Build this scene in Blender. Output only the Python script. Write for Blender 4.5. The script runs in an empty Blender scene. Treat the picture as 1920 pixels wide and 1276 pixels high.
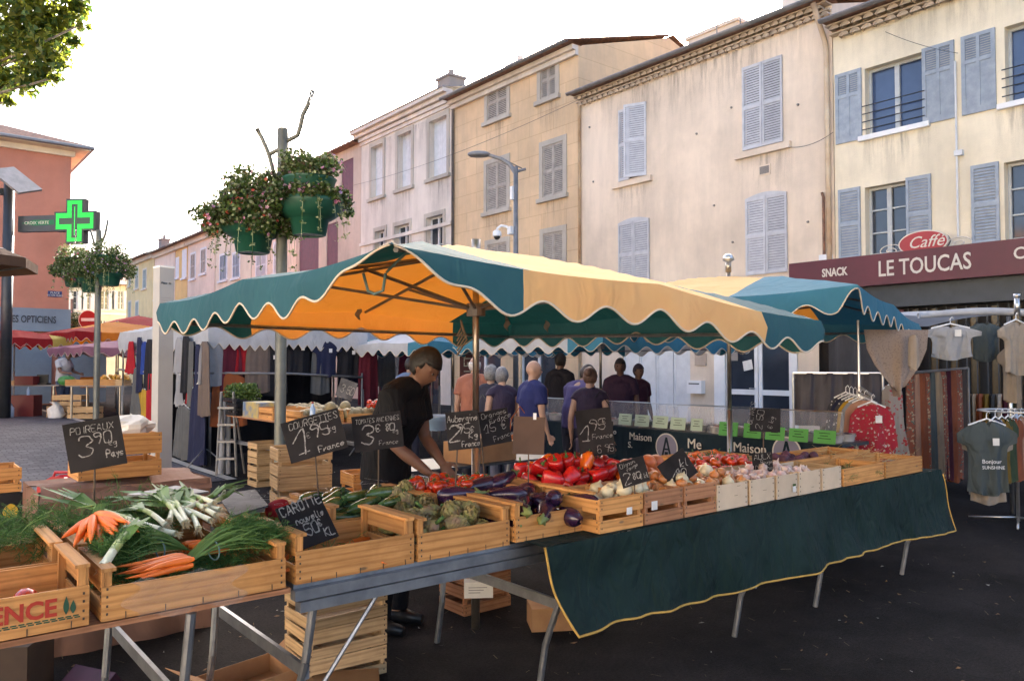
import bpy, math, random
from mathutils import Vector, Matrix, Euler
R=random.Random(7)
C=bpy.context.scene.collection
rad=math.radians
PI=math.pi
# ---------------------------------------------------------------- survey helpers (world: x towards the facades, y along the street)
SUNE=5.0; SKYS=.12; EXPO=2.9; DUST=5.0; AIR=.6; OZO=.2
FL=1460.0; CXP=960.0; CYP=638.0; EYE=1.65; PIT=math.atan(46/1460); YAW=rad(39.2)
_c,_s=math.cos(YAW),math.sin(YAW)
def _ray(px,py):
    X=(px-CXP)/FL; v=(CYP-py)/FL
    Y=math.cos(PIT)-v*math.sin(PIT); Z=math.sin(PIT)+v*math.cos(PIT)
    return X*_c+Y*_s,-X*_s+Y*_c,Z,Y
def W(px,py,D):
    a,b,z,Y=_ray(px,py);k=D/Y;return Vector((a*k,b*k,EYE+z*k))
def WX(px,py,x):
    a,b,z,Y=_ray(px,py);k=x/a;return Vector((x,b*k,EYE+z*k))
def WY(px,py,y):
    a,b,z,Y=_ray(px,py);k=y/b;return Vector((a*k,y,EYE+z*k))
def gz(x,y):
    t=min(1,max(0,(y-13)/8)); return .25*t*t*(3-2*t)
# ---------------------------------------------------------------- scene tree helpers
MT={}
def link(o): C.objects.link(o); return o
def setp(o,label=None,cat=None,group=None,kind=None):
    if label:o['label']=label
    if cat:o['category']=cat
    if group:o['group']=group
    if kind:o['kind']=kind
    return o
def thing(name,label,cat,loc=(0,0,0),rz=0,group=None):
    o=bpy.data.objects.new(name,None); link(o); o.empty_display_size=.1
    o.location=loc; o.rotation_euler=(0,0,rz); MT[o.name]=Matrix.Translation(loc)@Matrix.Rotation(rz,4,'Z')
    return setp(o,label,cat,group)
def dup(o,loc=None,rot=None,label=None,group=None,scale=None,parent=None,top=True):
    c=o.copy(); link(c)
    if parent is not None: c.parent=parent
    if top:
        if loc is not None:c.location=loc
        if rot is not None:c.rotation_euler=rot
        if scale is not None:c.scale=(scale,)*3 if not hasattr(scale,'__len__') else scale
        if label:c['label']=label
        if group:c['group']=group
        MT[c.name]=Matrix.LocRotScale(c.location,c.rotation_euler,c.scale)
    for ch in list(o.children): dup(ch,parent=c,top=False)
    return c
def wipe(o):
    for ch in list(o.children): wipe(ch)
    bpy.data.objects.remove(o)
class MB:
    def __init__(s): s.v=[];s.f=[];s.u=[];s.m=[]; s.cm=0
    def face(s,pts,uv=None,m=None):
        n=len(s.v); s.v+= [tuple(p) for p in pts]; s.f.append(tuple(range(n,n+len(pts))))
        s.u.append(uv or [(0,0)]*len(pts)); s.m.append(s.cm if m is None else m)
    def box(s,a,b,M=None,faces=None):
        x0,x1=sorted((a[0],b[0]));y0,y1=sorted((a[1],b[1]));z0,z1=sorted((a[2],b[2]))
        d=(x1-x0,y1-y0,z1-z0); L=d.index(max(d)); o=R.uniform(0,50);o2=R.uniform(0,50)
        P=[Vector((x,y,z)) for z in(z0,z1) for y in(y0,y1) for x in(x0,x1)]
        Q=[M@p for p in P] if M else P
        for ax,f in((2,(0,2,3,1)),(2,(4,5,7,6)),(1,(0,1,5,4)),(1,(2,6,7,3)),(0,(0,4,6,2)),(0,(1,3,7,5))):
            oth=[k for k in(0,1,2) if k!=L and k!=ax] 
            if ax==L: uv=[(P[i][(L+1)%3]*3+o,P[i][(L+2)%3]*1.0+o2) for i in f]
            else: uv=[(P[i][L]+o,P[i][oth[0]]+o2+ax*3) for i in f]
            s.face([Q[i] for i in f],uv)
        return s
    def cyl(s,p0,p1,r0,r1=None,n=10,caps=True):
        p0=Vector(p0);p1=Vector(p1);r1=r0 if r1 is None else r1
        d=(p1-p0); 
        if d.length<1e-6:return s
        q=d.to_track_quat('Z','Y'); A=[];B=[]
        for i in range(n):
            t=2*PI*i/n; e=q@Vector((math.cos(t),math.sin(t),0)); A.append(p0+e*r0);B.append(p1+e*r1)
        k=len(s.v); s.v+=[tuple(p) for p in A+B]
        for i in range(n):
            j=(i+1)%n; s.f.append((k+i,k+j,k+n+j,k+n+i)); s.u.append([(0,0)]*4); s.m.append(s.cm)
        if caps:
            s.f.append(tuple(k+i for i in range(n))[::-1]);s.u.append([(0,0)]*n);s.m.append(s.cm)
            s.f.append(tuple(k+n+i for i in range(n)));s.u.append([(0,0)]*n);s.m.append(s.cm)
        return s
    def rings(s,rg,close=True,caps=True):
        n=len(rg[0]);k=len(s.v)
        for r in rg: s.v+=[tuple(p) for p in r]
        for a in range(len(rg)-1):
            for i in range(n if close else n-1):
                j=(i+1)%n; s.f.append((k+a*n+i,k+a*n+j,k+(a+1)*n+j,k+(a+1)*n+i)); s.u.append([(0,0)]*4); s.m.append(s.cm)
        if caps and close:
            for b in(0,len(rg)-1):
                s.f.append(tuple(k+b*n+i for i in range(n)));s.u.append([(0,0)]*n);s.m.append(s.cm)
        return s
    def tube(s,pts,r,n=8,flat=1.0):
        pts=[Vector(p) for p in pts]; rg=[]; up=None
        for i,p in enumerate(pts):
            d=(pts[min(i+1,len(pts)-1)]-pts[max(i-1,0)]).normalized()
            if up is None: up=Vector((0,0,1)) if abs(d.z)<.9 else Vector((1,0,0))
            a=(up-d*up.dot(d)).normalized(); b=d.cross(a); up=a
            rr=r[i] if hasattr(r,'__len__') else r
            rg.append([p+(a*math.cos(2*PI*k/n)*flat+b*math.sin(2*PI*k/n))*rr for k in range(n)])
        return s.rings(rg)
    def lathe(s,prof,c=(0,0,0),n=20,M=None,rib=None,caps=True):
        c=Vector(c); rg=[]
        for r,z in prof:
            q=[]
            for k in range(n):
                t=2*PI*k/n; rr=r*(1+(rib(t,z) if rib else 0)); p=Vector((rr*math.cos(t),rr*math.sin(t),z)); q.append((M@p if M else p)+c)
            rg.append(q)
        return s.rings(rg,caps=caps)
    def grid(s,fn,nu,nv,mat=None):
        k=len(s.v)
        for i in range(nu+1):
            for j in range(nv+1): s.v.append(tuple(fn(i/nu,j/nv)))
        for i in range(nu):
            for j in range(nv):
                s.f.append((k+i*(nv+1)+j,k+(i+1)*(nv+1)+j,k+(i+1)*(nv+1)+j+1,k+i*(nv+1)+j+1))
                s.u.append([(i/nu,j/nv),((i+1)/nu,j/nv),((i+1)/nu,(j+1)/nv),(i/nu,(j+1)/nv)])
                s.m.append(mat((i+.5)/nu,(j+.5)/nv) if mat else s.cm)
        return s
    def prism(s,poly,fn,d0,d1):
        A=[fn(u,w,d0) for u,w in poly];B=[fn(u,w,d1) for u,w in poly];n=len(poly)
        k=len(s.v); s.v+=[tuple(p) for p in A+B]
        s.f.append(tuple(k+i for i in range(n)));s.u.append([(0,0)]*n);s.m.append(s.cm)
        s.f.append(tuple(k+n+i for i in range(n))[::-1]);s.u.append([(0,0)]*n);s.m.append(s.cm)
        for i in range(n):
            j=(i+1)%n; s.f.append((k+i,k+j,k+n+j,k+n+i)); s.u.append([(0,0)]*4); s.m.append(s.cm)
        return s
    def ball(s,c,r,n=12,m=8,M=None):
        rx,ry,rz=(r,r,r) if not hasattr(r,'__len__') else r
        pr=[(max(1e-4,math.sin(PI*i/m)),-math.cos(PI*i/m)) for i in range(m+1)]
        T=Matrix.Diagonal((rx,ry,rz)); T=(M.to_3x3()@T) if M else T
        return s.lathe(pr,c,n,T)
    def build(s,name,mat,parent=None,smooth=False,local=False,solid=0,bevel=0,sub=0):
        me=bpy.data.meshes.new(name)
        vs=s.v
        if parent is not None and not local:
            I=MT[parent.name].inverted(); vs=[tuple(I@Vector(p)) for p in s.v]
        me.from_pydata(vs,[],s.f)
        ml=mat if isinstance(mat,(list,tuple)) else [mat]
        for m in ml: me.materials.append(m)
        uvl=me.uv_layers.new(name='UVMap'); flat=[c for f in s.u for uv in f for c in uv]
        if len(flat)==2*len(uvl.data): uvl.data.foreach_set('uv',flat)
        if len(ml)>1: me.polygons.foreach_set('material_index',s.m)
        if smooth: me.polygons.foreach_set('use_smooth',[True]*len(me.polygons))
        me.update()
        o=bpy.data.objects.new(name,me); link(o)
        if parent is not None: o.parent=parent; MT[o.name]=MT[parent.name]
        else: MT[o.name]=Matrix.Identity(4)
        if solid:
            md=o.modifiers.new('s','SOLIDIFY'); md.thickness=solid; md.offset=0
        if bevel:
            md=o.modifiers.new('b','BEVEL'); md.width=bevel; md.segments=1; md.limit_method='ANGLE'
        if sub:
            md=o.modifiers.new('d','SUBSURF'); md.levels=sub; md.render_levels=sub
        return o
# ---------------------------------------------------------------- materials
def _nm(name):
    m=bpy.data.materials.new(name); m.use_nodes=True; nt=m.node_tree; nt.nodes.clear()
    out=nt.nodes.new('ShaderNodeOutputMaterial'); return m,nt,out
def _ramp(nt,fac,stops):
    r=nt.nodes.new('ShaderNodeValToRGB'); nt.links.new(fac,r.inputs[0]); e=r.color_ramp.elements
    while len(e)<len(stops): e.new(.5)
    for k,(p,c) in enumerate(stops): e[k].position=p; e[k].color=(*c,1) if len(c)==3 else c
    return r
def _tex(nt,kind='pos',sc=(1,1,1),rot=None):
    if kind=='pos': t=nt.nodes.new('ShaderNodeNewGeometry').outputs['Position']
    else: t=nt.nodes.new('ShaderNodeTexCoord').outputs[{'obj':'Object','uv':'UV','gen':'Generated'}[kind]]
    mp=nt.nodes.new('ShaderNodeMapping'); nt.links.new(t,mp.inputs[0]); mp.inputs['Scale'].default_value=sc
    if rot: mp.inputs['Rotation'].default_value=rot
    return mp.outputs[0]
def _noise(nt,vec,scale,detail=4,rough=.6):
    n=nt.nodes.new('ShaderNodeTexNoise'); nt.links.new(vec,n.inputs['Vector']); n.inputs['Scale'].default_value=scale
    n.inputs['Detail'].default_value=detail; n.inputs['Roughness'].default_value=rough; return n.outputs['Fac']
def _mix(nt,a,b,fac,mode='MIX'):
    m=nt.nodes.new('ShaderNodeMix'); m.data_type='RGBA'; m.blend_type=mode
    for s,v in((6,a),(7,b)):
        if isinstance(v,tuple): m.inputs[s].default_value=(*v[:3],1)
        else: nt.links.new(v,m.inputs[s])
    if isinstance(fac,(int,float)): m.inputs[0].default_value=fac
    else: nt.links.new(fac,m.inputs[0])
    return m.outputs[2]
def _bump(nt,h,st,dist=.01):
    b=nt.nodes.new('ShaderNodeBump'); nt.links.new(h,b.inputs['Height']); b.inputs['Strength'].default_value=st; b.inputs['Distance'].default_value=dist; return b.outputs[0]
def mat(name,c,c2=None,scale=8,rough=.6,metal=0,bump=0,bscale=40,trans=0,coord='obj',coat=0,sc=(1,1,1),lo=.35,hi=.65,rnd=0,spec=.5,emit=0,tint=None):
    m,nt,out=_nm(name); b=nt.nodes.new('ShaderNodeBsdfPrincipled')
    v=_tex(nt,coord,sc); col=None
    if c2 is not None:
        n=_noise(nt,v,scale); col=_ramp(nt,n,[(lo,c),(hi,c2)]).outputs[0]
    else:
        rg=nt.nodes.new('ShaderNodeRGB'); rg.outputs[0].default_value=(*c,1); col=rg.outputs[0]
    if rnd:
        oi=nt.nodes.new('ShaderNodeObjectInfo'); hs=nt.nodes.new('ShaderNodeHueSaturation'); mr=nt.nodes.new('ShaderNodeMapRange')
        nt.links.new(oi.outputs['Random'],mr.inputs[0]); mr.inputs[3].default_value=1-rnd; mr.inputs[4].default_value=1+rnd
        nt.links.new(mr.outputs[0],hs.inputs['Value']); nt.links.new(col,hs.inputs['Color']); col=hs.outputs[0]
    nt.links.new(col,b.inputs['Base Color']); b.inputs['Roughness'].default_value=rough; b.inputs['Metallic'].default_value=metal
    b.inputs['Coat Weight'].default_value=coat; b.inputs['Specular IOR Level'].default_value=spec
    if emit: b.inputs['Emission Color'].default_value=(*c,1); b.inputs['Emission Strength'].default_value=emit
    if bump: nt.links.new(_bump(nt,_noise(nt,v,bscale,3),bump),b.inputs['Normal'])
    sh=b.outputs[0]
    if trans:
        t=nt.nodes.new('ShaderNodeBsdfTranslucent'); nt.links.new(col if tint is None else _mix(nt,tint,tint,0),t.inputs[0])
        x=nt.nodes.new('ShaderNodeMixShader'); x.inputs[0].default_value=trans; nt.links.new(sh,x.inputs[1]); nt.links.new(t.outputs[0],x.inputs[2]); sh=x.outputs[0]
    nt.links.new(sh,out.inputs[0]); return m
def plaster(name,c,dirt=.35,c2=None,blocks=False):
    m,nt,out=_nm(name); b=nt.nodes.new('ShaderNodeBsdfPrincipled'); v=_tex(nt,'pos')
    c2=c2 or tuple(k*.80 for k in c)
    n=_noise(nt,v,.5,6,.65); col=_ramp(nt,n,[(.35,c2),(.6,c)]).outputs[0]
    v2=_tex(nt,'pos',(1,1,.16)); st=_noise(nt,v2,1.6,6,.7); stain=_ramp(nt,st,[(.42,(0,0,0)),(.75,(1,1,1))]).outputs[0]
    sc=nt.nodes.new('ShaderNodeMath');sc.operation='MULTIPLY';nt.links.new(stain,sc.inputs[0]);sc.inputs[1].default_value=dirt
    col=_mix(nt,col,(.27,.24,.21),sc.outputs[0])
    sp=_noise(nt,v,9,5,.8); pt=_ramp(nt,sp,[(.66,(0,0,0)),(.72,(1,1,1))]).outputs[0]
    s2=nt.nodes.new('ShaderNodeMath');s2.operation='MULTIPLY';nt.links.new(pt,s2.inputs[0]);s2.inputs[1].default_value=.3
    col=_mix(nt,col,tuple(k*.6 for k in c),s2.outputs[0])
    if blocks:
        br=nt.nodes.new('ShaderNodeTexBrick'); nt.links.new(_tex(nt,'pos',(1,1,1),(0,rad(90),0)),br.inputs[0])
        vv=nt.nodes.new('ShaderNodeCombineXYZ'); sx=nt.nodes.new('ShaderNodeSeparateXYZ'); nt.links.new(v,sx.inputs[0])
        nt.links.new(sx.outputs[1],vv.inputs[0]); nt.links.new(sx.outputs[2],vv.inputs[1]); nt.links.new(vv.outputs[0],br.inputs[0])
        br.inputs['Scale'].default_value=1; br.inputs['Brick Width'].default_value=1.1; br.inputs['Row Height'].default_value=.62; br.inputs['Mortar Size'].default_value=.012
        br.inputs['Color1'].default_value=(1,1,1,1);br.inputs['Color2'].default_value=(.9,.88,.86,1);br.inputs['Mortar'].default_value=(.72,.68,.64,1)
        col=_mix(nt,col,br.outputs[0],.7,'MULTIPLY')
    nt.links.new(col,b.inputs['Base Color']); b.inputs['Roughness'].default_value=.9; b.inputs['Specular IOR Level'].default_value=.2
    nt.links.new(_bump(nt,_noise(nt,v,30,6,.7),.25,.02),b.inputs['Normal']); nt.links.new(b.outputs[0],out.inputs[0]); return m
def wood(name,c,c2,rnd=.12,rough=.62,dirt=(.2,.12,.06)):
    m,nt,out=_nm(name); b=nt.nodes.new('ShaderNodeBsdfPrincipled')
    v=_tex(nt,'uv',(1.2,14,1)); n=_noise(nt,v,3.2,6,.62)
    w=nt.nodes.new('ShaderNodeTexWave'); w.bands_direction='Y'; nt.links.new(_tex(nt,'uv',(.35,5,1)),w.inputs[0]); w.inputs['Scale'].default_value=2.2; w.inputs['Distortion'].default_value=7; w.inputs['Detail'].default_value=3; w.inputs['Detail Scale'].default_value=.7
    col=_ramp(nt,n,[(.3,c2),(.62,c)]).outputs[0]
    col=_mix(nt,col,_ramp(nt,w.outputs[1],[(.0,tuple(k*.72 for k in c2)),(.45,(1,1,1))]).outputs[0],.32,'MULTIPLY')
    kn=nt.nodes.new('ShaderNodeTexVoronoi'); nt.links.new(_tex(nt,'uv',(3.2,9,1)),kn.inputs[0]); kn.inputs['Scale'].default_value=1.3
    kr=_ramp(nt,kn.outputs['Distance'],[(.05,(1,1,1)),(.1,(0,0,0))]).outputs[0]
    col=_mix(nt,col,dirt,kr)
    gr=_noise(nt,_tex(nt,'obj'),5,5,.7); gm=_ramp(nt,gr,[(.5,(1,1,1)),(.78,(.62,.55,.5))]).outputs[0]
    col=_mix(nt,col,gm,.6,'MULTIPLY')
    oi=nt.nodes.new('ShaderNodeObjectInfo'); hs=nt.nodes.new('ShaderNodeHueSaturation'); mr=nt.nodes.new('ShaderNodeMapRange')
    nt.links.new(oi.outputs['Random'],mr.inputs[0]); mr.inputs[3].default_value=1-rnd; mr.inputs[4].default_value=1+rnd
    nt.links.new(mr.outputs[0],hs.inputs['Value']); nt.links.new(col,hs.inputs['Color'])
    nt.links.new(hs.outputs[0],b.inputs['Base Color']); b.inputs['Roughness'].default_value=rough; b.inputs['Specular IOR Level'].default_value=.3
    nt.links.new(_bump(nt,n,.25,.004),b.inputs['Normal']); nt.links.new(b.outputs[0],out.inputs[0]); return m
def cloth(name,c,trans=.3,c2=None,tint=None,rough=.8,folds=.0,scale=3):
    m,nt,out=_nm(name); b=nt.nodes.new('ShaderNodeBsdfPrincipled'); v=_tex(nt,'obj')
    c2=c2 or tuple(k*.8 for k in c); n=_noise(nt,v,scale,5,.65); col=_ramp(nt,n,[(.3,c2),(.65,c)]).outputs[0]
    nt.links.new(col,b.inputs['Base Color']); b.inputs['Roughness'].default_value=rough; b.inputs['Specular IOR Level'].default_value=.25
    fl=_noise(nt,_tex(nt,'obj',(1,1,.6)),2.2,3,.5); f2=nt.nodes.new('ShaderNodeTexNoise'); nt.links.new(_tex(nt,'obj',(1,1,.45),(.3,.2,0)),f2.inputs[0]); f2.inputs['Scale'].default_value=9 if folds else 5; f2.inputs['Distortion'].default_value=1.2; f2.inputs['Detail'].default_value=2
    ad=nt.nodes.new('ShaderNodeMath'); ad.operation='ADD'; nt.links.new(fl,ad.inputs[0]); nt.links.new(f2.outputs[0],ad.inputs[1]); nrm=_bump(nt,ad.outputs[0],.5 if not folds else folds,.04); nt.links.new(nrm,b.inputs['Normal'])
    sh=b.outputs[0]
    if trans:
        t=nt.nodes.new('ShaderNodeBsdfTranslucent')
        nt.links.new(_mix(nt,col,tint or c,1.0 if tint else 0.0),t.inputs[0]); nt.links.new(nrm,t.inputs[1])
        x=nt.nodes.new('ShaderNodeMixShader'); x.inputs[0].default_value=trans; nt.links.new(sh,x.inputs[1]); nt.links.new(t.outputs[0],x.inputs[2]); sh=x.outputs[0]
    nt.links.new(sh,out.inputs[0]); return m
def floral(name,base,cols,scale=22,th=.28):
    m,nt,out=_nm(name); b=nt.nodes.new('ShaderNodeBsdfPrincipled'); v=_tex(nt,'obj'); nv=nt.nodes.new('ShaderNodeTexNoise'); nt.links.new(v,nv.inputs[0]); nv.inputs['Scale'].default_value=18
    ad=_mix(nt,v,nv.outputs['Color'],.06,'ADD'); cur=base
    for k,c in enumerate(cols):
        vo=nt.nodes.new('ShaderNodeTexVoronoi'); nt.links.new(ad,vo.inputs[0]); vo.inputs['Scale'].default_value=scale*(1+.45*k)
        f=_ramp(nt,vo.outputs['Distance'],[(th-.03*k,(1,1,1)),(th+.05-.03*k,(0,0,0))]).outputs[0]; cur=_mix(nt,cur,c,f)
    nt.links.new(cur,b.inputs['Base Color']); b.inputs['Roughness'].default_value=.85; nt.links.new(b.outputs[0],out.inputs[0]); return m
def stain_mat():
    m,nt,out=_nm('rain_stain'); b=nt.nodes.new('ShaderNodeBsdfPrincipled'); b.inputs['Base Color'].default_value=(.17,.15,.13,1); b.inputs['Roughness'].default_value=.95
    v=_tex(nt,'pos',(1,1,.10)); n=_noise(nt,v,7,5,.7); f=_ramp(nt,n,[(.45,(0,0,0)),(.8,(1,1,1))]).outputs[0]
    uv=nt.nodes.new('ShaderNodeTexCoord').outputs['UV']; sx=nt.nodes.new('ShaderNodeSeparateXYZ'); nt.links.new(uv,sx.inputs[0])
    def mth(op,a,bb):
        q=nt.nodes.new('ShaderNodeMath'); q.operation=op
        for i,x in enumerate((a,bb)):
            if x is None: continue
            if isinstance(x,(int,float)): q.inputs[i].default_value=x
            else: nt.links.new(x,q.inputs[i])
        return q.outputs[0]
    e=mth('MULTIPLY',mth('MULTIPLY',sx.outputs[0],4.0),mth('SUBTRACT',1.0,sx.outputs[0])); k=mth('MULTIPLY',mth('POWER',sx.outputs[1],1.3),e)
    nt.links.new(mth('MULTIPLY',mth('MULTIPLY',k,f),.75),b.inputs['Alpha']); nt.links.new(b.outputs[0],out.inputs[0]); return m
def ground_mat():
    m,nt,out=_nm('asphalt'); b=nt.nodes.new('ShaderNodeBsdfPrincipled'); v=_tex(nt,'pos')
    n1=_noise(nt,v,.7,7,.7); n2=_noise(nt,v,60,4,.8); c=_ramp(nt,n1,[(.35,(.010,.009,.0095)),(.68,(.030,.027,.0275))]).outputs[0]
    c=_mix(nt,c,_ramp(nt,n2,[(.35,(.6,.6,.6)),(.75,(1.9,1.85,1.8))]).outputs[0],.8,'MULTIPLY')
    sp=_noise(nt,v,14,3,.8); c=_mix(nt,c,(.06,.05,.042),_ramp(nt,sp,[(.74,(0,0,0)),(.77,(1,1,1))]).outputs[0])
    cr=nt.nodes.new('ShaderNodeTexVoronoi'); cr.feature='DISTANCE_TO_EDGE'; cr.inputs['Scale'].default_value=.5
    nz=nt.nodes.new('ShaderNodeTexNoise'); nt.links.new(v,nz.inputs[0]); nz.inputs['Scale'].default_value=2
    nt.links.new(_mix(nt,v,nz.outputs['Color'],.5,'ADD'),cr.inputs[0])
    c=_mix(nt,c,(.012,.012,.012),_ramp(nt,cr.outputs[0],[(.001,(.5,.5,.5)),(.004,(0,0,0))]).outputs[0])
    nt.links.new(c,b.inputs['Base Color']); b.inputs['Roughness'].default_value=.95; b.inputs['Specular IOR Level'].default_value=.12
    nt.links.new(_bump(nt,n2,1.0,.012),b.inputs['Normal']); nt.links.new(b.outputs[0],out.inputs[0]); return m
def cobble_mat():
    m,nt,out=_nm('cobbles'); b=nt.nodes.new('ShaderNodeBsdfPrincipled'); v=_tex(nt,'pos')
    nz=nt.nodes.new('ShaderNodeTexNoise'); nt.links.new(v,nz.inputs[0]); nz.inputs['Scale'].default_value=3
    vv=_mix(nt,v,nz.outputs['Color'],.12,'ADD')
    br=nt.nodes.new('ShaderNodeTexBrick'); nt.links.new(vv,br.inputs[0]); br.inputs['Scale'].default_value=1; br.inputs['Brick Width'].default_value=.2;br.inputs['Row Height'].default_value=.14; br.inputs['Mortar Size'].default_value=.012; br.inputs['Mortar Smooth'].default_value=.5
    br.inputs['Color1'].default_value=(.125,.12,.13,1);br.inputs['Color2'].default_value=(.075,.072,.08,1);br.inputs['Mortar'].default_value=(.04,.04,.045,1)
    c=_mix(nt,br.outputs[0],_ramp(nt,_noise(nt,v,1.2,5,.7),[(.3,(.6,.6,.62)),(.7,(1.15,1.12,1.1))]).outputs[0],1,'MULTIPLY')
    nt.links.new(c,b.inputs['Base Color']); b.inputs['Roughness'].default_value=.8; b.inputs['Specular IOR Level'].default_value=.2
    nt.links.new(_bump(nt,br.outputs[1],-.8,.03),b.inputs['Normal']); nt.links.new(b.outputs[0],out.inputs[0]); return m
M={}
M['woodN']=wood('crate_wood',(.60,.30,.10),(.42,.19,.055),rnd=.22)
M['woodP']=wood('pale_crate_wood',(.55,.37,.19),(.38,.24,.12),rnd=.18)
M['woodR']=wood('reddish_crate_wood',(.46,.22,.11),(.33,.15,.07))
M['card']=mat('paper_board',(.6,.47,.33),(.52,.40,.28),6,.8,rnd=.1)
M['cardb']=mat('cardboard',(.36,.19,.08),(.27,.135,.055),4,.85,bump=.1,rnd=.15)
M['steel']=mat('galvanised_steel',(.36,.37,.39),(.24,.25,.27),9,.42,.85,bump=.06)
M['pole']=mat('brushed_pole',(.45,.40,.34),(.33,.29,.25),6,.35,.9)
M['alu']=mat('aluminium',(.6,.6,.6),(.5,.5,.5),6,.3,.9)
M['slate']=mat('chalkboard_slate',(.006,.005,.006),(.020,.017,.018),5,.8,bump=.05,spec=.25)
M['slate2']=mat('dusty_slate',(.02,.02,.026),(.10,.10,.11),7,.6)
M['chalk']=mat('chalk',(.44,.42,.39),(.15,.145,.14),90,.95)
M['staple']=mat('staple',(.10,.07,.05),None,rough=.5,metal=.6)
M['pillar']=mat('pale_grey_lacquer',(.40,.39,.385),(.34,.33,.325),2,.5)
M['white']=mat('white_paint',(.78,.78,.78),(.70,.70,.70),3,.5)
M['paper']=mat('paper',(.72,.70,.66),(.62,.6,.57),8,.8)
M['black']=mat('black_plastic',(.012,.012,.014),None,rough=.4)
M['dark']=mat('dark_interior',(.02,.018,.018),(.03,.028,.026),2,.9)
M['glass']=mat('window_glass',(.025,.03,.04),(.04,.05,.07),.8,.06,coord='pos',spec=.9)
M['glassb']=mat('bluish_window_glass',(.03,.05,.11),(.05,.08,.16),.8,.06,coord='pos',spec=.9)  # blue of the reflected sky is put into the glass colour
M['blueshut']=mat('blue_grey_shutter',(.33,.37,.42),(.25,.29,.34),7,.6,rnd=.14)
M['lilshut']=mat('pale_lilac_shutter',(.55,.55,.57),(.46,.46,.49),6,.6,rnd=.12)
M['tanshut']=mat('weathered_beige_shutter',(.44,.39,.33),(.33,.29,.25),6,.7,rnd=.06)
M['whiteshut']=mat('white_shutter',(.66,.67,.68),(.58,.59,.6),5,.6)
M['greenshut']=mat('grey_green_shutter',(.33,.40,.38),(.26,.32,.30),5,.6)
M['purpshut']=mat('dark_red_shutter',(.13,.035,.055),(.10,.03,.045),5,.6)
M['frame']=mat('window_frame',(.48,.50,.50),(.4,.42,.43),5,.55)
M['stone']=plaster('stone_trim',(.50,.45,.38),.5)
M['cream']=plaster('cream_render',(.84,.74,.56),.25)
M['peach']=plaster('peach_render',(.80,.66,.52),.28)
M['ochre']=plaster('ochre_render',(.76,.55,.34),.35,blocks=True)
M['greyst']=plaster('pale_grey_stone',(.72,.65,.57),.45)
M['pink']=plaster('pink_render',(.56,.45,.37),.5)
M['terra']=plaster('terracotta_render',(.50,.215,.145),.12)
M['farY']=plaster('yellow_render',(.76,.62,.32),.25)
M['farO']=plaster('orange_render',(.74,.50,.20),.25)
M['farP']=plaster('pale_pink_render',(.76,.63,.51),.25)
M['farC']=plaster('pale_cream_render',(.74,.66,.52),.25)
M['greyp']=plaster('grey_panel',(.22,.27,.32),.1)
M['wallg']=plaster('grey_cement_wall',(.28,.25,.23),.5)
M['tile']=mat('clay_roof_tile',(.32,.17,.11),(.17,.10,.075),7,.85,coord='pos',bump=.2)
M['tilep']=mat('pale_clay_tile',(.60,.49,.37),(.42,.33,.25),6,.9,coord='pos',bump=.2)
M['zinc']=mat('zinc_gutter',(.25,.24,.24),(.18,.18,.18),5,.5,.5)
M['pipe']=mat('painted_downpipe',(.62,.52,.38),(.45,.28,.16),1.2,.6,coord='pos')
M['maroon']=mat('maroon_fascia',(.11,.012,.022),(.085,.01,.018),2,.45,coord='pos')
M['letter']=mat('cream_letters',(.62,.56,.48),None,rough=.5)
M['ovalred']=mat('red_oval',(.34,.012,.02),None,rough=.35)
M['teal']=cloth('teal_canvas',(.030,.108,.135),.08,(.021,.083,.108),(.01,.13,.10),scale=1.6)
M['amber']=cloth('amber_canvas',(.88,.58,.27),.30,(.80,.50,.21),(.85,.27,.02),scale=1.6)
M['blue']=cloth('blue_canvas',(.06,.22,.32),.25,(.05,.19,.28),(.01,.05,.08))
M['creamc']=cloth('cream_canvas',(.66,.58,.42),.4,None,(.75,.45,.15))
M['whitec']=cloth('white_canvas',(.56,.57,.6),.3)
M['redc']=cloth('red_canvas',(.30,.015,.02),.3,None,(.5,.03,.01))
M['orangec']=cloth('orange_canvas',(.70,.25,.03),.4,None,(.8,.25,.01))
M['yellowc']=cloth('yellow_canvas',(.62,.47,.12),.4)
M['pinkc']=cloth('mauve_canvas',(.36,.17,.23),.3)
M['brownc']=cloth('brown_canvas',(.10,.055,.035),.1)
M['piping']=mat('edge_piping',(.62,.53,.42),None,rough=.8)
M['ypiping']=mat('yellow_piping',(.55,.33,.07),(.42,.24,.05),20,.8)
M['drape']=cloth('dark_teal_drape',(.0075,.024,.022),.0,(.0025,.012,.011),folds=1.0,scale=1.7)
M['rope']=mat('rope',(.12,.20,.20),None,rough=.9)
M['planter']=mat('green_planter_plastic',(.012,.085,.052),(.009,.065,.04),3,.45)
M['polegr']=mat('grey_green_lacquer',(.17,.17,.14),(.12,.12,.10),4,.45,.3)
M['darkm']=mat('anthracite_metal',(.05,.055,.065),(.04,.045,.05),4,.45,.4)
def leafm(n,c,c2,tr=.35,t=None): return mat(n,c,c2,9,.55,trans=tr,coord='pos',tint=t)
M['stain']=stain_mat()
M['leaf']=leafm('green_foliage',(.035,.085,.015),(.10,.15,.03))
M['leafb']=leafm('brown_foliage',(.09,.05,.02),(.05,.07,.02))
M['leafl']=leafm('pale_foliage',(.22,.27,.12),(.36,.38,.22))
M['leaft']=leafm('plane_leaf',(.06,.09,.01),(.18,.16,.02),.5,(.24,.27,.03))
M['bark']=mat('bark',(.16,.12,.08),(.26,.22,.16),6,.9,coord='pos',bump=.4)
M['petalp']=mat('pink_petals',(.50,.12,.26),(.62,.36,.48),40,.6,trans=.3,coord='pos')
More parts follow.
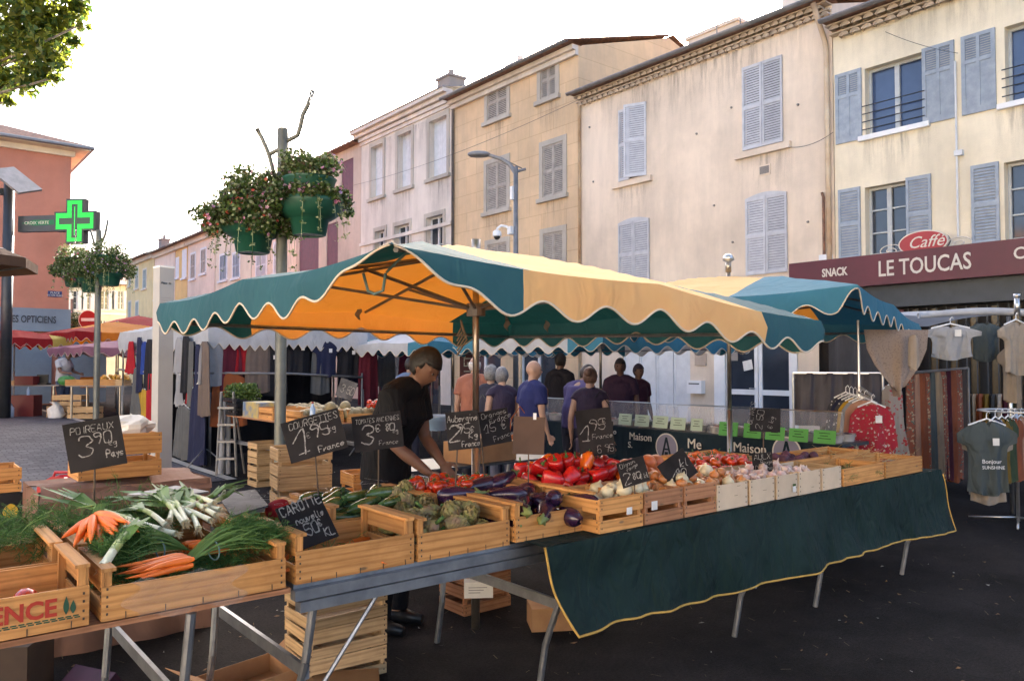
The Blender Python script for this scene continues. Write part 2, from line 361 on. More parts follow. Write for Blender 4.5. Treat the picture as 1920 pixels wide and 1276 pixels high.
M['petalv']=mat('violet_petals',(.20,.08,.34),(.48,.36,.6),40,.6,trans=.3,coord='pos')
M['petalr']=mat('red_petals',(.50,.04,.03),(.62,.16,.08),40,.6,trans=.3,coord='pos')
M['petalw']=mat('white_pink_petals',(.7,.58,.62),(.45,.12,.22),60,.6,trans=.3,coord='pos')
M['orangeled']=None
# ================================================================ SETTING
def plate(name,x0,x1,y0,y1,dz,m,n=60,edge=None):
    mb=MB(); mb.grid(lambda a,b:(x0+(x1-x0)*a,y0+(y1-y0)*b,gz(0,y0+(y1-y0)*b)+dz),4,n); return mb.build(name,m)
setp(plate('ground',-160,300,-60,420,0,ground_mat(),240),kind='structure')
def cob(a,b):
    y=11.2+b*80; x0=-60; x1=3.9+.35*math.sin(y*.5)*0
    return (x0+(x1-x0)*a,y,gz(0,y)+.012)
mb=MB(); mb.grid(cob,4,120); setp(mb.build('cobbled_pavement',cobble_mat()),kind='structure')
mb=MB(); mb.grid(lambda a,b:(3.9+.14*a,11.2+b*80,gz(0,11.2+b*80)+.02),1,120); setp(mb.build('kerb',M['stone']),kind='structure')
mb=MB(); mb.box((14.2,-3,-.1),(15.62,70,.12)); setp(mb.build('pavement',M['wallg']),kind='structure')
# litter: straw, leaves and paper scraps on the asphalt
mb=MB(); r=random.Random(3)
for k in range(1700):
    x=r.uniform(-1,9.5); y=r.uniform(-.5,5.5) if r.random()<.6 else r.uniform(5,12); z=.006
    if r.random()<.7:
        L=r.uniform(.01,.07); t=r.uniform(0,PI); mb.cm=0
        p=Vector((x,y,z)); q=p+Vector((math.cos(t),math.sin(t),0))*L; w=Vector((-math.sin(t),math.cos(t),0))*r.uniform(.0007,.002); u=Vector((0,0,r.uniform(0,.012)))
        mb.face([p-w,p+w,q+w+u,q-w+u])
    else:
        mb.cm=r.choice((1,1,2)); s=r.uniform(.006,.024); t=r.uniform(0,PI)
        mb.face([(x+s*math.cos(t+k2*PI/2)*(1 if k2%2 else .5),y+s*math.sin(t+k2*PI/2)*(1 if k2%2 else .5),z+r.uniform(0,.012)) for k2 in range(4)])
setp(mb.build('straw_litter',[mat('straw',(.20,.15,.08),(.10,.08,.05),9,.9),mat('dry_leaf',(.2,.1,.04),(.12,.08,.04),9,.8),mat('scrap',(.25,.24,.22),None,rough=.9)]),kind='stuff')
# ================================================================ BUILDINGS
def FX(x0): return lambda u,w,d: Vector((x0+d,u,w))
def FYm(y0): return lambda u,w,d: Vector((u,y0+d,w))
def fb(mb,F,u0,u1,w0,w1,d0,d1): mb.box(F(u0,w0,d0),F(u1,w1,d1))
def facade(mb,F,u0,u1,w0,w1,ops,depth=.22):
    us=sorted({u0,u1,*[o[0] for o in ops],*[o[1] for o in ops]}); ws=sorted({w0,w1,*[o[2] for o in ops],*[o[3] for o in ops]})
    for i in range(len(us)-1):
        for j in range(len(ws)-1):
            cu=(us[i]+us[i+1])/2; cw=(ws[j]+ws[j+1])/2
            if any(o[0]<cu<o[1] and o[2]<cw<o[3] for o in ops): continue
            mb.face([F(us[i],ws[j],0),F(us[i+1],ws[j],0),F(us[i+1],ws[j+1],0),F(us[i],ws[j+1],0)])
    for a,b,c,d in [o[:4] for o in ops]:
        for p,q in(((a,c),(b,c)),((b,c),(b,d)),((b,d),(a,d)),((a,d),(a,c))):
            mb.face([F(*p,0),F(*q,0),F(*q,depth+.02),F(*p,depth+.02)])
def louvre(mb,F,u0,u1,w0,w1,d,st=.05,rail=.07,mid=True,pitch=.055):
    t=.035; fb(mb,F,u0,u0+st,w0,w1,d,d+t); fb(mb,F,u1-st,u1,w0,w1,d,d+t)
    fb(mb,F,u0+st,u1-st,w0,w0+rail,d+.002,d+t-.002); fb(mb,F,u0+st,u1-st,w1-rail,w1,d+.002,d+t-.002)
    zs=[(w0+rail,w1-rail)]
    if mid:
        m_=(w0+w1)/2; fb(mb,F,u0+st,u1-st,m_-rail*.6,m_+rail*.6,d+.002,d+t-.002); zs=[(w0+rail,m_-rail*.6),(m_+rail*.6,w1-rail)]
    for a,b in zs:
        n=max(2,int((b-a)/pitch)); h=(b-a)/n
        for k in range(n):
            w=a+k*h; mb.face([F(u0+st,w,d+.004),F(u1-st,w,d+.004),F(u1-st,w+h*.95,d+t-.006),F(u0+st,w+h*.95,d+t-.006)])
def panelsh(mb,F,u0,u1,w0,w1,d):
    t=.04; st=.07; wm=w0+(w1-w0)*.66
    fb(mb,F,u0,u0+st,w0,w1,d,d+t); fb(mb,F,u1-st,u1,w0,w1,d,d+t)
    for w in(w0,w1-.07,wm-.035): fb(mb,F,u0+st,u1-st,w,w+(.12 if w==w0 else .07),d+.002,d+t-.002)
    um=(u0+u1)/2; fb(mb,F,um-.03,um+.03,w0+.12,w1-.07,d+.004,d+t-.004)
    fb(mb,F,u0+st,u1-st,w0+.12,wm-.035,d+.018,d+.03)
    for a,b in((u0+st,um-.03),(um+.03,u1-st)):
        n=9; h=(w1-.07-wm-.035)/n
        for k in range(n): w=wm+.035+k*h; mb.face([F(a,w,d+.01),F(b,w,d+.01),F(b,w+h,d+.03),F(a,w+h,d+.03)])
def rc(pl,pr,pt,pb,x=15.5):
    y1=WX(pl,400,x).y; y0=WX(pr,400,x).y; pm=(pl+pr)/2
    return [y0,y1,WX(pm,pb,x).z,WX(pm,pt,x).z]
def window(b,F,o,depth=.2,leaves=2,bars=0,glass='glass',frame='frame',sill=None,sm=None,sl=.12,tiltx=0):
    u0,u1,w0,w1=o[:4]
    g=MB(); fb(g,F,u0+.04,u1-.04,w0+.04,w1-.04,depth+.03,depth+.04)
    f=MB(); t=.05
    fb(f,F,u0,u0+t,w0,w1,depth-.02,depth+.028); fb(f,F,u1-t,u1,w0,w1,depth-.02,depth+.028)
    fb(f,F,u0+t,u1-t,w0,w0+t,depth-.018,depth+.026); fb(f,F,u0+t,u1-t,w1-t,w1,depth-.018,depth+.026)
    if leaves==2: um=(u0+u1)/2; fb(f,F,um-.045,um+.045,w0+t,w1-t,depth-.03,depth+.024)
    for k in range(bars):
        w=w0+(w1-w0)*(k+1)/(bars+1); fb(f,F,u0+t,u1-t,w-.015,w+.015,depth-.01,depth+.022)
    wf=f.build('window',M[frame],b); g.build('pane',M[glass],wf)
    if sill:
        s=MB(); fb(s,F,u0-sl,u1+sl,w0-.1,w0-.002,-.09,.05 if sl else 0); s.build('window_sill',M[sm or 'stone'],b)
    return wf
def shutters(b,F,o,key,kind='l',d=-.045,mid=True,n=2,name='shutter',closed=True):
    u0,u1,w0,w1=o[:4]; w=(u1-u0)/n
    for k in range(n):
        mb=MB(); a=u0+k*w+.006; c=u0+(k+1)*w-.006
        if kind=='l': louvre(mb,F,a,c,w0,w1,d,mid=mid)
        elif kind=='p': panelsh(mb,F,a,c,w0,w1,d)
        else:
            fb(mb,F,a,c,w0,w1,d,d+.03)
            for j in range(1,4): 
                uu=a+(c-a)*j/4; fb(mb,F,uu-.004,uu+.004,w0,w1,d-.003,d)
        mb.build(name,M[key],b)
def surround(b,F,o,key='stone',t=.16,sill=True,top=.16,d=-.03):
    u0,u1,w0,w1=o[:4]; mb=MB()
    fb(mb,F,u0-t,u0,w0,w1+top,d,.0); fb(mb,F,u1,u1+t,w0,w1+top,d,.0); fb(mb,F,u0,u1,w1,w1+top,d+.002,.0)
    mb.build('window_surround',M[key],b)
    if sill:
        mb=MB(); fb(mb,F,u0-t-.06,u1+t+.06,w0-.13,w0-.003,-.11,.0); mb.build('window_sill',M[key],b)
def genoise(b,F,u0,u1,w,rows=2,key='tilep',name='tiled_eave',step=.19,out=.14):
    mb=MB(); n=int((u1-u0)/step)
    for r_ in range(rows):
        ww=w-(rows-r_)*.13+.02; do=-(r_+1)*out
        for k in range(n):
            u=u0+(k+.5)*step+(step/2 if r_%2 else 0)
            if u+step/2>u1: continue
            pts=[(u+step*.46*math.cos(a),ww+.085*math.sin(a)) for a in [PI*i/6 for i in range(7)]]
            for (p,q) in zip(pts,pts[1:]): mb.face([F(*p,0.0),F(*q,0.0),F(*q,do),F(*p,do)])
            pi_=[(u+step*.34*math.cos(a),ww+.06*math.sin(a)) for a in [PI*i/6 for i in range(7)]]
            for k2 in range(6): mb.face([F(*pts[k2],do),F(*pts[k2+1],do),F(*pi_[k2+1],do),F(*pi_[k2],do)])
            mb.face([F(*p,do+.012) for p in pi_]) 
        fb(mb,F,u0,u1,ww+.085,ww+.115,do-.015,0.0)
    return mb.build(name,M[key],b)
def tiled(b,F,u0,u1,w,d0,d1,rise,key='tile',name='roof',step=.21):
    mb=MB(); n=int((u1-u0)/step*6)
    def fn(a,c):
        u=u0+(u1-u0)*a; ph=(u-u0)/step; h=.055*abs(math.sin(PI*ph)); 
        return F(u,w+h+rise*c+.008*math.sin(ph*3.3),d0+(d1-d0)*c)
    mb.grid(fn,n,1); 
    def fn2(a,c):
        u=u0+(u1-u0)*a; ph=(u-u0)/step; h=.055*abs(math.sin(PI*ph)); return F(u,w+(h if c>.5 else -.02)+.008*math.sin(ph*3.3),d0)
    mb.grid(fn2,n,1)
    mb.face([F(u0,w-.02,d0),F(u1,w-.02,d0),F(u1,w-.02,.1),F(u0,w-.02,.1)])
    mb.face([F(u0,w+rise,d1),F(u1,w+rise,d1),F(u1,w,d1+(d1-d0)*.9),F(u0,w,d1+(d1-d0)*.9)])
    return mb.build(name,M[key],b)
def shell(mb,F,u0,u1,w1,depth=9,w0=-.2):
    mb.face([F(u0,w0,0),F(u0,w0,depth),F(u0,w1,depth),F(u0,w1,0)]); mb.face([F(u1,w0,0),F(u1,w0,depth),F(u1,w1,depth),F(u1,w1,0)])
    mb.face([F(u0,w0,depth),F(u1,w0,depth),F(u1,w1,depth),F(u0,w1,depth)]); mb.face([F(u0,w1,0.0),F(u1,w1,0.0),F(u1,w1,depth),F(u0,w1,depth)])
    for u in(u0,u1): mb.face([F(u,w1,0),F(u,w1+1.3,depth*.45),F(u,w1,depth)])
def gutter(b,F,u0,u1,w,d):
    mb=MB(); 
    def fn(a,c): t=PI+PI*c; return F(u0+(u1-u0)*a,w+.07*math.sin(t),d+.07*math.cos(t))
    mb.grid(fn,1,8); return mb.build('gutter',M['zinc'],b,smooth=True,solid=.006)
def chimney(b,u,w,d,F,key='wallg',s=(.5,.5,1.1)):
    mb=MB(); c=F(u,w,d); mb.box(c-Vector((s[0]/2,s[1]/2,0)),c+Vector((s[0]/2,s[1]/2,s[2]))); mb.box(c+Vector((-s[0]/2-.06,-s[1]/2-.06,s[2])),c+Vector((s[0]/2+.06,s[1]/2+.06,s[2]+.09)))
    mb.cyl(c+Vector((0,0,s[2]+.09)),c+Vector((0,0,s[2]+.4)),.12,.1)
    return mb.build('chimney',M[key],b)
def pipe(b,pts,r=.05,key='pipe',name='downpipe'):
    mb=MB(); mb.tube(pts,r,8)
    for k in range(int(abs(pts[-1][2]-pts[0][2])//2)): 
        pass
    return mb.build(name,M[key],b,smooth=True)
F15=FX(15.5)
def stain(b,F,o,h=1.0,ex=.25,dz=.14):
    mb=MB(); u0,u1=o[0]-ex,o[1]+ex; z=o[2]-dz; mb.face([F(u0,z-h,-.003),F(u1,z-h,-.003),F(u1,z,-.003),F(u0,z,-.003)],[(0,0),(1,0),(1,1),(0,1)]); mb.build('rain_stain',M['stain'],b)
# ---- café building
b=thing('cafe_building','cream three-storey house with open blue-grey shutters above the maroon café front','building',(15.5,4,0))
w3=rc(1625,1735,112,242); w3b=rc(1890,1990,35,190); w2=rc(1622,1700,345,500); w2b=rc(1884,1985,315,500)
w2[2]=max(w2[2],3.85); w2b[2]=max(w2b[2],3.85); w3b[2]=w3[2];w3b[3]=w3[3]; w2b[3]=w2[3]; w2[2]=w2b[2]=3.86
Y0,Y1,ZT=-1.5,8.29,WX(1570,78,15.5).z+.26
mb=MB(); facade(mb,F15,Y0,Y1,3.1,ZT,[w3,w3b,w2,w2b],.2); shell(mb,F15,Y0,Y1,ZT); mb.build('wall',M['cream'],b)
for o in(w3,w3b): window(b,F15,o,.2,2,0,'glassb',sill=True,sm='white')
for o in(w2,w2b): window(b,F15,o,.2,2,2,'glass')
for o in(w3,w3b):
    mb=MB()
    for k in range(4): 
        z=o[2]+.12+.16*k; mb.cyl((15.45,o[0]-.04,z),(15.45,o[1]+.04,z),.011,n=6)
    mb.build('window_railing',M['darkm'],b)
for o in(w3,w3b): stain(b,F15,o,.9,.3,.1)
stain(b,F15,[Y0,Y1,ZT-.1,0],.9,0,.05)
for (pl,pr,pt,pb,o) in((1570,1620,0,0,w3),(1734,1796,0,0,w3),(1808,1874,0,0,w3b)):
    q=rc(pl,pr,100,200); q[2]=o[2]-.05; q[3]=o[3]+.04; shutters(b,F15,q,'blueshut','p',n=1)
for (pl,pr,o) in((1573,1615,w2),(1700,1748,w2),(1822,1876,w2b)):
    q=rc(pl,pr,100,200); q[2]=o[2]-.05; q[3]=o[3]+.04; shutters(b,F15,q,'blueshut','l',n=1)
genoise(b,F15,Y0,Y1,ZT,2,step=.24,out=.16); tiled(b,F15,Y0,Y1,ZT+.05,-.5,4.2,1.2); gutter(b,F15,Y0,Y1,ZT+.06,-.55)
pipe(b,[(15.0,8.45,9.2),(15.1,8.44,9.0),(15.4,8.42,8.5),(15.42,8.40,8.3),(15.42,8.38,.1)],.055)
mb=MB(); mb.tube([(15.44,WX(1797,330,15.5).y,7.3),(15.44,WX(1797,330,15.5).y,4.0)],.018,6); p=WX(1798,287,15.45); mb.box(p-Vector((.05,.07,.05)),p+Vector((.05,.07,.05))); mb.build('wall_cable',M['whiteshut'],b)
mb=MB(); p=WX(1549,487,15.45); mb.box(p-Vector((.06,.13,.11)),p+Vector((.04,.13,.11))); mb.build('alarm_box',M['white'],b,bevel=.01)
# fascia and shop front
ZF0,ZF1=3.17,3.76; ya=8.9
mb=MB(); mb.box((14.72,Y0,ZF0),(15.35,ya,ZF1)); mb.build('shop_fascia',M['maroon'],b,bevel=.01)
mb=MB(); mb.box((14.95,Y0,ZF0-.42),(15.4,ya-.1,ZF0-.002)); mb.build('shutter_box',M['darkm'],b)
def txt(s,org,right,up,size,m,parent,name='lettering',shear=0,ext=.004,off=0,align='LEFT',sx=1):
    cu=bpy.data.curves.new(name,'FONT'); cu.body=s; cu.size=size; cu.shear=shear; cu.extrude=ext/size; cu.extrude=ext; cu.offset=off; cu.align_x=align; cu.resolution_u=3
    o=bpy.data.objects.new(name,cu); link(o); bpy.context.view_layer.update()
    me=bpy.data.meshes.new_from_object(o); bpy.data.objects.remove(o)
    r_=Vector(right).normalized();u_=Vector(up).normalized();n_=r_.cross(u_)
    Mx=Matrix(((r_.x*sx,u_.x,n_.x,org[0]),(r_.y*sx,u_.y,n_.y,org[1]),(r_.z*sx,u_.z,n_.z,org[2]),(0,0,0,1)))
    if parent is not None: Mx=MT[parent.name].inverted()@Mx
    me.transform(Mx); me.materials.clear(); me.materials.append(m)
    o=bpy.data.objects.new(name,me); link(o)
    if parent is not None:o.parent=parent; MT[o.name]=MT[parent.name]
    return o
def onx(px,py,x=14.71): return WX(px,py,x)
L_=(0,-1,0); Uz=(0,0,1)
def fitted(s,p0,p1,zb,h,x,parent,m='letter',**k):
    a=WX(p0,500,x).y; c=WX(p1,500,x).y; o=txt(s,(x,a,zb),L_,Uz,h/.72,M[m],parent,'sign_lettering',**k)
    xs=[v.co.y for v in o.data.vertices]; w=max(xs)-min(xs); sc=(a-c)/w; mx=max(xs)
    for v in o.data.vertices: v.co.y=mx+(v.co.y-mx)*sc
    return o
fitted('SNACK',1541,1589,3.42,.16,14.715,b,off=.006)
fitted('LE TOUCAS',1645,1818,3.33,.30,14.715,b,off=.004)
fitted('CAFE',1900,1978,3.42,.2,14.715,b,off=.004)
# oval sign with scrolls
ov=thing('oval_cafe_sign','red oval sign with curling scrolls standing on the maroon café fascia','sign',(14.9,6.6,3.76))
pc=WX(1731,455,14.8); 
def oval(r1,r2,d0,d1,n=36): 
    mb=MB(); mb.prism([(pc.y+r1*math.cos(2*PI*k/n),pc.z+r2*math.sin(2*PI*k/n)) for k in range(n)],lambda u,w,d:Vector((d,u,w)),d0,d1); return mb
oval(.44,.23,14.78,14.84).build('sign_rim',M['letter'],ov); oval(.415,.205,14.772,14.779).build('sign_face',M['ovalred'],ov); oval(.435,.225,14.842,14.9).build('sign_back',M['darkm'],ov)
mb=MB()
for s in(-1,1):
    pts=[]
    for k in range(30):
        t=k/29; a=t*3.4*PI; rr=.19*(1-t)+.03; pts.append((14.83,pc.y-s*(.62)+s*-rr*math.cos(a)*1.1*(-1),pc.z-.08+rr*.6*math.sin(a)))
    mb.tube(pts,.011,6)
    mb.tube([(14.83,pc.y-s*.25,ZF1),(14.83,pc.y-s*.25,pc.z-.1)],.012,6)
mb.build('scroll',M['letter'],ov,smooth=True)
o=txt('Caffé',(14.768,WX(1697,470,14.8).y-.06,pc.z-.085),L_,Uz,.30,M['letter'],ov,'sign_lettering',shear=.35)
# shop front under the fascia (dark, folding lattice gate)
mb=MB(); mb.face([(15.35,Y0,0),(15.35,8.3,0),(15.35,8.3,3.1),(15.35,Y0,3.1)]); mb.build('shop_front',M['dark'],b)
mb=MB(); y=Y0+.2; k=0
while y<7.2:
    mb.box((15.18,y,.15),(15.2,y+.02,2.72)); 
    for z in(2.15,.5): mb.cyl((15.17,y,z),(15.17,y+.17,z+.28),.006,n=4); mb.cyl((15.17,y+.17,z),(15.17,y,z+.28),.006,n=4)
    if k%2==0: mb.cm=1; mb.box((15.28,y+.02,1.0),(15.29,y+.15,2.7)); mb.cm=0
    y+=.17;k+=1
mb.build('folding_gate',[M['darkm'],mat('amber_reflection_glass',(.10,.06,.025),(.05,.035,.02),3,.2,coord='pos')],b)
mb=MB(); mb.box((15.0,7.55,0),(15.3,8.28,2.72)); mb.build('door_pillar',M['cream'],b)
mb=MB(); mb.box((15.1,6.75,.1),(15.14,7.5,2.7)); mb.build('maroon_door',M['maroon'],b)
# ---- peach building
YA,YB,ZT=8.31,WX(1086,300,15.5).y,9.28
b=thing('peach_house','peach rendered three-storey house with closed lilac louvred shutters','building',(15.5,(YA+YB)/2,0))
a1=rc(1397,1469,122,274); a2=rc(1162,1212,196,332); a3=rc(1401,1475,378,520); a4=rc(1162,1217,408,545)
a1[2]=a2[2]=(a1[2]+a2[2])/2; a1[3]=a2[3]=(a1[3]+a2[3])/2; a3[2]=a4[2]=3.72; a3[3]=a4[3]=(a3[3]+a4[3])/2
dr=rc(1358,1482,650,830); dr[2]=.12; dr[3]=2.28
ga=rc(1165,1292,650,830); ga[2]=.12; ga[3]=2.5
mb=MB(); facade(mb,F15,YA,YB,-.2,ZT,[a1,a2,a3,a4,dr,ga],.12); shell(mb,F15,YA,YB,ZT); mb.build('wall',M['peach'],b)
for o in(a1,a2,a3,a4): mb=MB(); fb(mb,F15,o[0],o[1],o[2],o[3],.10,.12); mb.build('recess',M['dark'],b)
for o in(a1,a2,a3,a4): stain(b,F15,o,1.3,.3,.2)
stain(b,F15,[YA,YB,ZT-.2,0],1.4,0,.05)
for o in(a1,a3,a4): shutters(b,F15,[o[0]-.03,o[1]+.03,o[2]-.02,o[3]+.02],'lilshut','l',d=-.05)
q=list(a2); mid=(q[0]+q[1])/2
mb=MB(); louvre(mb,F15,q[0]-.02,mid+.12,q[2]-.02,q[3]+.02,0)
for i,v in enumerate(mb.v):   # near leaf ajar, swung out on its hinge
    v=Vector(v); du=v.y-(q[0]-.02); dd=v.x-15.5; A=rad(24); mb.v[i]=(15.47-du*math.sin(A)+dd*math.cos(A),q[0]-.02+du*math.cos(A)+dd*math.sin(A)*.3,v.z)
mb.build('shutter',M['lilshut'],b)
mb=MB(); louvre(mb,F15,mid+.1,q[1]+.02,q[2]-.02,q[3]+.02,-.03); mb.build('shutter',M['lilshut'],b)
for o in(a1,a2):
    mb=MB(); fb(mb,F15,o[0]-.22,o[1]+.22,o[2]-.2,o[2]-.06,-.1,0); mb.build('window_sill',M['peach'],b)
for o in(a3,a4): # shallow arched heads
    mb=MB(); n=10; u0,u1=o[0]-.03,o[1]+.03; w=o[3]+.02
    mb.prism([(u0,w)]+[(u0+(u1-u0)*k/n,w+.001+.09*math.sin(PI*k/n)) for k in range(n+1)]+[(u1,w)],F15,-.05,-.015); mb.build('shutter_head',M['lilshut'],b)
o=rc(1424,1446,309,328); mb=MB(); fb(mb,F15,o[0],o[1],o[2],o[3],-.02,0); mb.build('vent_frame',M['peach'],b)
mb=MB(); n=6
for k in range(n): h=(o[3]-o[2]-.06)/n; z=o[2]+.03+k*h; mb.face([F15(o[0]+.03,z,-.03),F15(o[1]-.03,z,-.03),F15(o[1]-.03,z+h,-.021),F15(o[0]+.03,z+h,-.021)])
mb.build('air_vent',M['wallg'],b)
for i,(q,h) in enumerate(((rc(1302,1323,662,685),0),)):
    mb=MB(); fb(mb,F15,q[0],q[1],q[2],q[3],-.03,-.002)
    for k in range(5): z=q[2]+(q[3]-q[2])*(k+.5)/5; fb(mb,F15,q[0]+.02,q[1]-.02,z-.008,z+.008,-.04,-.03)
    mb.build('air_vent',M['pink'],b)
q=rc(1293,1320,713,737); mb=MB(); fb(mb,F15,q[0],q[1],q[2],q[3],-.16,0); mb.build('meter_box',M['white'],b,bevel=.01)
fb_=MB(); fb(fb_,F15,q[0]+.06,q[1]-.06,q[3]-.09,q[3]-.06,-.163,-.16); fb_.build('meter_label',M['darkm'],b)
# glazed white door pair
f=MB(); u0,u1,w0,w1=dr; um=(u0+u1)/2
for a,c in((u0,um-.01),(um+.01,u1)):
    fb(f,F15,a,a+.09,w0,w1,.02,.08); fb(f,F15,c-.09,c,w0,w1,.02,.08)
    for z,h in((w0,.12),(w0+.85,.12),(w1-.1,.1)): fb(f,F15,a+.09,c-.09,z,z+h,.022,.078)
df=f.build('door',M['white'],b); g=MB(); fb(g,F15,u0+.09,u1-.09,w0+.1,w1-.1,.05,.06); g.build('pane',M['glass'],df)
h=MB(); h.tube([(15.46,um+.05,1.12),(15.42,um+.05,1.12),(15.42,um+.17,1.12)],.012,6); h.build('handle',M['alu'],df)
f=MB(); fb(f,F15,u0-.14,u0,w0,w1+.12,-.04,.1); fb(f,F15,u1,u1+.3,w0,w1+.12,-.04,.1); fb(f,F15,u0,u1,w1,w1+.12,-.038,.1); f.build('door_frame',M['white'],b)
p=WX(1402,684,15.44); mb=MB(); mb.face([p+Vector((0,dy,dz)) for dy,dz in((-.14,-.09),(.1,-.14),(.14,.08),(-.1,.13))]); mb.build('door_notice',M['paper'],b)
p=WX(1376,668,15.44); mb=MB(); mb.box(p-Vector((.01,.11,.1)),p+Vector((.0,.11,.1))); mb.build('door_notice',M['wallg'],b)
# white garage panels
u0,u1,w0,w1=ga; n=4
for k in range(n):
    mb=MB(); a=u0+(u1-u0)*k/n; c=u0+(u1-u0)*(k+1)/n-.02; fb(mb,F15,a,c,w0,w1,.06,.1); fb(mb,F15,a,a+.05,w0,w1,.045,.06); fb(mb,F15,c-.05,c,w0,w1,.045,.06); mb.build('folding_door_panel',M['whiteshut'],b)
genoise(b,F15,YA,YB,ZT,2,step=.2,out=.12); tiled(b,F15,YA-.1,YB,ZT+.05,-.42,4,1.15); gutter(b,F15,YA-.1,YB,ZT+.06,-.47)
pipe(b,[(15.44,WX(1086,300,15.5).y-.07,9.1),(15.44,WX(1086,300,15.5).y-.07,.1)],.045)
pipe(b,[(15.46,8.56,5.3),(15.46,8.53,5.2),(15.46,8.53,.1)],.03,'tile','iron_pipe')
chimney(b,9.75,9.75,1.2,F15,'greyst',(.6,.55,.75)); chimney(b,12.6,9.9,2.3,F15,'farP',(1.2,1.6,.7))
mb=MB()
for px in(1344,1388,1435):
    y=WX(px,50,16.2).y; mb.cyl((16.2,y,9.3),(16.2,y,11.6),.015,n=5)
    for k in range(3): mb.cyl((16.2,y-.3,11.3-.2*k),(16.2,y+.3,11.3-.2*k),.008,n=4)
mb.build('tv_aerial',M['darkm'],b)
r2=random.Random(5); mb=MB()
for k in range(14):
    p=WX(r2.uniform(1100,1540),r2.uniform(150,560),15.49)
    if any(o[0]-.2<p.y<o[1]+.2 and o[2]-.1<p.z<o[3]+.1 for o in(a1,a2,a3,a4)): continue
    mb=MB(); mb.cyl((15.49,p.y,p.z),(15.46,p.y,p.z),.028,.024,n=8); mb.build('wall_anchor',M['wallg'],b)
# ---- ochre building
YA=YB+.02; YB=WX(849,300,15.5).y; ZT=10.85; YO=YA
b=thing('ochre_house','ochre block-marked house with weathered beige shutters in stone frames','building',(15.5,(YA+YB)/2,0))
os_=[rc(914,951,156,222),rc(1014,1043,132,182),rc(913,951,304,394),rc(1018,1057,270,362),rc(915,951,456,560),rc(1019,1056,436,540)]
os_[1][2:]=os_[0][2:]; os_[3][2:]=os_[2][2:]; os_[5][2:]=os_[4][2:]
gf=[YA+1.0,YA+2.6,.1,2.7]; gf2=[YA+3.6,YA+5.4,.1,2.7]
mb=MB(); facade(mb,F15,YA,YB,-.2,ZT,os_+[gf,gf2],.1); shell(mb,F15,YA,YB,ZT,w0=-.2); mb.build('wall',M['ochre'],b)
for i,o in enumerate(os_):
    surround(b,F15,o,'stone',.15); shutters(b,F15,o,'tanshut','l',d=.0); stain(b,F15,o,1.2,.25,.14)
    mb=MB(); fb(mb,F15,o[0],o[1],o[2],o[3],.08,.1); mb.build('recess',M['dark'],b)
for o in(gf,gf2):
    window(b,F15,o,.08,2,0,'glass','whiteshut')
tiled(b,F15,YA-.05,YB+.02,ZT+.03,-.5,4.2,1.4); gutter(b,F15,YA-.05,YB,ZT+.03,-.53)
mb=MB(); fb(mb,F15,YA,YB,ZT-.28,ZT,-.12,-.002); fb(mb,F15,YA,YB,ZT-.14,ZT-.002,-.24,-.122); mb.build('cornice',M['greyst'],b)
mb=MB(); fb(mb,F15,YA,YB,3.35,3.47,-.05,-.002); mb.build('string_course',M['stone'],b)
chimney(b,WX(975,95,17).y,ZT+.3,1.5,F15,'greyst',(.6,.7,.75))
pipe(b,[(15.43,YB-.1,ZT-.1),(15.43,YB-.1,.1)],.05,'zinc')
# ---- pale stone building
YA=YB+.02; YB=WX(677,400,15.5).y; ZT=11.25
b=thing('pale_stone_house','pale grey stone house with tall recessed windows and moulded cornice','building',(15.5,(YA+YB)/2,0))
t1=[rc(696,718,272,368),rc(746,771,250,352),rc(805,838,226,336)]
t2=[rc(704,722,430,520),rc(741,768,424,500),rc(800,831,405,500)]
for o in t1: o[2:]=t1[1][2:]
for o in t2: o[3]=t2[2][3]; o[2]=4.0
gf=[[YA+.8,YA+2.4,.1,2.8],[YA+3.4,YA+5.4,.1,2.8]]
mb=MB(); facade(mb,F15,YA,YB,-.2,ZT,t1+t2+gf,.24); shell(mb,F15,YA,YB,ZT); mb.build('wall',M['greyst'],b)
for o in t1:
    stain(b,F15,o,1.1,.3,.14); surround(b,F15,o,'stone',.16,True,.18,-.035); shutters(b,F15,o,'whiteshut','s',d=.2,n=2)
for o in t2:
    surround(b,F15,o,'stone',.14,True,.16,-.035); window(b,F15,o,.2,2,2,'glass','whiteshut')
stain(b,F15,[YA,YB,6.3,0],1.3,0,.01); stain(b,F15,[YA,YB,ZT-.6,0],1.2,0,.01)
for o in gf: window(b,F15,o,.2,2,0,'glass','maroon')
mb=MB()
for k,(z,d) in enumerate(((ZT-.5,.06),(ZT-.36,.14),(ZT-.2,.26),(ZT-.06,.42))): fb(mb,F15,YA-.02*0,YB+.0+(.25 if k>1 else .05),z,z+.14-.002,-d,-.002)
mb.build('cornice',M['greyst'],b)
mb=MB(); fb(mb,F15,YA,YB,6.55,6.68,-.08,-.002); mb.build('string_course',M['greyst'],b)
mb=MB(); mb.face([F15(YA,ZT+.09,-.46),F15(YB+.3,ZT+.09,-.46),F15(YB+.3,ZT+1.2,4),F15(YA,ZT+1.2,4)]); mb.build('roof',M['zinc'],b,solid=.04)
chimney(b,YA+1.4,ZT+.4,.9,F15,'wallg',(.7,.8,.6))
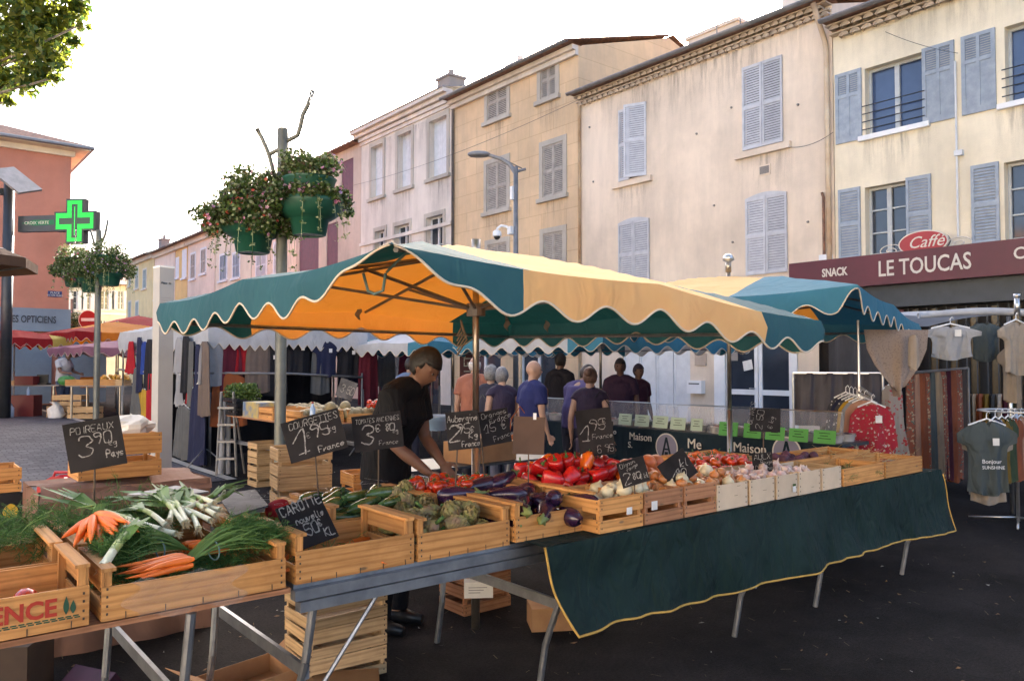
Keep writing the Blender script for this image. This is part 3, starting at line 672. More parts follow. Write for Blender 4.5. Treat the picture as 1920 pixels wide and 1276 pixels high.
# ---- pink low house
YA=YB+.02; YB=WX(556,400,15.5).y; ZT=WX(655,277,15.5).z
b=thing('faded_pink_house','faded pink house with dark red shutters behind the flower baskets','building',(15.5,(YA+YB)/2,0))
ps=[rc(562,598,435,520),rc(613,634,418,510),rc(640,662,300,380),rc(585,606,335,400)]
mb=MB(); facade(mb,F15,YA,YB,-.2,ZT,ps,.1); shell(mb,F15,YA,YB,ZT); mb.build('wall',M['pink'],b)
for o in ps: shutters(b,F15,o,'purpshut','s',d=.03,n=2)
tiled(b,F15,YA,YB,ZT,-.4,4,1.2)
mb=MB(); y=WX(607,300,16.5).y; mb.cyl((16.5,y,ZT),(16.5,y,WX(607,228,16.5).z),.04,n=5); mb.build('tv_aerial',M['darkm'],b)
# ---- the far row
def row(px0,px1,zt,key,shut,wins,label,name='terraced_house',chim=None,roofk='tile'):
    ya=WX(px1,500,15.5).y+.02; yb=WX(px0,500,15.5).y
    b=thing(name,label,'building',(15.5,(ya+yb)/2,0)); ops=[]
    for (p0,p1,pt,pb) in wins: ops.append(rc(p0,p1,pt,pb))
    n=max(1,int((yb-ya)/4)); gfs=[]
    for k in range(n):
        c=ya+(yb-ya)*(k+.5)/n; gfs.append([c-1.1,c+1.1,.25,2.9])
    mb=MB(); facade(mb,F15,ya,yb,-.2,zt,ops+gfs,.12); shell(mb,F15,ya,yb,zt); mb.build('wall',M[key],b)
    for o in ops: shutters(b,F15,o,shut,'l' if shut!='whiteshut' else 's',d=-.02); surround(b,F15,o,'whiteshut' if key!='farY' else 'farC',.14,True,.12,-.015)
    for o in gfs: window(b,F15,o,.1,2,0,'glass','whiteshut')
    tiled(b,F15,ya,yb,zt,-.5,4.5,1.3,roofk,step=.3); gutter(b,F15,ya,yb,zt,-.55); 
    mb=MB(); fb(mb,F15,ya,yb,zt-.35,zt-.03,-.2,-.002); mb.build('eave_moulding',M['farC'],b)
    if chim: chimney(b,WX(chim[0],450,16.4).y,zt+.2,.9,F15,'wallg',(chim[1],chim[1]*1.3,chim[2]))
    return b
row(472,556,10.2,'farP','lilshut',[(482,500,475,520),(515,532,455,510)],'rosy terraced house beside the faded pink house')
row(404,471,9.8,'farC','blueshut',[(414,426,478,525),(438,450,475,520)],'cream terraced house with pale blue shutters behind the left flower basket')
row(352,403,9.7,'farP','tanshut',[(359,367,476,522),(378,387,467,512),(360,367,565,610)],'pale pink terraced house with narrow beige shutters and brick chimney',chim=(388,.6,.8))
row(329,351,9.7,'farO','whiteshut',[(332,336,485,520),(344,350,470,520)],'narrow orange terraced house between two pink ones')
row(290,328,9.7,'farP','whiteshut',[(293,300,515,560),(307,314,510,560),(294,300,590,620)],'long dusty pink terraced house with white shutters',chim=(308,.6,1.0))
row(238,289,9.8,'farY','greenshut',[(244,247,500,535),(256,261,500,540),(244,248,565,600),(257,262,565,600),(270,276,505,540)],'yellow terraced house at the far end with grey-green shutters')
# ---- terracotta house, left
YF=31.75; Fr=FYm(YF); zt=9.35; xe=WY(132,400,YF).x
b=thing('terracotta_house','terracotta rendered corner house with grey optician front at the left','building',(xe-6,YF,0))
sf=[-9,xe-.35,.3,2.6]
mb=MB(); facade(mb,Fr,-16,xe,-.1,zt,[]); 
mb.face([(xe,YF,-.1),(xe,YF+10,-.1),(xe,YF+10,zt),(xe,YF,zt)]); mb.face([(-16,YF+10,-.1),(xe,YF+10,-.1),(xe,YF+10,zt),(-16,YF+10,zt)]);mb.face([(-16,YF,-.1),(-16,YF+10,-.1),(-16,YF+10,zt),(-16,YF,zt)])
mb.build('wall',M['terra'],b)
mb=MB(); mb.box((-16,YF-.55,zt),(xe+.5,YF,zt+.06)); mb.box((xe,YF,zt+.0),(xe+.5,YF+10,zt+.06)); mb.box((-16,YF-.12,zt-.2),(xe+.1,YF-.003,zt-.003)); mb.build('soffit',M['farC'],b)
mb=MB(); 
def hip(a,c):
    u=-16+(xe+.55+16)*a; ph=u/.26; return Vector((u-2.8*c*(a>.5)*a,YF-.6+4.5*c,zt+.1+.07*abs(math.sin(PI*ph))*(1-c*.3)+1.5*c))
mb.grid(hip,460,6); mb.grid(lambda a,c:Vector((xe+.55-3*c,YF-.6+ (11*a) + (4.5*c if a<.4 else 0),zt+.1+.07*abs(math.sin(PI*a*42))+1.5*c)),120,4); mb.build('roof',M['tile'],b)
mb=MB(); mb.tube([(-16,YF-.65,zt+.08),(xe+.6,YF-.65,zt+.08),(xe+.6,YF+9,zt+.08)],.07,6); mb.build('gutter',M['zinc'],b)
zf1=WY(60,578,YF).z; zf0=WY(60,621,YF).z
mb=MB(); mb.box((-16,YF-.25,zf0),(xe+.03,YF-.002,zf1)); mb.build('shop_fascia',M['greyp'],b)
mb=MB(); x=-2
while x<xe-.1:
    mb.box((x,YF-.1,.3),(x+1.55,YF-.004,zf0-.3)); mb.box((x+.1,YF-.13,zf0-.28),(x+1.5,YF-.02,zf0-.12)); x+=1.75
mb.build('roller_shutter',mat('pale_blue_grey_shutter',(.16,.21,.26),(.13,.17,.22),2,.5,coord='pos'),b)
o=txt('LES OPTICIENS',(WY(14,600,YF-.26).x,YF-.262,zf0+.3),(1,0,0),Uz,.34,M['darkm'],b,'sign_lettering',off=.005)
xs=[v.co.x for v in o.data.vertices]; x0_=min(xs); L0=max(xs)-x0_; tgt=WY(104,600,YF-.26).x-WY(14,600,YF-.26).x
for v in o.data.vertices: v.co.x=x0_+(v.co.x-x0_)*tgt/L0
sp=thing('street_name_plate','small navy blue street name plate on the terracotta wall','sign',(WY(103,550,YF-.02).x,YF-.02,WY(103,550,YF).z))
pa=WY(90,545,YF-.03);pb_=WY(116,557,YF-.03)
mb=MB(); mb.box((pa.x,YF-.03,pb_.z),(pb_.x,YF-.005,pa.z)); mb.build('plate',mat('enamel_blue',(.02,.03,.12),None,rough=.3),sp)
cx=(pa.x+pb_.x)/2; hh=(pa.z-pb_.z)
txt('PLACE',(cx,YF-.034,pb_.z+hh*.55),(1,0,0),Uz,hh*.5,M['letter'],sp,'plate_lettering',align='CENTER'); txt('VICTOR HUGO',(cx,YF-.034,pb_.z+hh*.12),(1,0,0),Uz,hh*.42,M['letter'],sp,'plate_lettering',align='CENTER',sx=.85)
# ---- house closing the street
YE=78; Fe=FYm(YE)
def ry(pl,pr,pt,pb): 
    return [WY(pl,500,YE).x,WY(pr,500,YE).x,WY((pl+pr)/2,pb,YE).z,WY((pl+pr)/2,pt,YE).z]
xa,xb=WY(118,500,YE).x,WY(242,500,YE).x
b=thing('end_house','cream house with tall white shutters closing the end of the street','building',((xa+xb)/2,YE,0))
ops=[ry(138,153,545,580),ry(158,170,545,580),ry(190,204,545,580),ry(222,232,545,580),ry(136,152,605,628),ry(190,200,600,625)]
mb=MB(); facade(mb,Fe,xa,xb,-.1,WY(150,530,YE).z,ops,.15); 
zt=WY(150,530,YE).z; mb.face([(xa,YE,zt),(xb,YE,zt),(xb,YE+8,zt),(xa,YE+8,zt)]); mb.build('wall',M['farC'],b)
for o in ops: window(b,Fe,o,.12,2,2,'glass','whiteshut',sill=True,sm='whiteshut')
for o in ops[:4]:
    for (c,d) in((o[0]-.5,o[0]-.03),(o[1]+.03,o[1]+.5)): shutters(b,Fe,[c,d,o[2],o[3]],'whiteshut','s',d=-.04,n=1)
mb=MB(); mb.grid(lambda a,c:(xa-.4+(xb-xa+.8)*a,YE-.5+5*c,zt+1.6*c),2,1); mb.build('roof',M['tile'],b,solid=.1)
mb=MB(); fb(mb,Fe,xa,xb,WY(150,588,YE).z,WY(150,584,YE).z,-.08,-.003); mb.build('string_course',M['whiteshut'],b)
# wires across the facades
def wire(p,q,sag,label,r=.012):
    p=Vector(p);q=Vector(q); mb=MB(); mb.tube([p.lerp(q,t/16)-Vector((0,0,sag*4*(t/16)*(1-t/16))) for t in range(17)],r,5)
    setp(mb.build('overhead_wire',M['darkm']),label,'wire')
wire(WX(660,348,15.2),WX(1100,180,15.2),.25,'thin overhead wire crossing the pale stone and ochre house fronts',.006)
wire(WX(1478,276,15.3),WX(1562,248,15.3),.1,'thin wire running from the lilac shutter sill to the downpipe',.006)
wire(WX(1660,60,15.2),WX(1796,100,15.2),.05,'thin wire high on the cream café house',.005)
# ---- unseen sunlit gravel and houses behind the viewpoint, added to bounce warm light
mb=MB(); mb.grid(lambda a,b:(-60+57.4*a,-60+71*b,.012),4,4); setp(mb.build('gravel_square',mat('pale_gravel',(.55,.47,.36),(.44,.37,.28),3,.95,coord='pos',bump=.3)),kind='structure')
for i,(ya,yb,zt,key,sh) in enumerate(((-34,-16,9.5,'cream','blueshut'),(-15.9,2,10.2,'farP','whiteshut'),(2.1,24,9.2,'farC','greenshut'))):
    b=thing('square_house',['cream house across the square behind the viewpoint','rosy house across the square behind the viewpoint','pale house with green shutters across the square behind the viewpoint'][i],'building',(-22,(ya+yb)/2,0)); Fo=lambda u,w,d: Vector((-22-d,u,w)); ops=[]
    n=int((yb-ya)/3)
    for k in range(n):
        c=ya+(yb-ya)*(k+.5)/n
        for z0,z1 in((.2,2.6),(3.8,5.5),(6.6,8.1)): ops.append([c-.5,c+.5,z0,z1])
    mb=MB(); facade(mb,Fo,ya,yb,-.2,zt,ops,.15); shell(mb,Fo,ya,yb,zt); mb.build('wall',M[key],b)
    for o in ops: shutters(b,Fo,o,sh,'s',d=.03)
    tiled(b,Fo,ya,yb,zt,-.5,4.5,1.3,step=.4)
# ================================================================ STREET FURNITURE
from mathutils import noise as NZ
def leafcloud(mb,pts,n,s,r_,spread,mats,flat=.3,droop=0):
    """n leaf quads scattered round clump centres"""
    for k in range(n):
        c,cr=pts[r_.randrange(len(pts))]
        v=Vector((r_.gauss(0,1),r_.gauss(0,1),r_.gauss(0,1))); v.normalize(); v*=cr*(r_.random()**.45)
        p=Vector(c)+v; a=Vector((r_.uniform(-1,1),r_.uniform(-1,1),r_.uniform(-1,1)*.7-droop)).normalized(); b=a.cross(Vector((r_.uniform(-1,1),r_.uniform(-1,1),r_.uniform(-1,1)))).normalized()
        L=s*r_.uniform(.6,1.3); w=L*r_.uniform(.3,.5)
        mb.face([p,p+a*L*.5+b*w,p+a*L,p+a*L*.5-b*w],m=mats[r_.randrange(len(mats))])
def flower(mb,p,s,r_,m):
    n=Vector((r_.uniform(-1,.3),r_.uniform(-1,.3),r_.uniform(-.2,.8))).normalized(); a=n.orthogonal().normalized(); b=n.cross(a)
    for k in range(5):
        t=2*PI*k/5; d=a*math.cos(t)+b*math.sin(t); e=a*math.cos(t+.55)+b*math.sin(t+.55); f=a*math.cos(t-.55)+b*math.sin(t-.55)
        mb.face([p,p+e*s*.8+n*s*.15,p+d*s+n*s*.25,p+f*s*.8+n*s*.15],m=m)
LM=[M['leaf'],M['leafb'],M['leafl']]; PM=[M['petalp'],M['petalv'],M['petalr'],M['petalw']]
def planter(loc,label,seed,chain=1.2,cols=(0,1,3),bare=False,dens=1.0,sc=1,group=None,lean=0):
    r_=random.Random(seed); x,y,z=loc
    t=thing('hanging_planter',label,'flower basket',loc,0,group)
    mb=MB(); mb.lathe([(.18,0),(.2,.01),(.235,.19),(.27,.2),(.37,.27),(.41,.38),(.425,.43),(.40,.435),(.38,.40),(.15,.36)],n=32); mb.build('lower_bowl',M['planter'],t,True,local=True)
    mb=MB(); mb.lathe([(.14,.42),(.22,.46),(.28,.56),(.315,.68),(.33,.70),(.31,.705),(.29,.66),(.1,.64)],n=28); mb.build('upper_bowl',M['planter'],t,True,local=True)
    mb=MB(); cl=[]
    for k in range(16):
        a=2*PI*k/16; cl.append(((.39*math.cos(a),.39*math.sin(a),.48+r_.uniform(-.03,.04)),.09 if bare else .13))
        if not bare or 1.6<a<3.4: cl.append(((.47*math.cos(a),.47*math.sin(a),.38+r_.uniform(-.1,.05)),.12))
        if not bare: cl.append(((.34*math.cos(a),.34*math.sin(a),.62+r_.uniform(-.06,.1)),.14))
        if k%2==0: cl.append(((.24*math.cos(a),.24*math.sin(a),.80+r_.uniform(-.03,.14)),.17))
    for k in range(4): cl.append(((r_.uniform(.35,.62)*(-1 if k%2 else 1),r_.uniform(-.3,.3),.45),.12))
    leafcloud(mb,cl,int(9500*dens),.05,r_,1,[0,0,0,1,2])
    for k in range(48):   # arching grass blades and trailing stems
        a=r_.uniform(0,2*PI); up=r_.random()<.6; L=r_.uniform(.25,.42)
        pr=None; base=Vector((.12*math.cos(a),.12*math.sin(a),.74)) if up else Vector((.40*math.cos(a),.40*math.sin(a),.42))
        for s_ in range(6):
            q=s_/5; 
            p=base+Vector((math.cos(a),math.sin(a),0))*(L*q*(.9 if up else .3))+Vector((0,0,(.26*math.sin(q*2.6) if up else -L*1.5*q*q)))
            if pr is not None:
                w=Vector((-math.sin(a),math.cos(a),0))*.007*(1-q*.6); mb.face([pr-w,pr+w,p+w,p-w],m=2 if up else r_.choice((0,2)))
                if not up: leafcloud(mb,[(p,.03)],5,.035,r_,1,[0,2,2])
            pr=p
    mb.build('foliage',LM,t,local=True)
    mb=MB()
    for k in range(int(240*dens)):
        c,cr=cl[r_.randrange(len(cl))]; p=Vector(c)+Vector((r_.gauss(0,1),r_.gauss(0,1),r_.gauss(0,1))).normalized()*cr*1.05
        flower(mb,p,r_.uniform(.016,.03),r_,cols[int((math.atan2(p.y,p.x)+PI)/2.1+r_.random()*1.2)%len(cols)])
    mb.build('flowers',PM,t,local=True)
    mb=MB(); n=int(chain/.075)
    for k in range(n):
        zz=.74+k*.075; pts=[(.016*math.cos(a)*(k%2),.016*math.cos(a)*((k+1)%2),zz+.045+.045*math.sin(a)) for a in [2*PI*i/8 for i in range(9)]]; mb.tube(pts,.0042,4)
    mb.build('chain',M['zinc'],t,local=True)
    if sc!=1: t.scale=(sc,sc,sc)
    return t
def basket_pole(loc,label,toploc,rz=0):
    x,y=loc; z0=gz(x,y); t=thing('flower_pole',label,'flower pole',(x,y,z0),rz)
    mb=MB(); H=4.62; prof=[]; mb.lathe([(.075,0),(.07,.02),(.068,H-.02),(.06,H),(.001,H+.01)],n=40,rib=lambda a,z:-.07*(abs(math.sin(a*10))<.35)); mb.build('pole',M['polegr'],t,True,local=True)
    return t
PD=9.7
P0=W(527,600,PD); px_,py_=P0.x,P0.y
pole1=basket_pole((px_,py_),'tall fluted green-grey pole carrying flower baskets behind the teal and amber canopy',None)
RX=Vector((_c,-_s,0)); FWD=Vector((_s,_c,0))
def PW(px,py): return W(px,py,PD)
mb=MB(); mb.tube([PW(529,278),PW(515,284),PW(505,290)],.028,8); mb.tube([PW(482,242),PW(491,258),PW(499,276),PW(505,292),PW(511,315),PW(518,345)],.028,8); mb.build('bracket_arm',M['polegr'],pole1,True)
mb=MB(); mb.tube([PW(530,268),PW(545,261),PW(558,254),PW(563,238),PW(568,215),PW(577,198),PW(587,170)],.03,8); mb.build('bracket_arm',M['polegr'],pole1,True)
a=PW(474,475); pl1=planter((a.x,a.y,a.z),'bushy green tiered flower basket on the left arm of the near pole',11,1.0,(2,0,3),False,1.25)
a=W(580,442,PD-.15); pl2=planter((a.x,a.y,a.z),'tiered green flower basket with pink petunias on the right arm of the near pole',12,1.15,(3,0,1),True,1.0)
# second pole
a=W(183,600,18.5); pole2=basket_pole((a.x,a.y),'fluted flower pole in front of the terracotta house, with three baskets',None)
PD2=18.5
def P2(px,py): return W(px,py,PD2)
mb=MB(); mb.tube([P2(183,460),P2(192,452),P2(197,440),P2(203,412)],.03,8); mb.build('bracket_arm',M['polegr'],pole2,True)
mb=MB(); mb.tube([P2(183,465),P2(178,460),P2(170,432)],.03,8); mb.build('bracket_arm',M['polegr'],pole2,True)
for (px,py,D,s,cols,lab) in((205,536,18.3,1,(1,3,0),'flower basket with violet trailing blooms right of the far pole'),(172,548,18.7,1,(0,2,3),'leafy flower basket hanging left of the far pole'),(140,538,19.3,.8,(0,3,2),'small green basket at the outer left of the far pole')):
    a=W(px,py,D); planter((a.x,a.y,a.z),lab,int(px),.7,cols,False,.6)
a=W(139,625,38); planter((a.x,a.y,a.z),'distant flower basket glowing red beside the terracotta house corner',44,.5,(2,0,2),False,.5)
a=W(139,600,38); pp=basket_pole((a.x-.1,a.y),'distant flower pole beside the terracotta house corner',None)
# street lamp with dome camera
lx=W(967,500,20); t=thing('street_lamp','slim street lamp with curved arm and white dome camera in front of the ochre house','street lamp',(lx.x,lx.y,gz(0,lx.y)))
mb=MB(); LT=W(967,313,20).z; mb.cyl((lx.x,lx.y,gz(0,lx.y)),(lx.x,lx.y,LT),.075,.06,12); mb.build('pole',M['zinc'],t,True)
def LW(px,py,D=20): return W(px,py,D)
mb=MB(); mb.tube([LW(966,322),LW(955,308),LW(940,298),LW(920,292),LW(912,290)],[.07,.055,.05,.045,.04],8); mb.tube([LW(968,322),LW(978,319),LW(986,317)],.035,8); mb.tube([LW(942,298),LW(979,316)],.015,6); mb.build('lamp_arm',M['zinc'],t,True)
mb=MB(); c=LW(898,289); A=Matrix.Rotation(-YAW,4,'Z'); mb.box(c-Vector((.0,.0,.0)),c); mb=MB(); T=Matrix.Translation(c)@A
mb.lathe([(.001,-.07),(.25,-.065),(.31,-.03),(.31,.02),(.22,.06),(.001,.075)],n=20,M=T@Matrix.Diagonal((.95,.5,1,1))); mb.build('lamp_head',M['zinc'],t,True)
mb=MB(); c=LW(961,362); mb.box(c-Vector((.05,.05,.17)),c+Vector((.05,.05,.17))); mb.build('antenna_box',M['white'],t,bevel=.01)
mb=MB(); c=LW(958,432); mb.box(c-Vector((.07,.07,.1)),c+Vector((.07,.07,.1))); mb.tube([c,LW(950,425),LW(940,423),LW(933,428),LW(932,432)],.035,8); mb.build('camera_bracket',M['white'],t,True)
mb=MB(); c=LW(932,440); mb.lathe([(.06,.12),(.11,.08),(.115,-.02),(.12,-.04)],c,16); cb=mb.build('dome_camera',M['white'],t,True)
mb=MB(); mb.ball(c-Vector((0,0,.05)),.085,14,8); mb.build('dome_lens',M['black'],cb,True)
# no-entry sign
c=W(165,599,30); t=thing('no_entry_sign','round red no-entry sign behind the far flower pole','traffic sign',(c.x,c.y,.25))
T=Matrix.Translation(c)@Matrix.Rotation(-YAW,4,'Z')
def disc(mb,T,r,y,th=.01,n=32): mb.prism([(r*math.cos(2*PI*k/n),r*math.sin(2*PI*k/n)) for k in range(n)],lambda u,w,d:T@Vector((u,d,w)),y,y+th); return mb
disc(MB(),T,.37,0,.02).build('sign_rim',M['white'],t); disc(MB(),T,.345,-.005,.004).build('sign_face',M['ovalred'],t)
mb=MB(); mb.box((-.26,-.012,-.06),(.26,-.006,.06),T); mb.build('white_bar',M['white'],t); mb=MB(); mb.cyl((c.x+.03,c.y+.03,.25),(c.x+.03,c.y+.03,c.z+.3),.035); mb.build('post',M['zinc'],t)
# pharmacy cross on its mast
PC=20.5; KS=PC/14; c=W(143,415,PC); m0=W(16,415,PC)
t=thing('pharmacy_cross','green lit pharmacy cross on a dark mast at the left edge','illuminated sign',(m0.x,m0.y,0))
mb=MB(); mb.cyl((m0.x,m0.y,gz(0,m0.y)),(m0.x,m0.y,W(16,345,PC).z),.095*KS,.085*KS,14); mb.build('mast',M['darkm'],t,True)
th=rad(8); T=Matrix.Translation(c)@Matrix.Rotation(-YAW-th,4,'Z'); k=PC/FL
# the sign plane is turned about 8 degrees from the picture plane
def cross(mb,T,a,b,y0,y1,sh=0): 
    P=[(-b,-a),(-b,a),(b,a),(b,-a)]
    pl=[(-a,-b),(-a,b),(-b,b),(-b,a),(b,a),(b,b),(a,b),(a,-b),(b,-b),(b,-a),(-b,-a),(-b,-b)][::-1]
    mb.prism([(u,w-u*sh) for u,w in pl],lambda u,w,d:T@Vector((u,d,w)),y0,y1); return mb
A_,B_=.385*KS,.155*KS
cross(MB(),T,A_+.03,B_+.03,-.06,.14).build('cross_case',M['darkm'],t); cross(MB(),T,A_,B_,-.066,-.061).build('cross_panel',mat('led_backing',(.0,.035,.012),None,rough=.3),t)
led=mat('green_led',(.005,.75,.07),None,emit=.2)
mb=MB(); s=.0225*KS
n=int(A_/s)
for i in range(-n,n+1):
    for j in range(-n,n+1):
        u,w=i*s,j*s
        if not((abs(u)<A_-.015 and abs(w)<B_-.015) or (abs(u)<B_-.015 and abs(w)<A_-.015)): continue
        if ((abs(w)<.05*KS and abs(u)<A_-.09*KS) or (abs(u)<.05*KS and abs(w)<A_-.09*KS)) and not(i==0 and abs(w)<A_-.12*KS): continue
        q=.0078*KS; mb.face([T@Vector((u+a,-.069,w+b)) for a,b in((-q,-q),(q,-q),(q,q),(-q,q))])
mb.build('led_dots',led,t)
mb=MB(); a0=W(24,402,PC); L=(T.inverted()@a0).x; mb.box((L,-.05,-.17*KS),(-A_-.031,.10,.12*KS),T); mb.build('sign_arm',M['darkm'],t)
mb=MB(); uu=L*.62; mb.prism([(uu+a*KS,b*KS) for a,b in((-.36,0),(-.1,.055),(.36,.045),(.33,-.04),(-.1,-.05))],lambda u,w,d:T@Vector((u,d,w-.02)),-.056,-.051); mb.build('green_flash',mat('dim_green_panel',(.0,.10,.035),None,emit=.08),t)
txt('CROIX VERTE',T@Vector((uu-.3*KS,-.058,-.04*KS)),T.to_3x3()@Vector((1,0,0)),Uz,.08*KS,M['letter'],t,'arm_lettering')
sl=thing('solar_street_light','solar panel lamp head on top of the pharmacy mast','lamp',tuple(W(16,345,PC)))
mb=MB(); c=W(30,338,PC); T2=Matrix.Translation(c)@Matrix.Rotation(-YAW,4,'Z')@Matrix.Rotation(rad(38),4,'Y')@Matrix.Rotation(rad(24),4,'X'); mb.box((-.34*KS,-.26*KS,-.03),(.34*KS,.26*KS,.03),T2); mb.build('solar_panel',M['zinc'],sl)
mb=MB(); mb.box((-.32*KS,-.24*KS,-.036),(-.05,.24*KS,-.031),T2); mb.box((.05,-.24*KS,-.036),(.32*KS,.24*KS,-.031),T2); mb.build('panel_backing',M['farC'],sl)
mb=MB(); c=W(2,358,PC); mb.box(c-Vector((.14,.1,.1)),c+Vector((.12,.1,.06))); mb.build('lamp_head',M['darkm'],sl)
# brown parasol edge at the left
c=W(-120,475,8.5); t=thing('brown_parasol','dark brown parasol corner with pale trim at the left edge','parasol',(c.x,c.y,0))
tip=W(47,487,8.5); T=Matrix.Translation((c.x,c.y,0))@Matrix.Rotation(-YAW,4,'Z'); R_=(tip-c).length
mb=MB(); zt_=tip.z
pts=[T@Vector((R_*math.cos(2*PI*k/8),R_*math.sin(2*PI*k/8),zt_+.02)) for k in range(8)]; ap=T@Vector((0,0,zt_+.42))
for k in range(8): mb.face([pts[k],pts[(k+1)%8],ap]); mb.face([pts[k]-Vector((0,0,.1)),pts[(k+1)%8]-Vector((0,0,.1)),pts[(k+1)%8],pts[k]])
mb.build('canopy',M['brownc'],t,solid=.01)
mb=MB(); 
for k in range(8): mb.tube([pts[k]+(ap-pts[k])*.25,pts[(k+1)%8]+(ap-pts[(k+1)%8])*.25],.012,5)
for k in range(8): mb.cyl(pts[k],T@Vector((0,0,zt_-.2)),.012,n=5)
mb.build('rib',M['zinc'],t); mb=MB(); mb.cyl((c.x,c.y,0),(c.x,c.y,zt_+.45),.03); mb.build('pole',M['woodR'],t)
# plane tree, top left
def TW(px,py,D=14): return W(px,py,D)
tc=TW(-330,400,15); t=thing('plane_tree','leafy plane tree crown reaching in at the top left','tree',(tc.x,tc.y,0))
r_=random.Random(21); mb=MB(); c0=TW(-150,-60,15)
mb.tube([(tc.x,tc.y,0),(tc.x+.1,tc.y,2.5),(tc.x+.2,tc.y+.1,5),(c0.x,c0.y,c0.z+.5)],[.3,.26,.2,.12],10); mb.build('trunk',M['bark'],t,True)
mb=MB()
cl=[]
for (px,py,rr) in((40,30,.55),(90,40,.5),(130,30,.35),(20,90,.55),(70,95,.45),(100,75,.4),(140,78,.14),(105,110,.3),(85,140,.25),(50,150,.32),(104,145,.13),(10,150,.35),(0,185,.17),(15,190,.12),(-60,60,.9),(-140,-40,1.3),(20,-60,.9),(110,-60,.6),(140,-20,.35),(-200,80,1.3),(-60,150,.6),(150,10,.18),(155,45,.12),(-100,-160,1.4)):
    c=TW(px,py,14.5+r_.uniform(-.5,.6)); cl.append((c,rr*.95))
    mb.tube([(tc.x+.2,tc.y+.1,5.2),Vector((tc.x,tc.y,5)).lerp(c,.5)+Vector((0,0,.5)),c],[.07,.04,.015],5)
mb.build('branches',M['bark'],t,True)
mb=MB()
for k in range(26000):
    c,cr=cl[r_.randrange(len(cl))]
    if r_.random()>(cr/.95)**2*1.2+.015: continue
    v=Vector((r_.gauss(0,1),r_.gauss(0,1),r_.gauss(0,1))).normalized()*cr*(r_.random()**.5)
    p=Vector(c)+v; a=Vector((r_.uniform(-1,1),r_.uniform(-1,1),r_.uniform(-.9,.3))).normalized(); b=a.cross(Vector((r_.uniform(-1,1),r_.uniform(-1,1),r_.uniform(-1,1)))).normalized(); L=r_.uniform(.09,.15); m=r_.choice((0,0,1))
    mb.face([p-a*L*.3,p-a*L*.1+b*L*.6,p+a*L*.15+b*L*.3,p+a*L*.9,p+a*L*.15-b*L*.3,p-a*L*.1-b*L*.6],m=m)
mb.build('crown',[M['leaft'],M['leaf']],t)
t=thing('plane_tree','second plane tree standing on the square behind the viewpoint','tree',(-2.6,-3.2,0)); mb=MB()  # unseen tree added so its crown blocks skylight over the foreground
mb.tube([(-2.6,-3.2,0),(-2.55,-3.2,2.5),(-2.3,-3.0,5.2),(-1.2,-2.4,7.5)],[.32,.27,.22,.1],10); mb.build('trunk',M['bark'],t,True)
mb=MB(); cl=[]; r_=random.Random(5)
for k in range(90):
    a=r_.uniform(0,2*PI); q=r_.random()**.5; d=FWD*(-1.2+5.2*q*math.sin(a))+RX*(.6+6.5*q*math.cos(a)); z=6.6+r_.uniform(0,3.4)*(1-q*.5)+.25*max(0,d.dot(FWD)); cl.append((Vector((d.x,d.y,z)),r_.uniform(.7,1.25)))
for c,cr in cl[::6]: mb.tube([(-2.4,-3.1,5.0),Vector((-2.4,-3.1,5.0)).lerp(c,.5)+Vector((0,0,.4)),c],[.09,.05,.02],5)
mb.build('branches',M['bark'],t,True); mb=MB()
for k in range(30000):
    c,cr=cl[r_.randrange(90)]; v=Vector((r_.gauss(0,1),r_.gauss(0,1),r_.gauss(0,1))).normalized()*cr*(r_.random()**.5)
    p=c+v; a=Vector((r_.uniform(-1,1),r_.uniform(-1,1),r_.uniform(-.9,.3))).normalized(); b=a.cross(Vector((r_.uniform(-1,1),r_.uniform(-1,1),r_.uniform(-1,1)))).normalized(); L=r_.uniform(.14,.24)
    mb.face([p-a*L*.3,p-a*L*.1+b*L*.6,p+a*L*.15+b*L*.3,p+a*L*.9,p+a*L*.15-b*L*.3,p-a*L*.1-b*L*.6],m=r_.choice((0,1)))
mb.build('crown',[M['leaft'],M['leaf']],t)
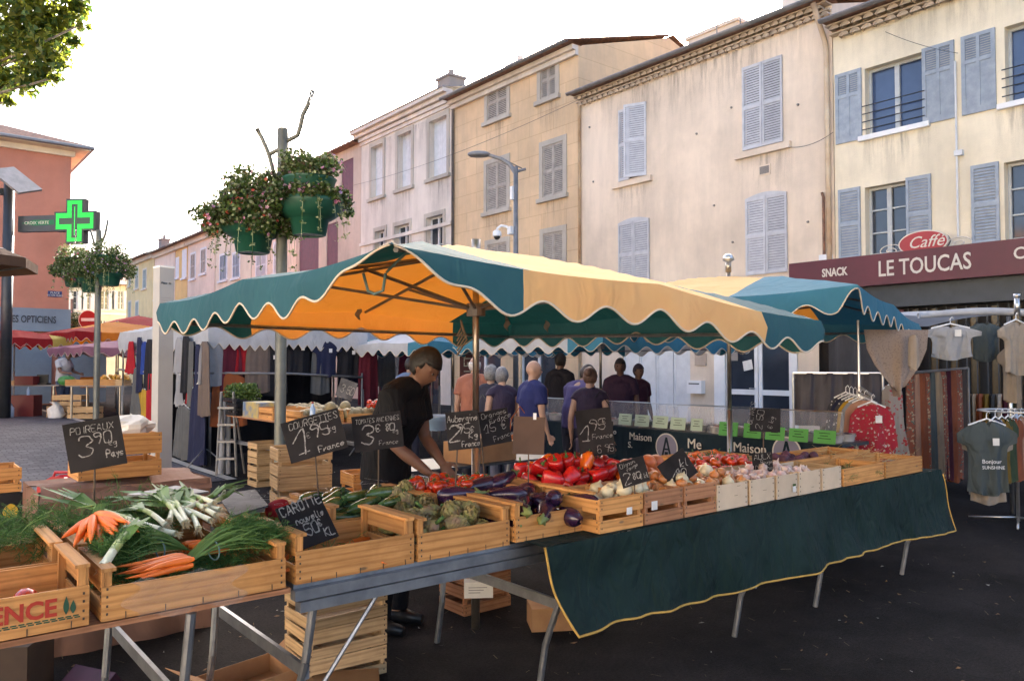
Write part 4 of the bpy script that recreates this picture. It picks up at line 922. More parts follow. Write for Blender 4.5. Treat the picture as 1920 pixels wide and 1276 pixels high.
# ================================================================ MARKET CANOPIES
def canopy(name,label,cx,cy,half,rz,zc,ze,drop,corner,mid,group=None,corners=None,wave=.4,amp=.075,lift=None,pole=True,tooth=False,split=.6,zpole=None,cap=False,base=0,hx=None,ribs=True,axis=0,poles=None,pmat='pole'):
    hx=hx or half; hy=half
    t=thing(name,label,'market canopy',(cx,cy,base),rz,group); cz=corners or (0,0,0,0)   # extra height per corner (-,-),(+,-),(+,+),(-,+)
    def zr(u,v):
        m=max(abs(u),abs(v)); z=zc+(ze-zc)*(m**1.15)
        w=[(1-u)*(1-v)/4,(1+u)*(1-v)/4,(1+u)*(1+v)/4,(1-u)*(1+v)/4]
        z+=sum((a**1.6)*c for a,c in zip(w,cz)); z-= .035*math.sin(min(abs(u),abs(v))/max(m,.01)*PI)*m
        z+=.022*NZ.noise(Vector((u*2.2+cx,v*2.2,0)))*(1-m**6)+.010*NZ.noise(Vector((u*7,v*7+cy,3)))*(1-m**6)
        return z-base
    def key(u,v): return 0 if abs((u,v)[axis])>split else 1
    mb=MB(); mb.grid(lambda a,b:Vector(((2*a-1)*hx,(2*b-1)*hy,zr(2*a-1,2*b-1))),40,40,mat=lambda a,b:key(2*a-1,2*b-1)); rf=mb.build('roof_cloth',[M[corner],M[mid]],t,True,local=True)
    pp=MB(); vb=MB(); per=[]
    def edge(s): # s in 0..4
        k=int(s)%4; f=s-int(s); return [(-1+2*f,-1),(1,-1+2*f),(1-2*f,1),(-1,1-2*f)][k]
    N=128; nw=round(2*hx/wave)
    def low(s):
        u,v=edge(s); f=s-int(s); x=f*nw*2*PI
        d=(1-abs(((f*nw)%1)*2-1))*2*amp if tooth else amp*(1-math.cos(x))
        dd=drop-2*amp+d
        if lift:
            for (wp,wm,h) in lift:
                q=((s+2)%4)-2; q=q/wp if q>0 else -q/wm
                if q<1: dd=dd*(q*q*(3-2*q))+h*(1-q)**2
        return u,v,dd
    A=[];B=[];Cc=[]
    for i in range(4*N+1):
        s=4*i/(4*N)-1e-9 if i==4*N else 4*i/(4*N)
        u,v,d=low(s); z=zr(u,v); fl=.03+.05*NZ.noise(Vector((s*6,cx,0))); A.append(Vector((u*hx,v*hy,z))); 
        B.append(Vector((u*hx*(1+fl/hx*.6),v*hy*(1+fl/hx*.6),z-d*.5))); Cc.append(Vector((u*hx*(1+fl/hx*.3*(1 if d>0 else -2)),v*hy*(1+fl/hx*.3*(1 if d>0 else -2)),z-d+(.015 if d<=0 else 0))))
    k=len(vb.v); n=len(A); vb.v+=[tuple(p) for p in A+B+Cc]
    for i in range(n-1):
        um,vm=edge(4*(i+.5)/(4*N)); mm=key(um*.99,vm*.99)
        for q in(0,1): vb.f.append((k+q*n+i,k+q*n+i+1,k+(q+1)*n+i+1,k+(q+1)*n+i)); vb.u.append([(0,0)]*4); vb.m.append(mm)
    vb.build('valance',[M[corner],M[mid]],t,True,local=True)
    pp.tube(Cc,.006,5); pp.build('edge_piping',M['piping'],t,True,local=True)
    if ribs:
        mb=MB(); hub=Vector((0,0,ze-.12-base))
        for (u,v) in((-1,-1),(0,-1),(1,-1),(1,0),(1,1),(0,1),(-1,1),(-1,0)):
            e=Vector((u*hx*.965,v*hy*.965,zr(u*.965,v*.965)-.02)); top=Vector((0,0,zc-.05-base)); mb.cyl(top,e,.011,n=6); mb.cyl(hub,top.lerp(e,.55)-Vector((0,0,.012)),.011,n=6)
        mb.cyl(hub-Vector((0,0,.04)),hub+Vector((0,0,.04)),.06,n=12)
        mb.build('rib',M['zinc'],t,local=True)
        mb=MB(); z=ze-.16-base; q=.93
        P=[Vector((-hx*q,-hy*q,z+cz[0]*.6)),Vector((hx*q,-hy*q,z+cz[1]*.6)),Vector((hx*q,hy*q,z+cz[2]*.6)),Vector((-hx*q,hy*q,z+cz[3]*.6))]
        for i in(1,2): mb.cyl(P[i],P[(i+1)%4],.014,n=6)
        mb.build('frame_tube',M['steel'],t,local=True)
    for (x,y,zb,zt_) in (poles if poles is not None else [(0,0,0,(zpole or zc+.02)-base)]):
        mb=MB(); mb.cyl((x,y,zb),(x,y,1.2),.027,n=12); mb.cyl((x,y,1.2),(x,y,zt_),.021,n=12)
        if poles is None or cap: mb.cyl((x,y,zt_-.12),(x,y,zt_),.03,n=12)
        po=mb.build('pole',M[pmat],t,True,local=True)
        if cap:
            mb=MB(); mb.lathe([(.02,zt_-.02),(.058,zt_+.0),(.05,zt_+.04),(.03,zt_+.06),(.001,zt_+.067)],n=16); mb.build('pole_cap',M['alu'],po,True,local=True)
    return t,zr
c1,z1=canopy('market_canopy','near teal and amber canopy over the vegetable tables',2.95,3.98,1.5,0,2.42,2.12,.20,'teal','amber',corners=(-.03,-.20,-.10,-.06),lift=[(.15,.30,-.0)],amp=.038,split=.57,zpole=2.45)
mb=MB() # looped guy rope under the near corner
mb.tube([W(681,512,3.3),W(690,545,3.3),W(702,551,3.3),W(718,545,3.3),W(723,512,3.3)],.007,6); 
mb.tube([W(725,510,3.3),W(745,490,3.2),W(766,470,3.1)],.006,6)
mb.build('guy_rope',M['rope'],c1)
mb=MB(); c=W(857,600,4.87)
for k in range(5): mb.tube([c+Vector((.03,0,0)),c+Vector((.05+.01*k,.02,-.04-.02*k)),c+Vector((.02,.03,-.10-.03*k))],.006,5)
mb.build('rope_knot',M['bark'],c1)
mb=MB() # cloth tails tied to the frame
for (px,py,D) in((672,575,6.0),(950,598,6.4),(1025,600,6.3)):
    p=W(px,py,D); mb=MB(); mb.grid(lambda a,b:p+Vector((.035*(a-.5)+.015*math.sin(b*7),.02*math.sin(b*5+a*2),-.10*b)),3,8); mb.build('tie_strap',M['wallg'],c1,True)
c2,z2=canopy('market_canopy','second teal and amber canopy beside the café front',6.60,4.66,1.5,rad(15.6),2.58,2.24,.2,'blue','amber',corners=(.0,-.16,-.1,-.08),lift=[(.08,.05,.03)],amp=.045,split=.35,axis=1,zpole=2.70,cap=True)
T=MT[c2.name]
# row of blue and white canopies behind
c3,_=canopy('market_canopy','blue and white canopy over the olive counter',8.5,8.3,1.6,0,2.35,2.05,.22,'blue','whitec',wave=.4,amp=.045,axis=1)
c4,_=canopy('market_canopy','blue and white canopy in front of the pink shop wall, behind the customers',8.5,12.2,1.6,0,2.35,2.05,.22,'blue','whitec',wave=.4,amp=.045,axis=1)
c5,_=canopy('market_canopy','small blue canopy with a white middle behind the vendor',8.4,17.0,1.6,0,2.5,2.10,.25,'blue','whitec',wave=.4,amp=.045,base=.12,axis=1)
# long white canopy of the clothes stall
cw,_=canopy('white_canopy','long white canopy with toothed edge over the clothes stall',5.65,16.0,3.0,0,2.70,2.38,.46,'whitec','whitec',hx=1.45,wave=.17,amp=.055,tooth=True,ribs=False,poles=[(-1.4,-2.95,0,2.38),(-1.4,0,0,2.38),(-1.4,2.9,0,2.38),(1.4,-2.95,0,2.38)],base=.0,pmat='zinc')
cx_,_=canopy('white_canopy','white canopy with wavy edge behind the near flower pole',8.3,15.6,1.5,0,2.6,2.38,.44,'whitec','whitec',wave=.45,amp=.07,ribs=False,poles=[(-1.2,-1.45,0,2.3),(1.2,-1.45,0,2.3)],pmat='zinc')
# red canopies at the left
canopy('red_canopy','red and yellow canopy with white piping at the far left',.1,24.2,1.7,0,2.85,2.55,.3,'redc','redc',base=.25,wave=.6,amp=.06,pmat='zinc')
canopy('red_canopy','red and orange scalloped canopy behind the far flower pole',6.0,27.6,1.8,rad(8),3.05,2.65,.3,'redc','orangec',base=.25,wave=.3,amp=.06,pmat='zinc')
canopy('yellow_canopy','yellow and red toothed canopy behind the white clothes stall',7.6,31.5,1.7,rad(4),3.5,3.0,.32,'yellowc','redc',base=.25,wave=.3,amp=.07,tooth=True,pmat='zinc')
canopy('mauve_canopy','faded mauve canopy low behind the fruit stall',5.4,24.6,1.4,rad(8),2.35,2.15,.25,'pinkc','pinkc',base=.25,wave=.5,amp=.05,pmat='zinc')
canopy('yellow_canopy','small yellow canopy beside the man in the white shirt',3.2,27.6,1.3,0,2.7,2.45,.3,'yellowc','redc',base=.25,wave=.3,amp=.07,tooth=True,pmat='zinc')
# white canopy on the right, seen edge on
e0=W(1722,592,8.6); e1=W(1990,588,8.6); dirE=(e1-e0); mid_=(e0+e1)/2+FWD*1.5
t=thing('white_canopy','flat white canopy seen edge-on over the right-hand clothes rails','market canopy',(mid_.x,mid_.y,0),-YAW)
hw=dirE.length/2; zE=e0.z
def zz(a): return zE+.05*math.sin(PI*a)
mb=MB(); mb.grid(lambda a,b:Vector(((2*a-1)*hw,(2*b-1)*1.5,zz(a)+.3*math.sin(PI*b)*.3)),12,8); mb.build('roof_cloth',M['whitec'],t,True,local=True)
mb=MB(); mb.tube([Vector(((2*a-1)*hw,-1.5,zz(a))) for a in [i/12 for i in range(13)]],[.03+.012*math.sin(PI*i/12) for i in range(13)],8); mb.build('edge_roll',M['whitec'],t,True,local=True)
mb=MB(); pk=MT[t.name].inverted()@W(1907,575,8.55); mb.cyl((pk.x,pk.y,zE+.0),(pk.x,pk.y,zE+.22),.028,n=10); mb.cyl((pk.x,pk.y,zE+.2),(pk.x,pk.y,zE+.24),.036,n=10); mb.cyl((pk.x,-1.4,0),(pk.x,-1.4,zE),.022); mb.build('pole',M['alu'],t,True,local=True)
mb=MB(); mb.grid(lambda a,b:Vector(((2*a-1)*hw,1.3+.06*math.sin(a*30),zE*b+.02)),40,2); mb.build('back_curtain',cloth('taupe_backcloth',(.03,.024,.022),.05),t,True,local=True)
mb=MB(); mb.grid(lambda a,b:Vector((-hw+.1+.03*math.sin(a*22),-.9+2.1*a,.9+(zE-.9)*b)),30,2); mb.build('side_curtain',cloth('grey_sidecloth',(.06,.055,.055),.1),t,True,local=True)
# white information pillar
pc_=W(306,600,6.2); t=thing('white_pillar','slender white information pillar beside the wooden crate','pillar',(pc_.x,pc_.y,0),rad(-YAW*0))
ztp=W(306,503,6.2).z
T=Matrix.Translation((pc_.x,pc_.y,0))@Matrix.Rotation(-YAW+rad(48)-PI/2*0,4,'Z'); mb=MB(); mb.box((-.058,-.058,0),(.058,.058,ztp),T); mb.build('shaft',M['pillar'],t,bevel=.006)
mb=MB(); mb.box((-.06,-.06,ztp),(.06,.06,ztp+.015),T); mb.build('cap',M['white'],t)
fr=T.to_3x3()@Vector((0,-1,0)); ri=T.to_3x3()@Vector((1,0,0))
txt('Place  41',T@Vector((-.045,-.0592,ztp-.13)),T.to_3x3()@Vector((1,0,0)),Uz,.022,M['darkm'],t,'pillar_lettering')
mb=MB()
for k in range(3): mb.box((-.045,-.0598,ztp-.24-.02*k),(.03-.02*k,-.0588,ztp-.2385-.02*k),T)
mb.build('pillar_print',M['zinc'],t)
# ================================================================ CHALK WRITING
SF={'A':"00 26 40|12 32",'B':"00 06 26 35 34 23 03|23 32 31 20 00",'C':"45 36 16 05 01 10 30 41",'D':"00 06 26 44 42 20 00",'E':"46 06 00 40|03 33",'F':"46 06 00|03 33",'G':"45 36 16 05 01 10 30 41 43 23",'I':"20 26",'K':"00 06|46 03 40",'L':"06 00 40",'M':"00 06 23 46 40",'N':"00 06 40 46",'O':"16 05 01 10 30 41 45 36 16",'P':"00 06 36 45 44 33 03",'R':"00 06 36 45 44 33 03|23 40",'S':"45 36 16 05 14 32 41 30 10 01",'T':"06 46|26 20",'U':"06 01 10 30 41 46",'V':"06 20 46",'X':"00 46|06 40",'Z':"06 46 00 40",
'0':"16 05 01 10 30 41 45 36 16",'1':"03 36 30|10 40",'2':"05 16 36 45 44 00 40",'3':"05 16 36 45 44 23 42 41 30 10 01",'4':"36 02 42|34 30",'5':"46 06 03 33 42 41 30 10 01",'6':"45 36 16 05 01 10 30 41 42 33 13 02",'8':"23 14 15 26 35 34 23 32 31 20 11 12 23",'9':"43 34 14 05 16 36 45 43 30",',':"21 1-",'€':"45 36 26 15 11 20 30 41|03 33|02 32",
'a':"33 13 02 01 10 20 33 31 40",'b':"06 00 30 31 33 03",'c':"33 13 02 01 10 30",'d':"36 30 10 01 02 13 33",'e':"02 32 33 13 02 01 10 31",'f':"36 26 15 10|03 23",'g':"33 13 02 11 31 33 3- 1-",'h':"06 00|02 13 33 30",'i':"13 10|15 15",'k':"06 00|33 01 30",'l':"16 11 20",'m':"03 00|02 13 23 20|23 33 43 40",'n':"03 00|02 13 23 32 30",'o':"13 02 01 10 20 31 32 23 13",'r':"03 00|01 12 23 33",'s':"33 13 02 31 20 00",'t':"16 11 20|04 34",'u':"03 01 10 20 31 33 30",'v':"03 10 33",'y':"03 11 33|33 1-",'z':"03 33 00 30",'-':"03 43",'_':"00 40",'x':"03 30|00 33",'q':"33 13 02 11 31 33 3-"}
def strokes(s,x,y,h,jit,r_,slant=.12,adv=1.05):
    out=[]; cx=x
    for ch in s:
        if ch==' ': cx+=h*.5; continue
        g=SF.get(ch) or SF.get(ch.upper())
        wmax=0
        for pl in g.split('|'):
            P=[]
            for q in pl.split():
                u=int(q[0]); w=-2 if q[1]=='-' else int(q[1]); wmax=max(wmax,u)
                P.append((cx+(u*.155+w*slant*.12)*h+r_.uniform(-jit,jit)*h,y+w/6*h+r_.uniform(-jit,jit)*h))
            Q=[]
            for i in range(len(P)-1):
                p0=P[max(i-1,0)];p1=P[i];p2=P[i+1];p3=P[min(i+2,len(P)-1)]
                for k in range(5):
                    t=k/5; f=[.5*(2*p1[a]+(p2[a]-p0[a])*t+(2*p0[a]-5*p1[a]+4*p2[a]-p3[a])*t*t+(3*p1[a]-p0[a]-3*p2[a]+p3[a])*t**3) for a in(0,1)]; Q.append(f)
            Q.append(P[-1]); out.append(Q)
        cx+=(wmax*.155+.20)*h*adv
    return out
def chalk(mb,T,lines,seed,d=-.0055,w=None):
    r_=random.Random(seed)
    for (s,x,y,h,th,*rot) in lines:
        a=rot[0] if rot else 0
        SS=strokes(s,0,0,h,.045,r_); mxx=max(p[0] for Q in SS for p in Q); fx=1 if not w or a or x+mxx<w*.96 else max(.35,(w*.96-x)/mxx)
        for Q in SS:
            Q=[(p[0]*fx,p[1]) for p in Q]
            Q=[(x+p[0]*math.cos(a)-p[1]*math.sin(a),y+p[0]*math.sin(a)+p[1]*math.cos(a)) for p in Q]
            th_=th*.62
            for rep in range(2):
                o=(r_.uniform(-1,1)*th*.25,r_.uniform(-1,1)*th*.25)
                for i in range(len(Q)-1):
                    p=Vector((*Q[i],0));q=Vector((*Q[i+1],0)); v=q-p
                    if v.length<1e-5: v=Vector((th*.5,0,0)); q=p+v
                    n=Vector((-v.y,v.x,0)).normalized()*th_*.5*r_.uniform(.4,1.2); e=v.normalized()*th*.25
                    if r_.random()<.12: continue
                    mb.face([T@Vector((z.x+o[0],d-rep*.0004,z.y+o[1])) for z in(p-n-e,q-n+e,q+n+e,p+n-e)])
def board(label,pc,DL,DR,lines,seed,stake=None,mat_='slate',name='price_board',tilt=0,cm='chalk',back=False,Z=None):
    """pc: the four corners tl,tr,br,bl as seen; DL, DR: distances of left and right edges"""
    tl=W(*pc[0],DL);tr=W(*pc[1],DR);br=W(*pc[2],DR-tilt);bl=W(*pc[3],DL-tilt)
    x=((tr-tl)+(br-bl)).normalized(); y=((tl-bl)+(tr-br)); n=x.cross(y).normalized()  # n towards viewer?
    z=n.cross(x); c=(tl+tr+br+bl)/4
    w=((tr-tl).length+(br-bl).length)/2; h=abs((tl-bl).dot(z)+(tr-br).dot(z))/2
    R3=Matrix((x,-n,z)).transposed(); 
    if (-n).dot(c-Vector((0,0,EYE)))<0: pass
    T=Matrix.Translation(c)@R3.to_4x4()@Matrix.Translation((-w/2,0,-h/2))
    t=thing(name,label,'price board',tuple(c),0)
    mb=MB(); mb.box((0,-.004,0),(w,.004,h),T); mb.build('slate',M[mat_],t,bevel=.002)
    mb=MB(); chalk(mb,T,[(s,xx*w,yy*h,hh*h,th,*rr) for (s,xx,yy,hh,th,*rr) in lines],seed,w=w); 
    if lines: mb.build('chalk_writing',M[cm],t)
    if stake:
        mb=MB(); a=T@Vector((w*stake[0],.008,h*.25)); b_=Vector((a.x+stake[1],a.y+(stake[3] if len(stake)>3 else 0),stake[2])); mb.cyl(a,b_,.004,n=6); mb.build('spike',M['staple'],t)
    return t,T,w,h
# ================================================================ TABLES
TZ=.82
def table(name,label,x0,x1,y0,y1,legs,z=TZ,rail=True,top='steel',zf=0):
    t=thing(name,label,'table',((x0+x1)/2,(y0+y1)/2,zf))
    mb=MB(); mb.box((x0,y0+.03,z-.018),(x1,y1-.03,z)); mb.build('table_top',M[top],t)
    if rail:
        for y in(y0,y1-.045):
            mb=MB(); mb.box((x0-.005,y,z-.058),(x1+.005,y+.045,z-.019)); mb.box((x0+.01,y-.012,z-.10),(x1-.01,y+.035,z-.062)); mb.build('rail',M['steel'],t,bevel=.003)
    for x in legs:
        for s,(ya,yb) in enumerate(((y0+.03,y0+.20),(y1-.05,y1+.02))):
            mb=MB(); p=[(x,ya,z-(.1 if rail else .02)),(x-.015,ya+.03,z*.62),(x-.03,yb-.04,z*.3),(x-.04,yb,zf)]
            for a,b in zip(p,p[1:]): mb.cyl(a,b,.017,n=8)
            mb.build('leg',M['steel'],t)
        mb=MB(); mb.box((x-.012,y0+.07,z*.56-.025),(x+.006,y1-.05,z*.56+.025)); mb.build('brace',M['steel'],t)
    mb=MB(); x=legs[0]; mb.cyl((x,y0+.08,z*.38),(x+.33,y0+.05,z-.06),.009,n=6); mb.build('diagonal_strut',M['steel'],t)
    return t
table('market_table','galvanised trestle table under the courgette and artichoke crates',1.24,3.0,2.80,3.9,[1.32,2.66])
table('market_table','long trestle table covered by the dark green drape',3.02,6.45,2.66,3.75,[4.12,5.05,6.34],rail=False)
table('market_table','low plank table under the carrot and leek crates',-.35,1.22,2.78,3.95,[-.2,.86],z=.815,rail=False,top='woodR')
# drape
t=thing('table_drape','dark green cloth with yellow edging hung along the front of the vegetable table','tablecloth',(4.4,2.62,.8))
def lerpt(x,P):
    for (a,b),(c,d) in zip(P,P[1:]):
        if x<=c: return b+(d-b)*max(0,(x-a)/(c-a))
    return P[-1][1]
BZ=[0,0,0,(2.6,.43),(3.0,.42),(3.6,.39),(4.4,.385),(5.2,.395),(6.0,.375),(6.62,.345)]
def dr_(a,b):
    x=2.34+(6.5-2.34)*a; zt=.832; xb=2.40+(6.62-2.40)*a
    zb=lerpt(2.6+(6.62-2.6)*a,BZ[3:]); k=b**.9; z=zt+(zb-zt)*b; xx=x+(xb-x)*b+.07*b*b*(1-a)**24+ .05*math.sin(b*3)*(a**12)
    y=2.635-.03*b+(.010*math.sin(x*9.3+b*1.7)+.006*math.sin(x*23+b*3)+.010*math.sin(x*3.1-b*2))*b**.7-.03*b*math.exp(-((x-4.4)/.5)**2)+.08*NZ.noise(Vector((x*2.2,b*1.2,0)))*b+.035*NZ.noise(Vector((x*6,b*1.2+x,4)))*b**.6
    return Vector((xx,y,z))
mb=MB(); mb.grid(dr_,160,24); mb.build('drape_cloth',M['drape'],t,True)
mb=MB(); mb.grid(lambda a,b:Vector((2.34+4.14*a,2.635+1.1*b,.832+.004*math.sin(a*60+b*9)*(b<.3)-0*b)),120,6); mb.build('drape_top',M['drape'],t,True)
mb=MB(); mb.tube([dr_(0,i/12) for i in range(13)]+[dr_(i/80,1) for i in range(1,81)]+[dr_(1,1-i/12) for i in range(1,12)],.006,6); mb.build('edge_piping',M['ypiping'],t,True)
# ================================================================ CRATES
def crate(label,x0,x1,y0,y1,z0,wkey='woodN',style='low',h=.185,rz=0,name='wooden_crate',group=None,base=True,local=None,side='rail'):
    w=x1-x0; d=y1-y0; t=thing(name,label,'crate',((x0+x1)/2,(y0+y1)/2,z0),rz,group)
    X,Y=w/2-.003,d/2-.003; T_=.008; wd=M[wkey]; ps=.022
    def B(nm,a,b,m=wd): mb=MB(); mb.box(a,b); return mb.build(nm,m,t,local=True)
    # corner posts
    for sx in(-1,1):
        for sy in(-1,1):
            mb=MB(); cx=sx*(X-T_-ps/2-.001); cy=sy*(Y-T_-ps/2-.001); mb.box((cx-ps/2,cy-ps/2,.004),(cx+ps/2,cy+ps/2,h-.008)); mb.build('corner_post',wd,t,local=True)
    fh={'low':h*.66,'paper':h-.01,'slat':0,'full':h*.97}[style]
    for sy in(-1,1):
        y0_,y1_=(sy*Y,sy*(Y-T_))
        if style=='slat':
            mb=MB(); mb.box((-X,y0_,.0),(X,y1_,h*.36)); mb.box((-X,y0_,h*.52),(X,y1_,h)); mb.build('side_panel',wd,t,local=True)
        else: B('side_panel',(-X,y0_,0),(X,y1_,fh),M['card'] if style=='paper' else wd)
    for sx in(-1,1):
        x0_,x1_=(sx*X,sx*(X-T_)); mb=MB(); yy=Y-T_-.0015
        if style=='paper': mb.box((x0_,-yy,0),(x1_,yy,h-.01))
        else:
            mb.box((x0_,-yy,.0),(x1_,yy,h*.38)); mb.box((x0_,-yy,h*.56),(x1_,yy,h-.008))
        mb.build('end_panel',wd,t,local=True)
        if style in('low',) and side=='rail': 
            mb=MB(); mb.box((sx*(X+.001),-Y,h-.0075),(sx*(X-.042),Y,h+.004)); mb.build('top_ledge',wd,t,local=True)
    mb=MB(); n=5
    for k in range(n):
        a=-Y+T_+.002+(2*Y-2*T_-.004)*k/n; mb.box((-X+T_+.001,a,.004),(X-T_-.001,a+(2*Y-2*T_)/n-.012,.011))
    if base: mb.build('base_slats',wd,t,local=True)
    mb=MB()
    hh=[.02,.045,.075,.1] if style=='low' else [.02,.05,h-.05,h-.02]
    for sx in(-1,1):
        for z in hh:
            if z<fh or style=='slat':
                x=sx*(X-.016); mb.box((x-.003,-Y-.0015,z-.0015),(x+.003,-Y+.001,z+.0065))
                mb.box((sx*(X+.0012),-Y+.015,z-.0015),(sx*(X-.001),-Y+.021,z+.0065))
    if style=='low':
        for k in range(5): x=-X+2*X*(k+.5)/5+.01; mb.box((x-.0015,-Y-.0015,.0),(x+.0015,-Y+.001,.022))
    mb.build('staples',M['staple'],t,local=True)
    return t
CZ=.822
cr={}
cr['ence']=crate('sunlit wooden crate at the left corner printed with two cypress trees',-.06,.545,2.80,3.19,CZ,h=.19)
cr['ence2']=crate('wooden crate holding a red pepper behind the printed crate',-.03,.535,3.21,3.62,CZ,h=.19)
cr['carF']=crate('wide wooden crate of bunched carrots wrapped at the front in film',.575,1.20,2.80,3.20,CZ,h=.165)
cr['carB']=crate('wooden crate heaped with leeks and carrots',.57,1.21,3.22,3.80,CZ,h=.17)
cr['c2']=crate('wooden crate with the new-carrot price board in it',1.235,1.76,2.80,3.22,CZ+.002,h=.185)
cr['c3']=crate('wooden crate of artichokes beside the new carrots',1.775,2.275,2.80,3.22,CZ+.002,h=.175)
cr['c4']=crate('wooden crate of aubergines at the start of the green drape',2.29,2.815,2.78,3.18,CZ+.012,h=.175)
cr['b2']=crate('wooden crate of courgettes behind the price board crate',1.60,2.14,3.26,3.72,CZ+.002,h=.185)
cr['b1']=crate('empty-fronted wooden crate with a flat slate beside the leeks',1.235,1.585,3.26,3.72,CZ+.002,h=.17)
cr['b3']=crate('wooden crate of tomatoes behind the artichokes',2.155,2.70,3.26,3.76,CZ+.002,h=.175)
cr['b4']=crate('wooden crate of red peppers under the blank brown board',2.84,3.62,3.10,3.62,CZ+.012,h=.165)
zc=CZ+.014
def xb(px): return WY(px,950,2.66).x
B5=[1123,1208,1283,1345,1404,1455,1498,1541,1580]; lab5=['slatted crate of white onions with a small label, first after the aubergines','reddish slatted crate of onions with a white price slip','reddish slatted crate showing onions through its gap']
for i in range(8):
    a,b=xb(B5[i])+.004,xb(B5[i+1])-.004
    if i<3: crate(lab5[i],a,b,2.66,3.06,zc,'woodN' if i==0 else 'woodR','slat',.165)
    else: crate(['pale paper-sided punnet crate of copper onions, leftmost of five','pale paper-sided punnet crate, second of five','pale paper-sided punnet crate with a green and white label','pale paper-sided punnet crate, fourth of five','pale paper-sided punnet crate, rightmost of five'][i-3],a,b,2.66,3.0,zc,'woodP','paper',.15,rz=r_.uniform(-.04,.04) if 'r_' in globals() else 0)
xe_=xb(1580)
crate('wooden crate of green herbs after the paper-sided crates',xe_+.02,xe_+.60,2.66,3.02,zc,'woodN','full',.12)
crate('wooden crate lined with straw at the right end of the table',xe_+.62,xe_+1.22,2.66,3.02,zc,'woodN','full',.12)
crate('wooden crate of beetroot behind the herbs',xe_-.05,xe_+.55,3.04,3.40,zc,'woodN','full',.14)
crate('straw-lined wooden crate in the back right corner of the table',xe_+.57,xe_+1.17,3.04,3.40,zc,'woodN','full',.14)
crate('open wooden crate of tomatoes in front of the navy banner',4.02,4.56,3.08,3.42,zc,'woodP','full',.15)
crate('second crate of tomatoes just before the beetroot',4.58,xe_-.07,3.08,3.42,zc,'woodP','full',.15)
crate('wooden crate of orange squash behind the onions',3.64,4.0,3.10,3.6,zc,'woodR','full',.15)
crate('wooden crate of yellow and orange peppers behind the tomatoes',xe_-.5,xe_+.1,3.44,3.8,zc,'woodN','full',.15)
# print on the left crate
t=cr['ence']; T=MT[t.name]; 
inkr=mat('red_ink',(.40,.035,.015),None,rough=.7); inkg=mat('green_ink',(.02,.07,.035),None,rough=.7)
px0=WY(0,1170,2.8).x; pe=WY(107,1150,2.80)
o=txt('PROVENCE',(0,2.8015,CZ+.048),(1,0,0),Uz,.075,inkr,t,'crate_print',off=.0022,ext=.0005,sx=.95)
xs=[v.co.x for v in o.data.vertices]; mx=max(xs); tgt=pe.x-MT[t.name].translation.x
for v in o.data.vertices: v.co.x+=tgt-mx
mb=MB()
for (px,hh,ww) in((124,.058,.009),(137,.043,.009)):
    x=WY(px,1150,2.8).x; z=CZ+.045; n=10
    mb.prism([(x-ww*math.sin(PI*k/n)*(1-k/n*.55)*1.2,z+hh*k/n) for k in range(n+1)]+[(x+ww*math.sin(PI*k/n)*(1-k/n*.55)*1.2,z+hh*k/n) for k in range(n,-1,-1)],lambda u,w,d:Vector((u,d,w)),2.8008,2.8018)
x=px0-.1
while x<WY(142,1150,2.8).x: mb.box((x,2.801,CZ+.036),(x+.016,2.802,CZ+.040)); mb.box((x+.004,2.801,CZ+.030),(x+.02,2.802,CZ+.034)); x+=.021
mb.build('crate_print',inkg,t)
# cling film on the carrot crate front
film=mat('cling_film',(.6,.55,.5),None,rough=.12,spec=.8); nt=film.node_tree; bs=[n for n in nt.nodes if n.type=='BSDF_PRINCIPLED'][0]; bs.inputs['Alpha'].default_value=.13
mb=MB(); mb.grid(lambda a,b:Vector((.66+.36*a+.03*math.sin(b*9),2.792-.006*abs(math.sin(a*31+b*7))-.004*abs(math.sin(a*77-b*23)),CZ+.115-.125*b+.012*math.sin(a*13))),60,14)
mb.build('cling_film',film,cr['carF'])
# labels on crates
for (px,py,w,h,k) in((1180,957,.04,.035,0),(1227,947,.045,.045,0),(1489,914,.035,.05,1),(1434,918,.04,.002,2),(1524,912,.03,.002,2),(1380,928,.03,.002,2),(1385,910,.03,.002,2)):
    p=WY(px,py,2.6585); tt=thing('paper_label',{0:'small white paper label stapled to an onion crate',1:'green and white paper label on a pale crate',2:'faint stamped line on a pale crate front'}[k],'label',tuple(p),0,'labels on the small crates')
    mb=MB(); mb.box((p.x-w/2,2.6572,p.z-h/2),(p.x+w/2,2.6585,p.z+h/2)); mb.build('slip',M['paper'] if k<2 else M['staple'],tt)
    if k==1: mb=MB(); mb.box((p.x-w/2,2.6562,p.z+h/2-.014),(p.x+w/2,2.6571,p.z+h/2)); mb.build('green_band',M['leaf'],tt)
# ================================================================ PRODUCE
def rib(n,a): return lambda t,z:a*math.cos(n*t)
def proto(name,mb,m,smooth=True):
    o=mb.build(name,m,None,smooth); return o
P_={}
mt_tom=mat('tomato_skin',(.42,.018,.006),(.50,.05,.01),4,.22,coat=.4,rnd=.15); mt_cal=mat('calyx_green',(.05,.11,.02),None,rough=.7)
mt_yel=mat('yellow_red_tomato_skin',(.52,.10,.01),(.45,.03,.01),4,.22,coat=.4,rnd=.15)
mt_pep=mat('red_pepper_skin',(.42,.008,.008),(.32,.006,.01),4,.3,coat=.25,rnd=.3); mt_pepo=mat('orange_pepper_skin',(.62,.13,.01),(.55,.08,.01),4,.16,coat=.6,rnd=.1)
mt_aub=mat('aubergine_skin',(.018,.006,.022),(.03,.01,.035),3,.26,coat=.3); mt_cou=mat('courgette_skin',(.03,.075,.02),(.09,.14,.045),30,.25,coat=.4,rnd=.2)
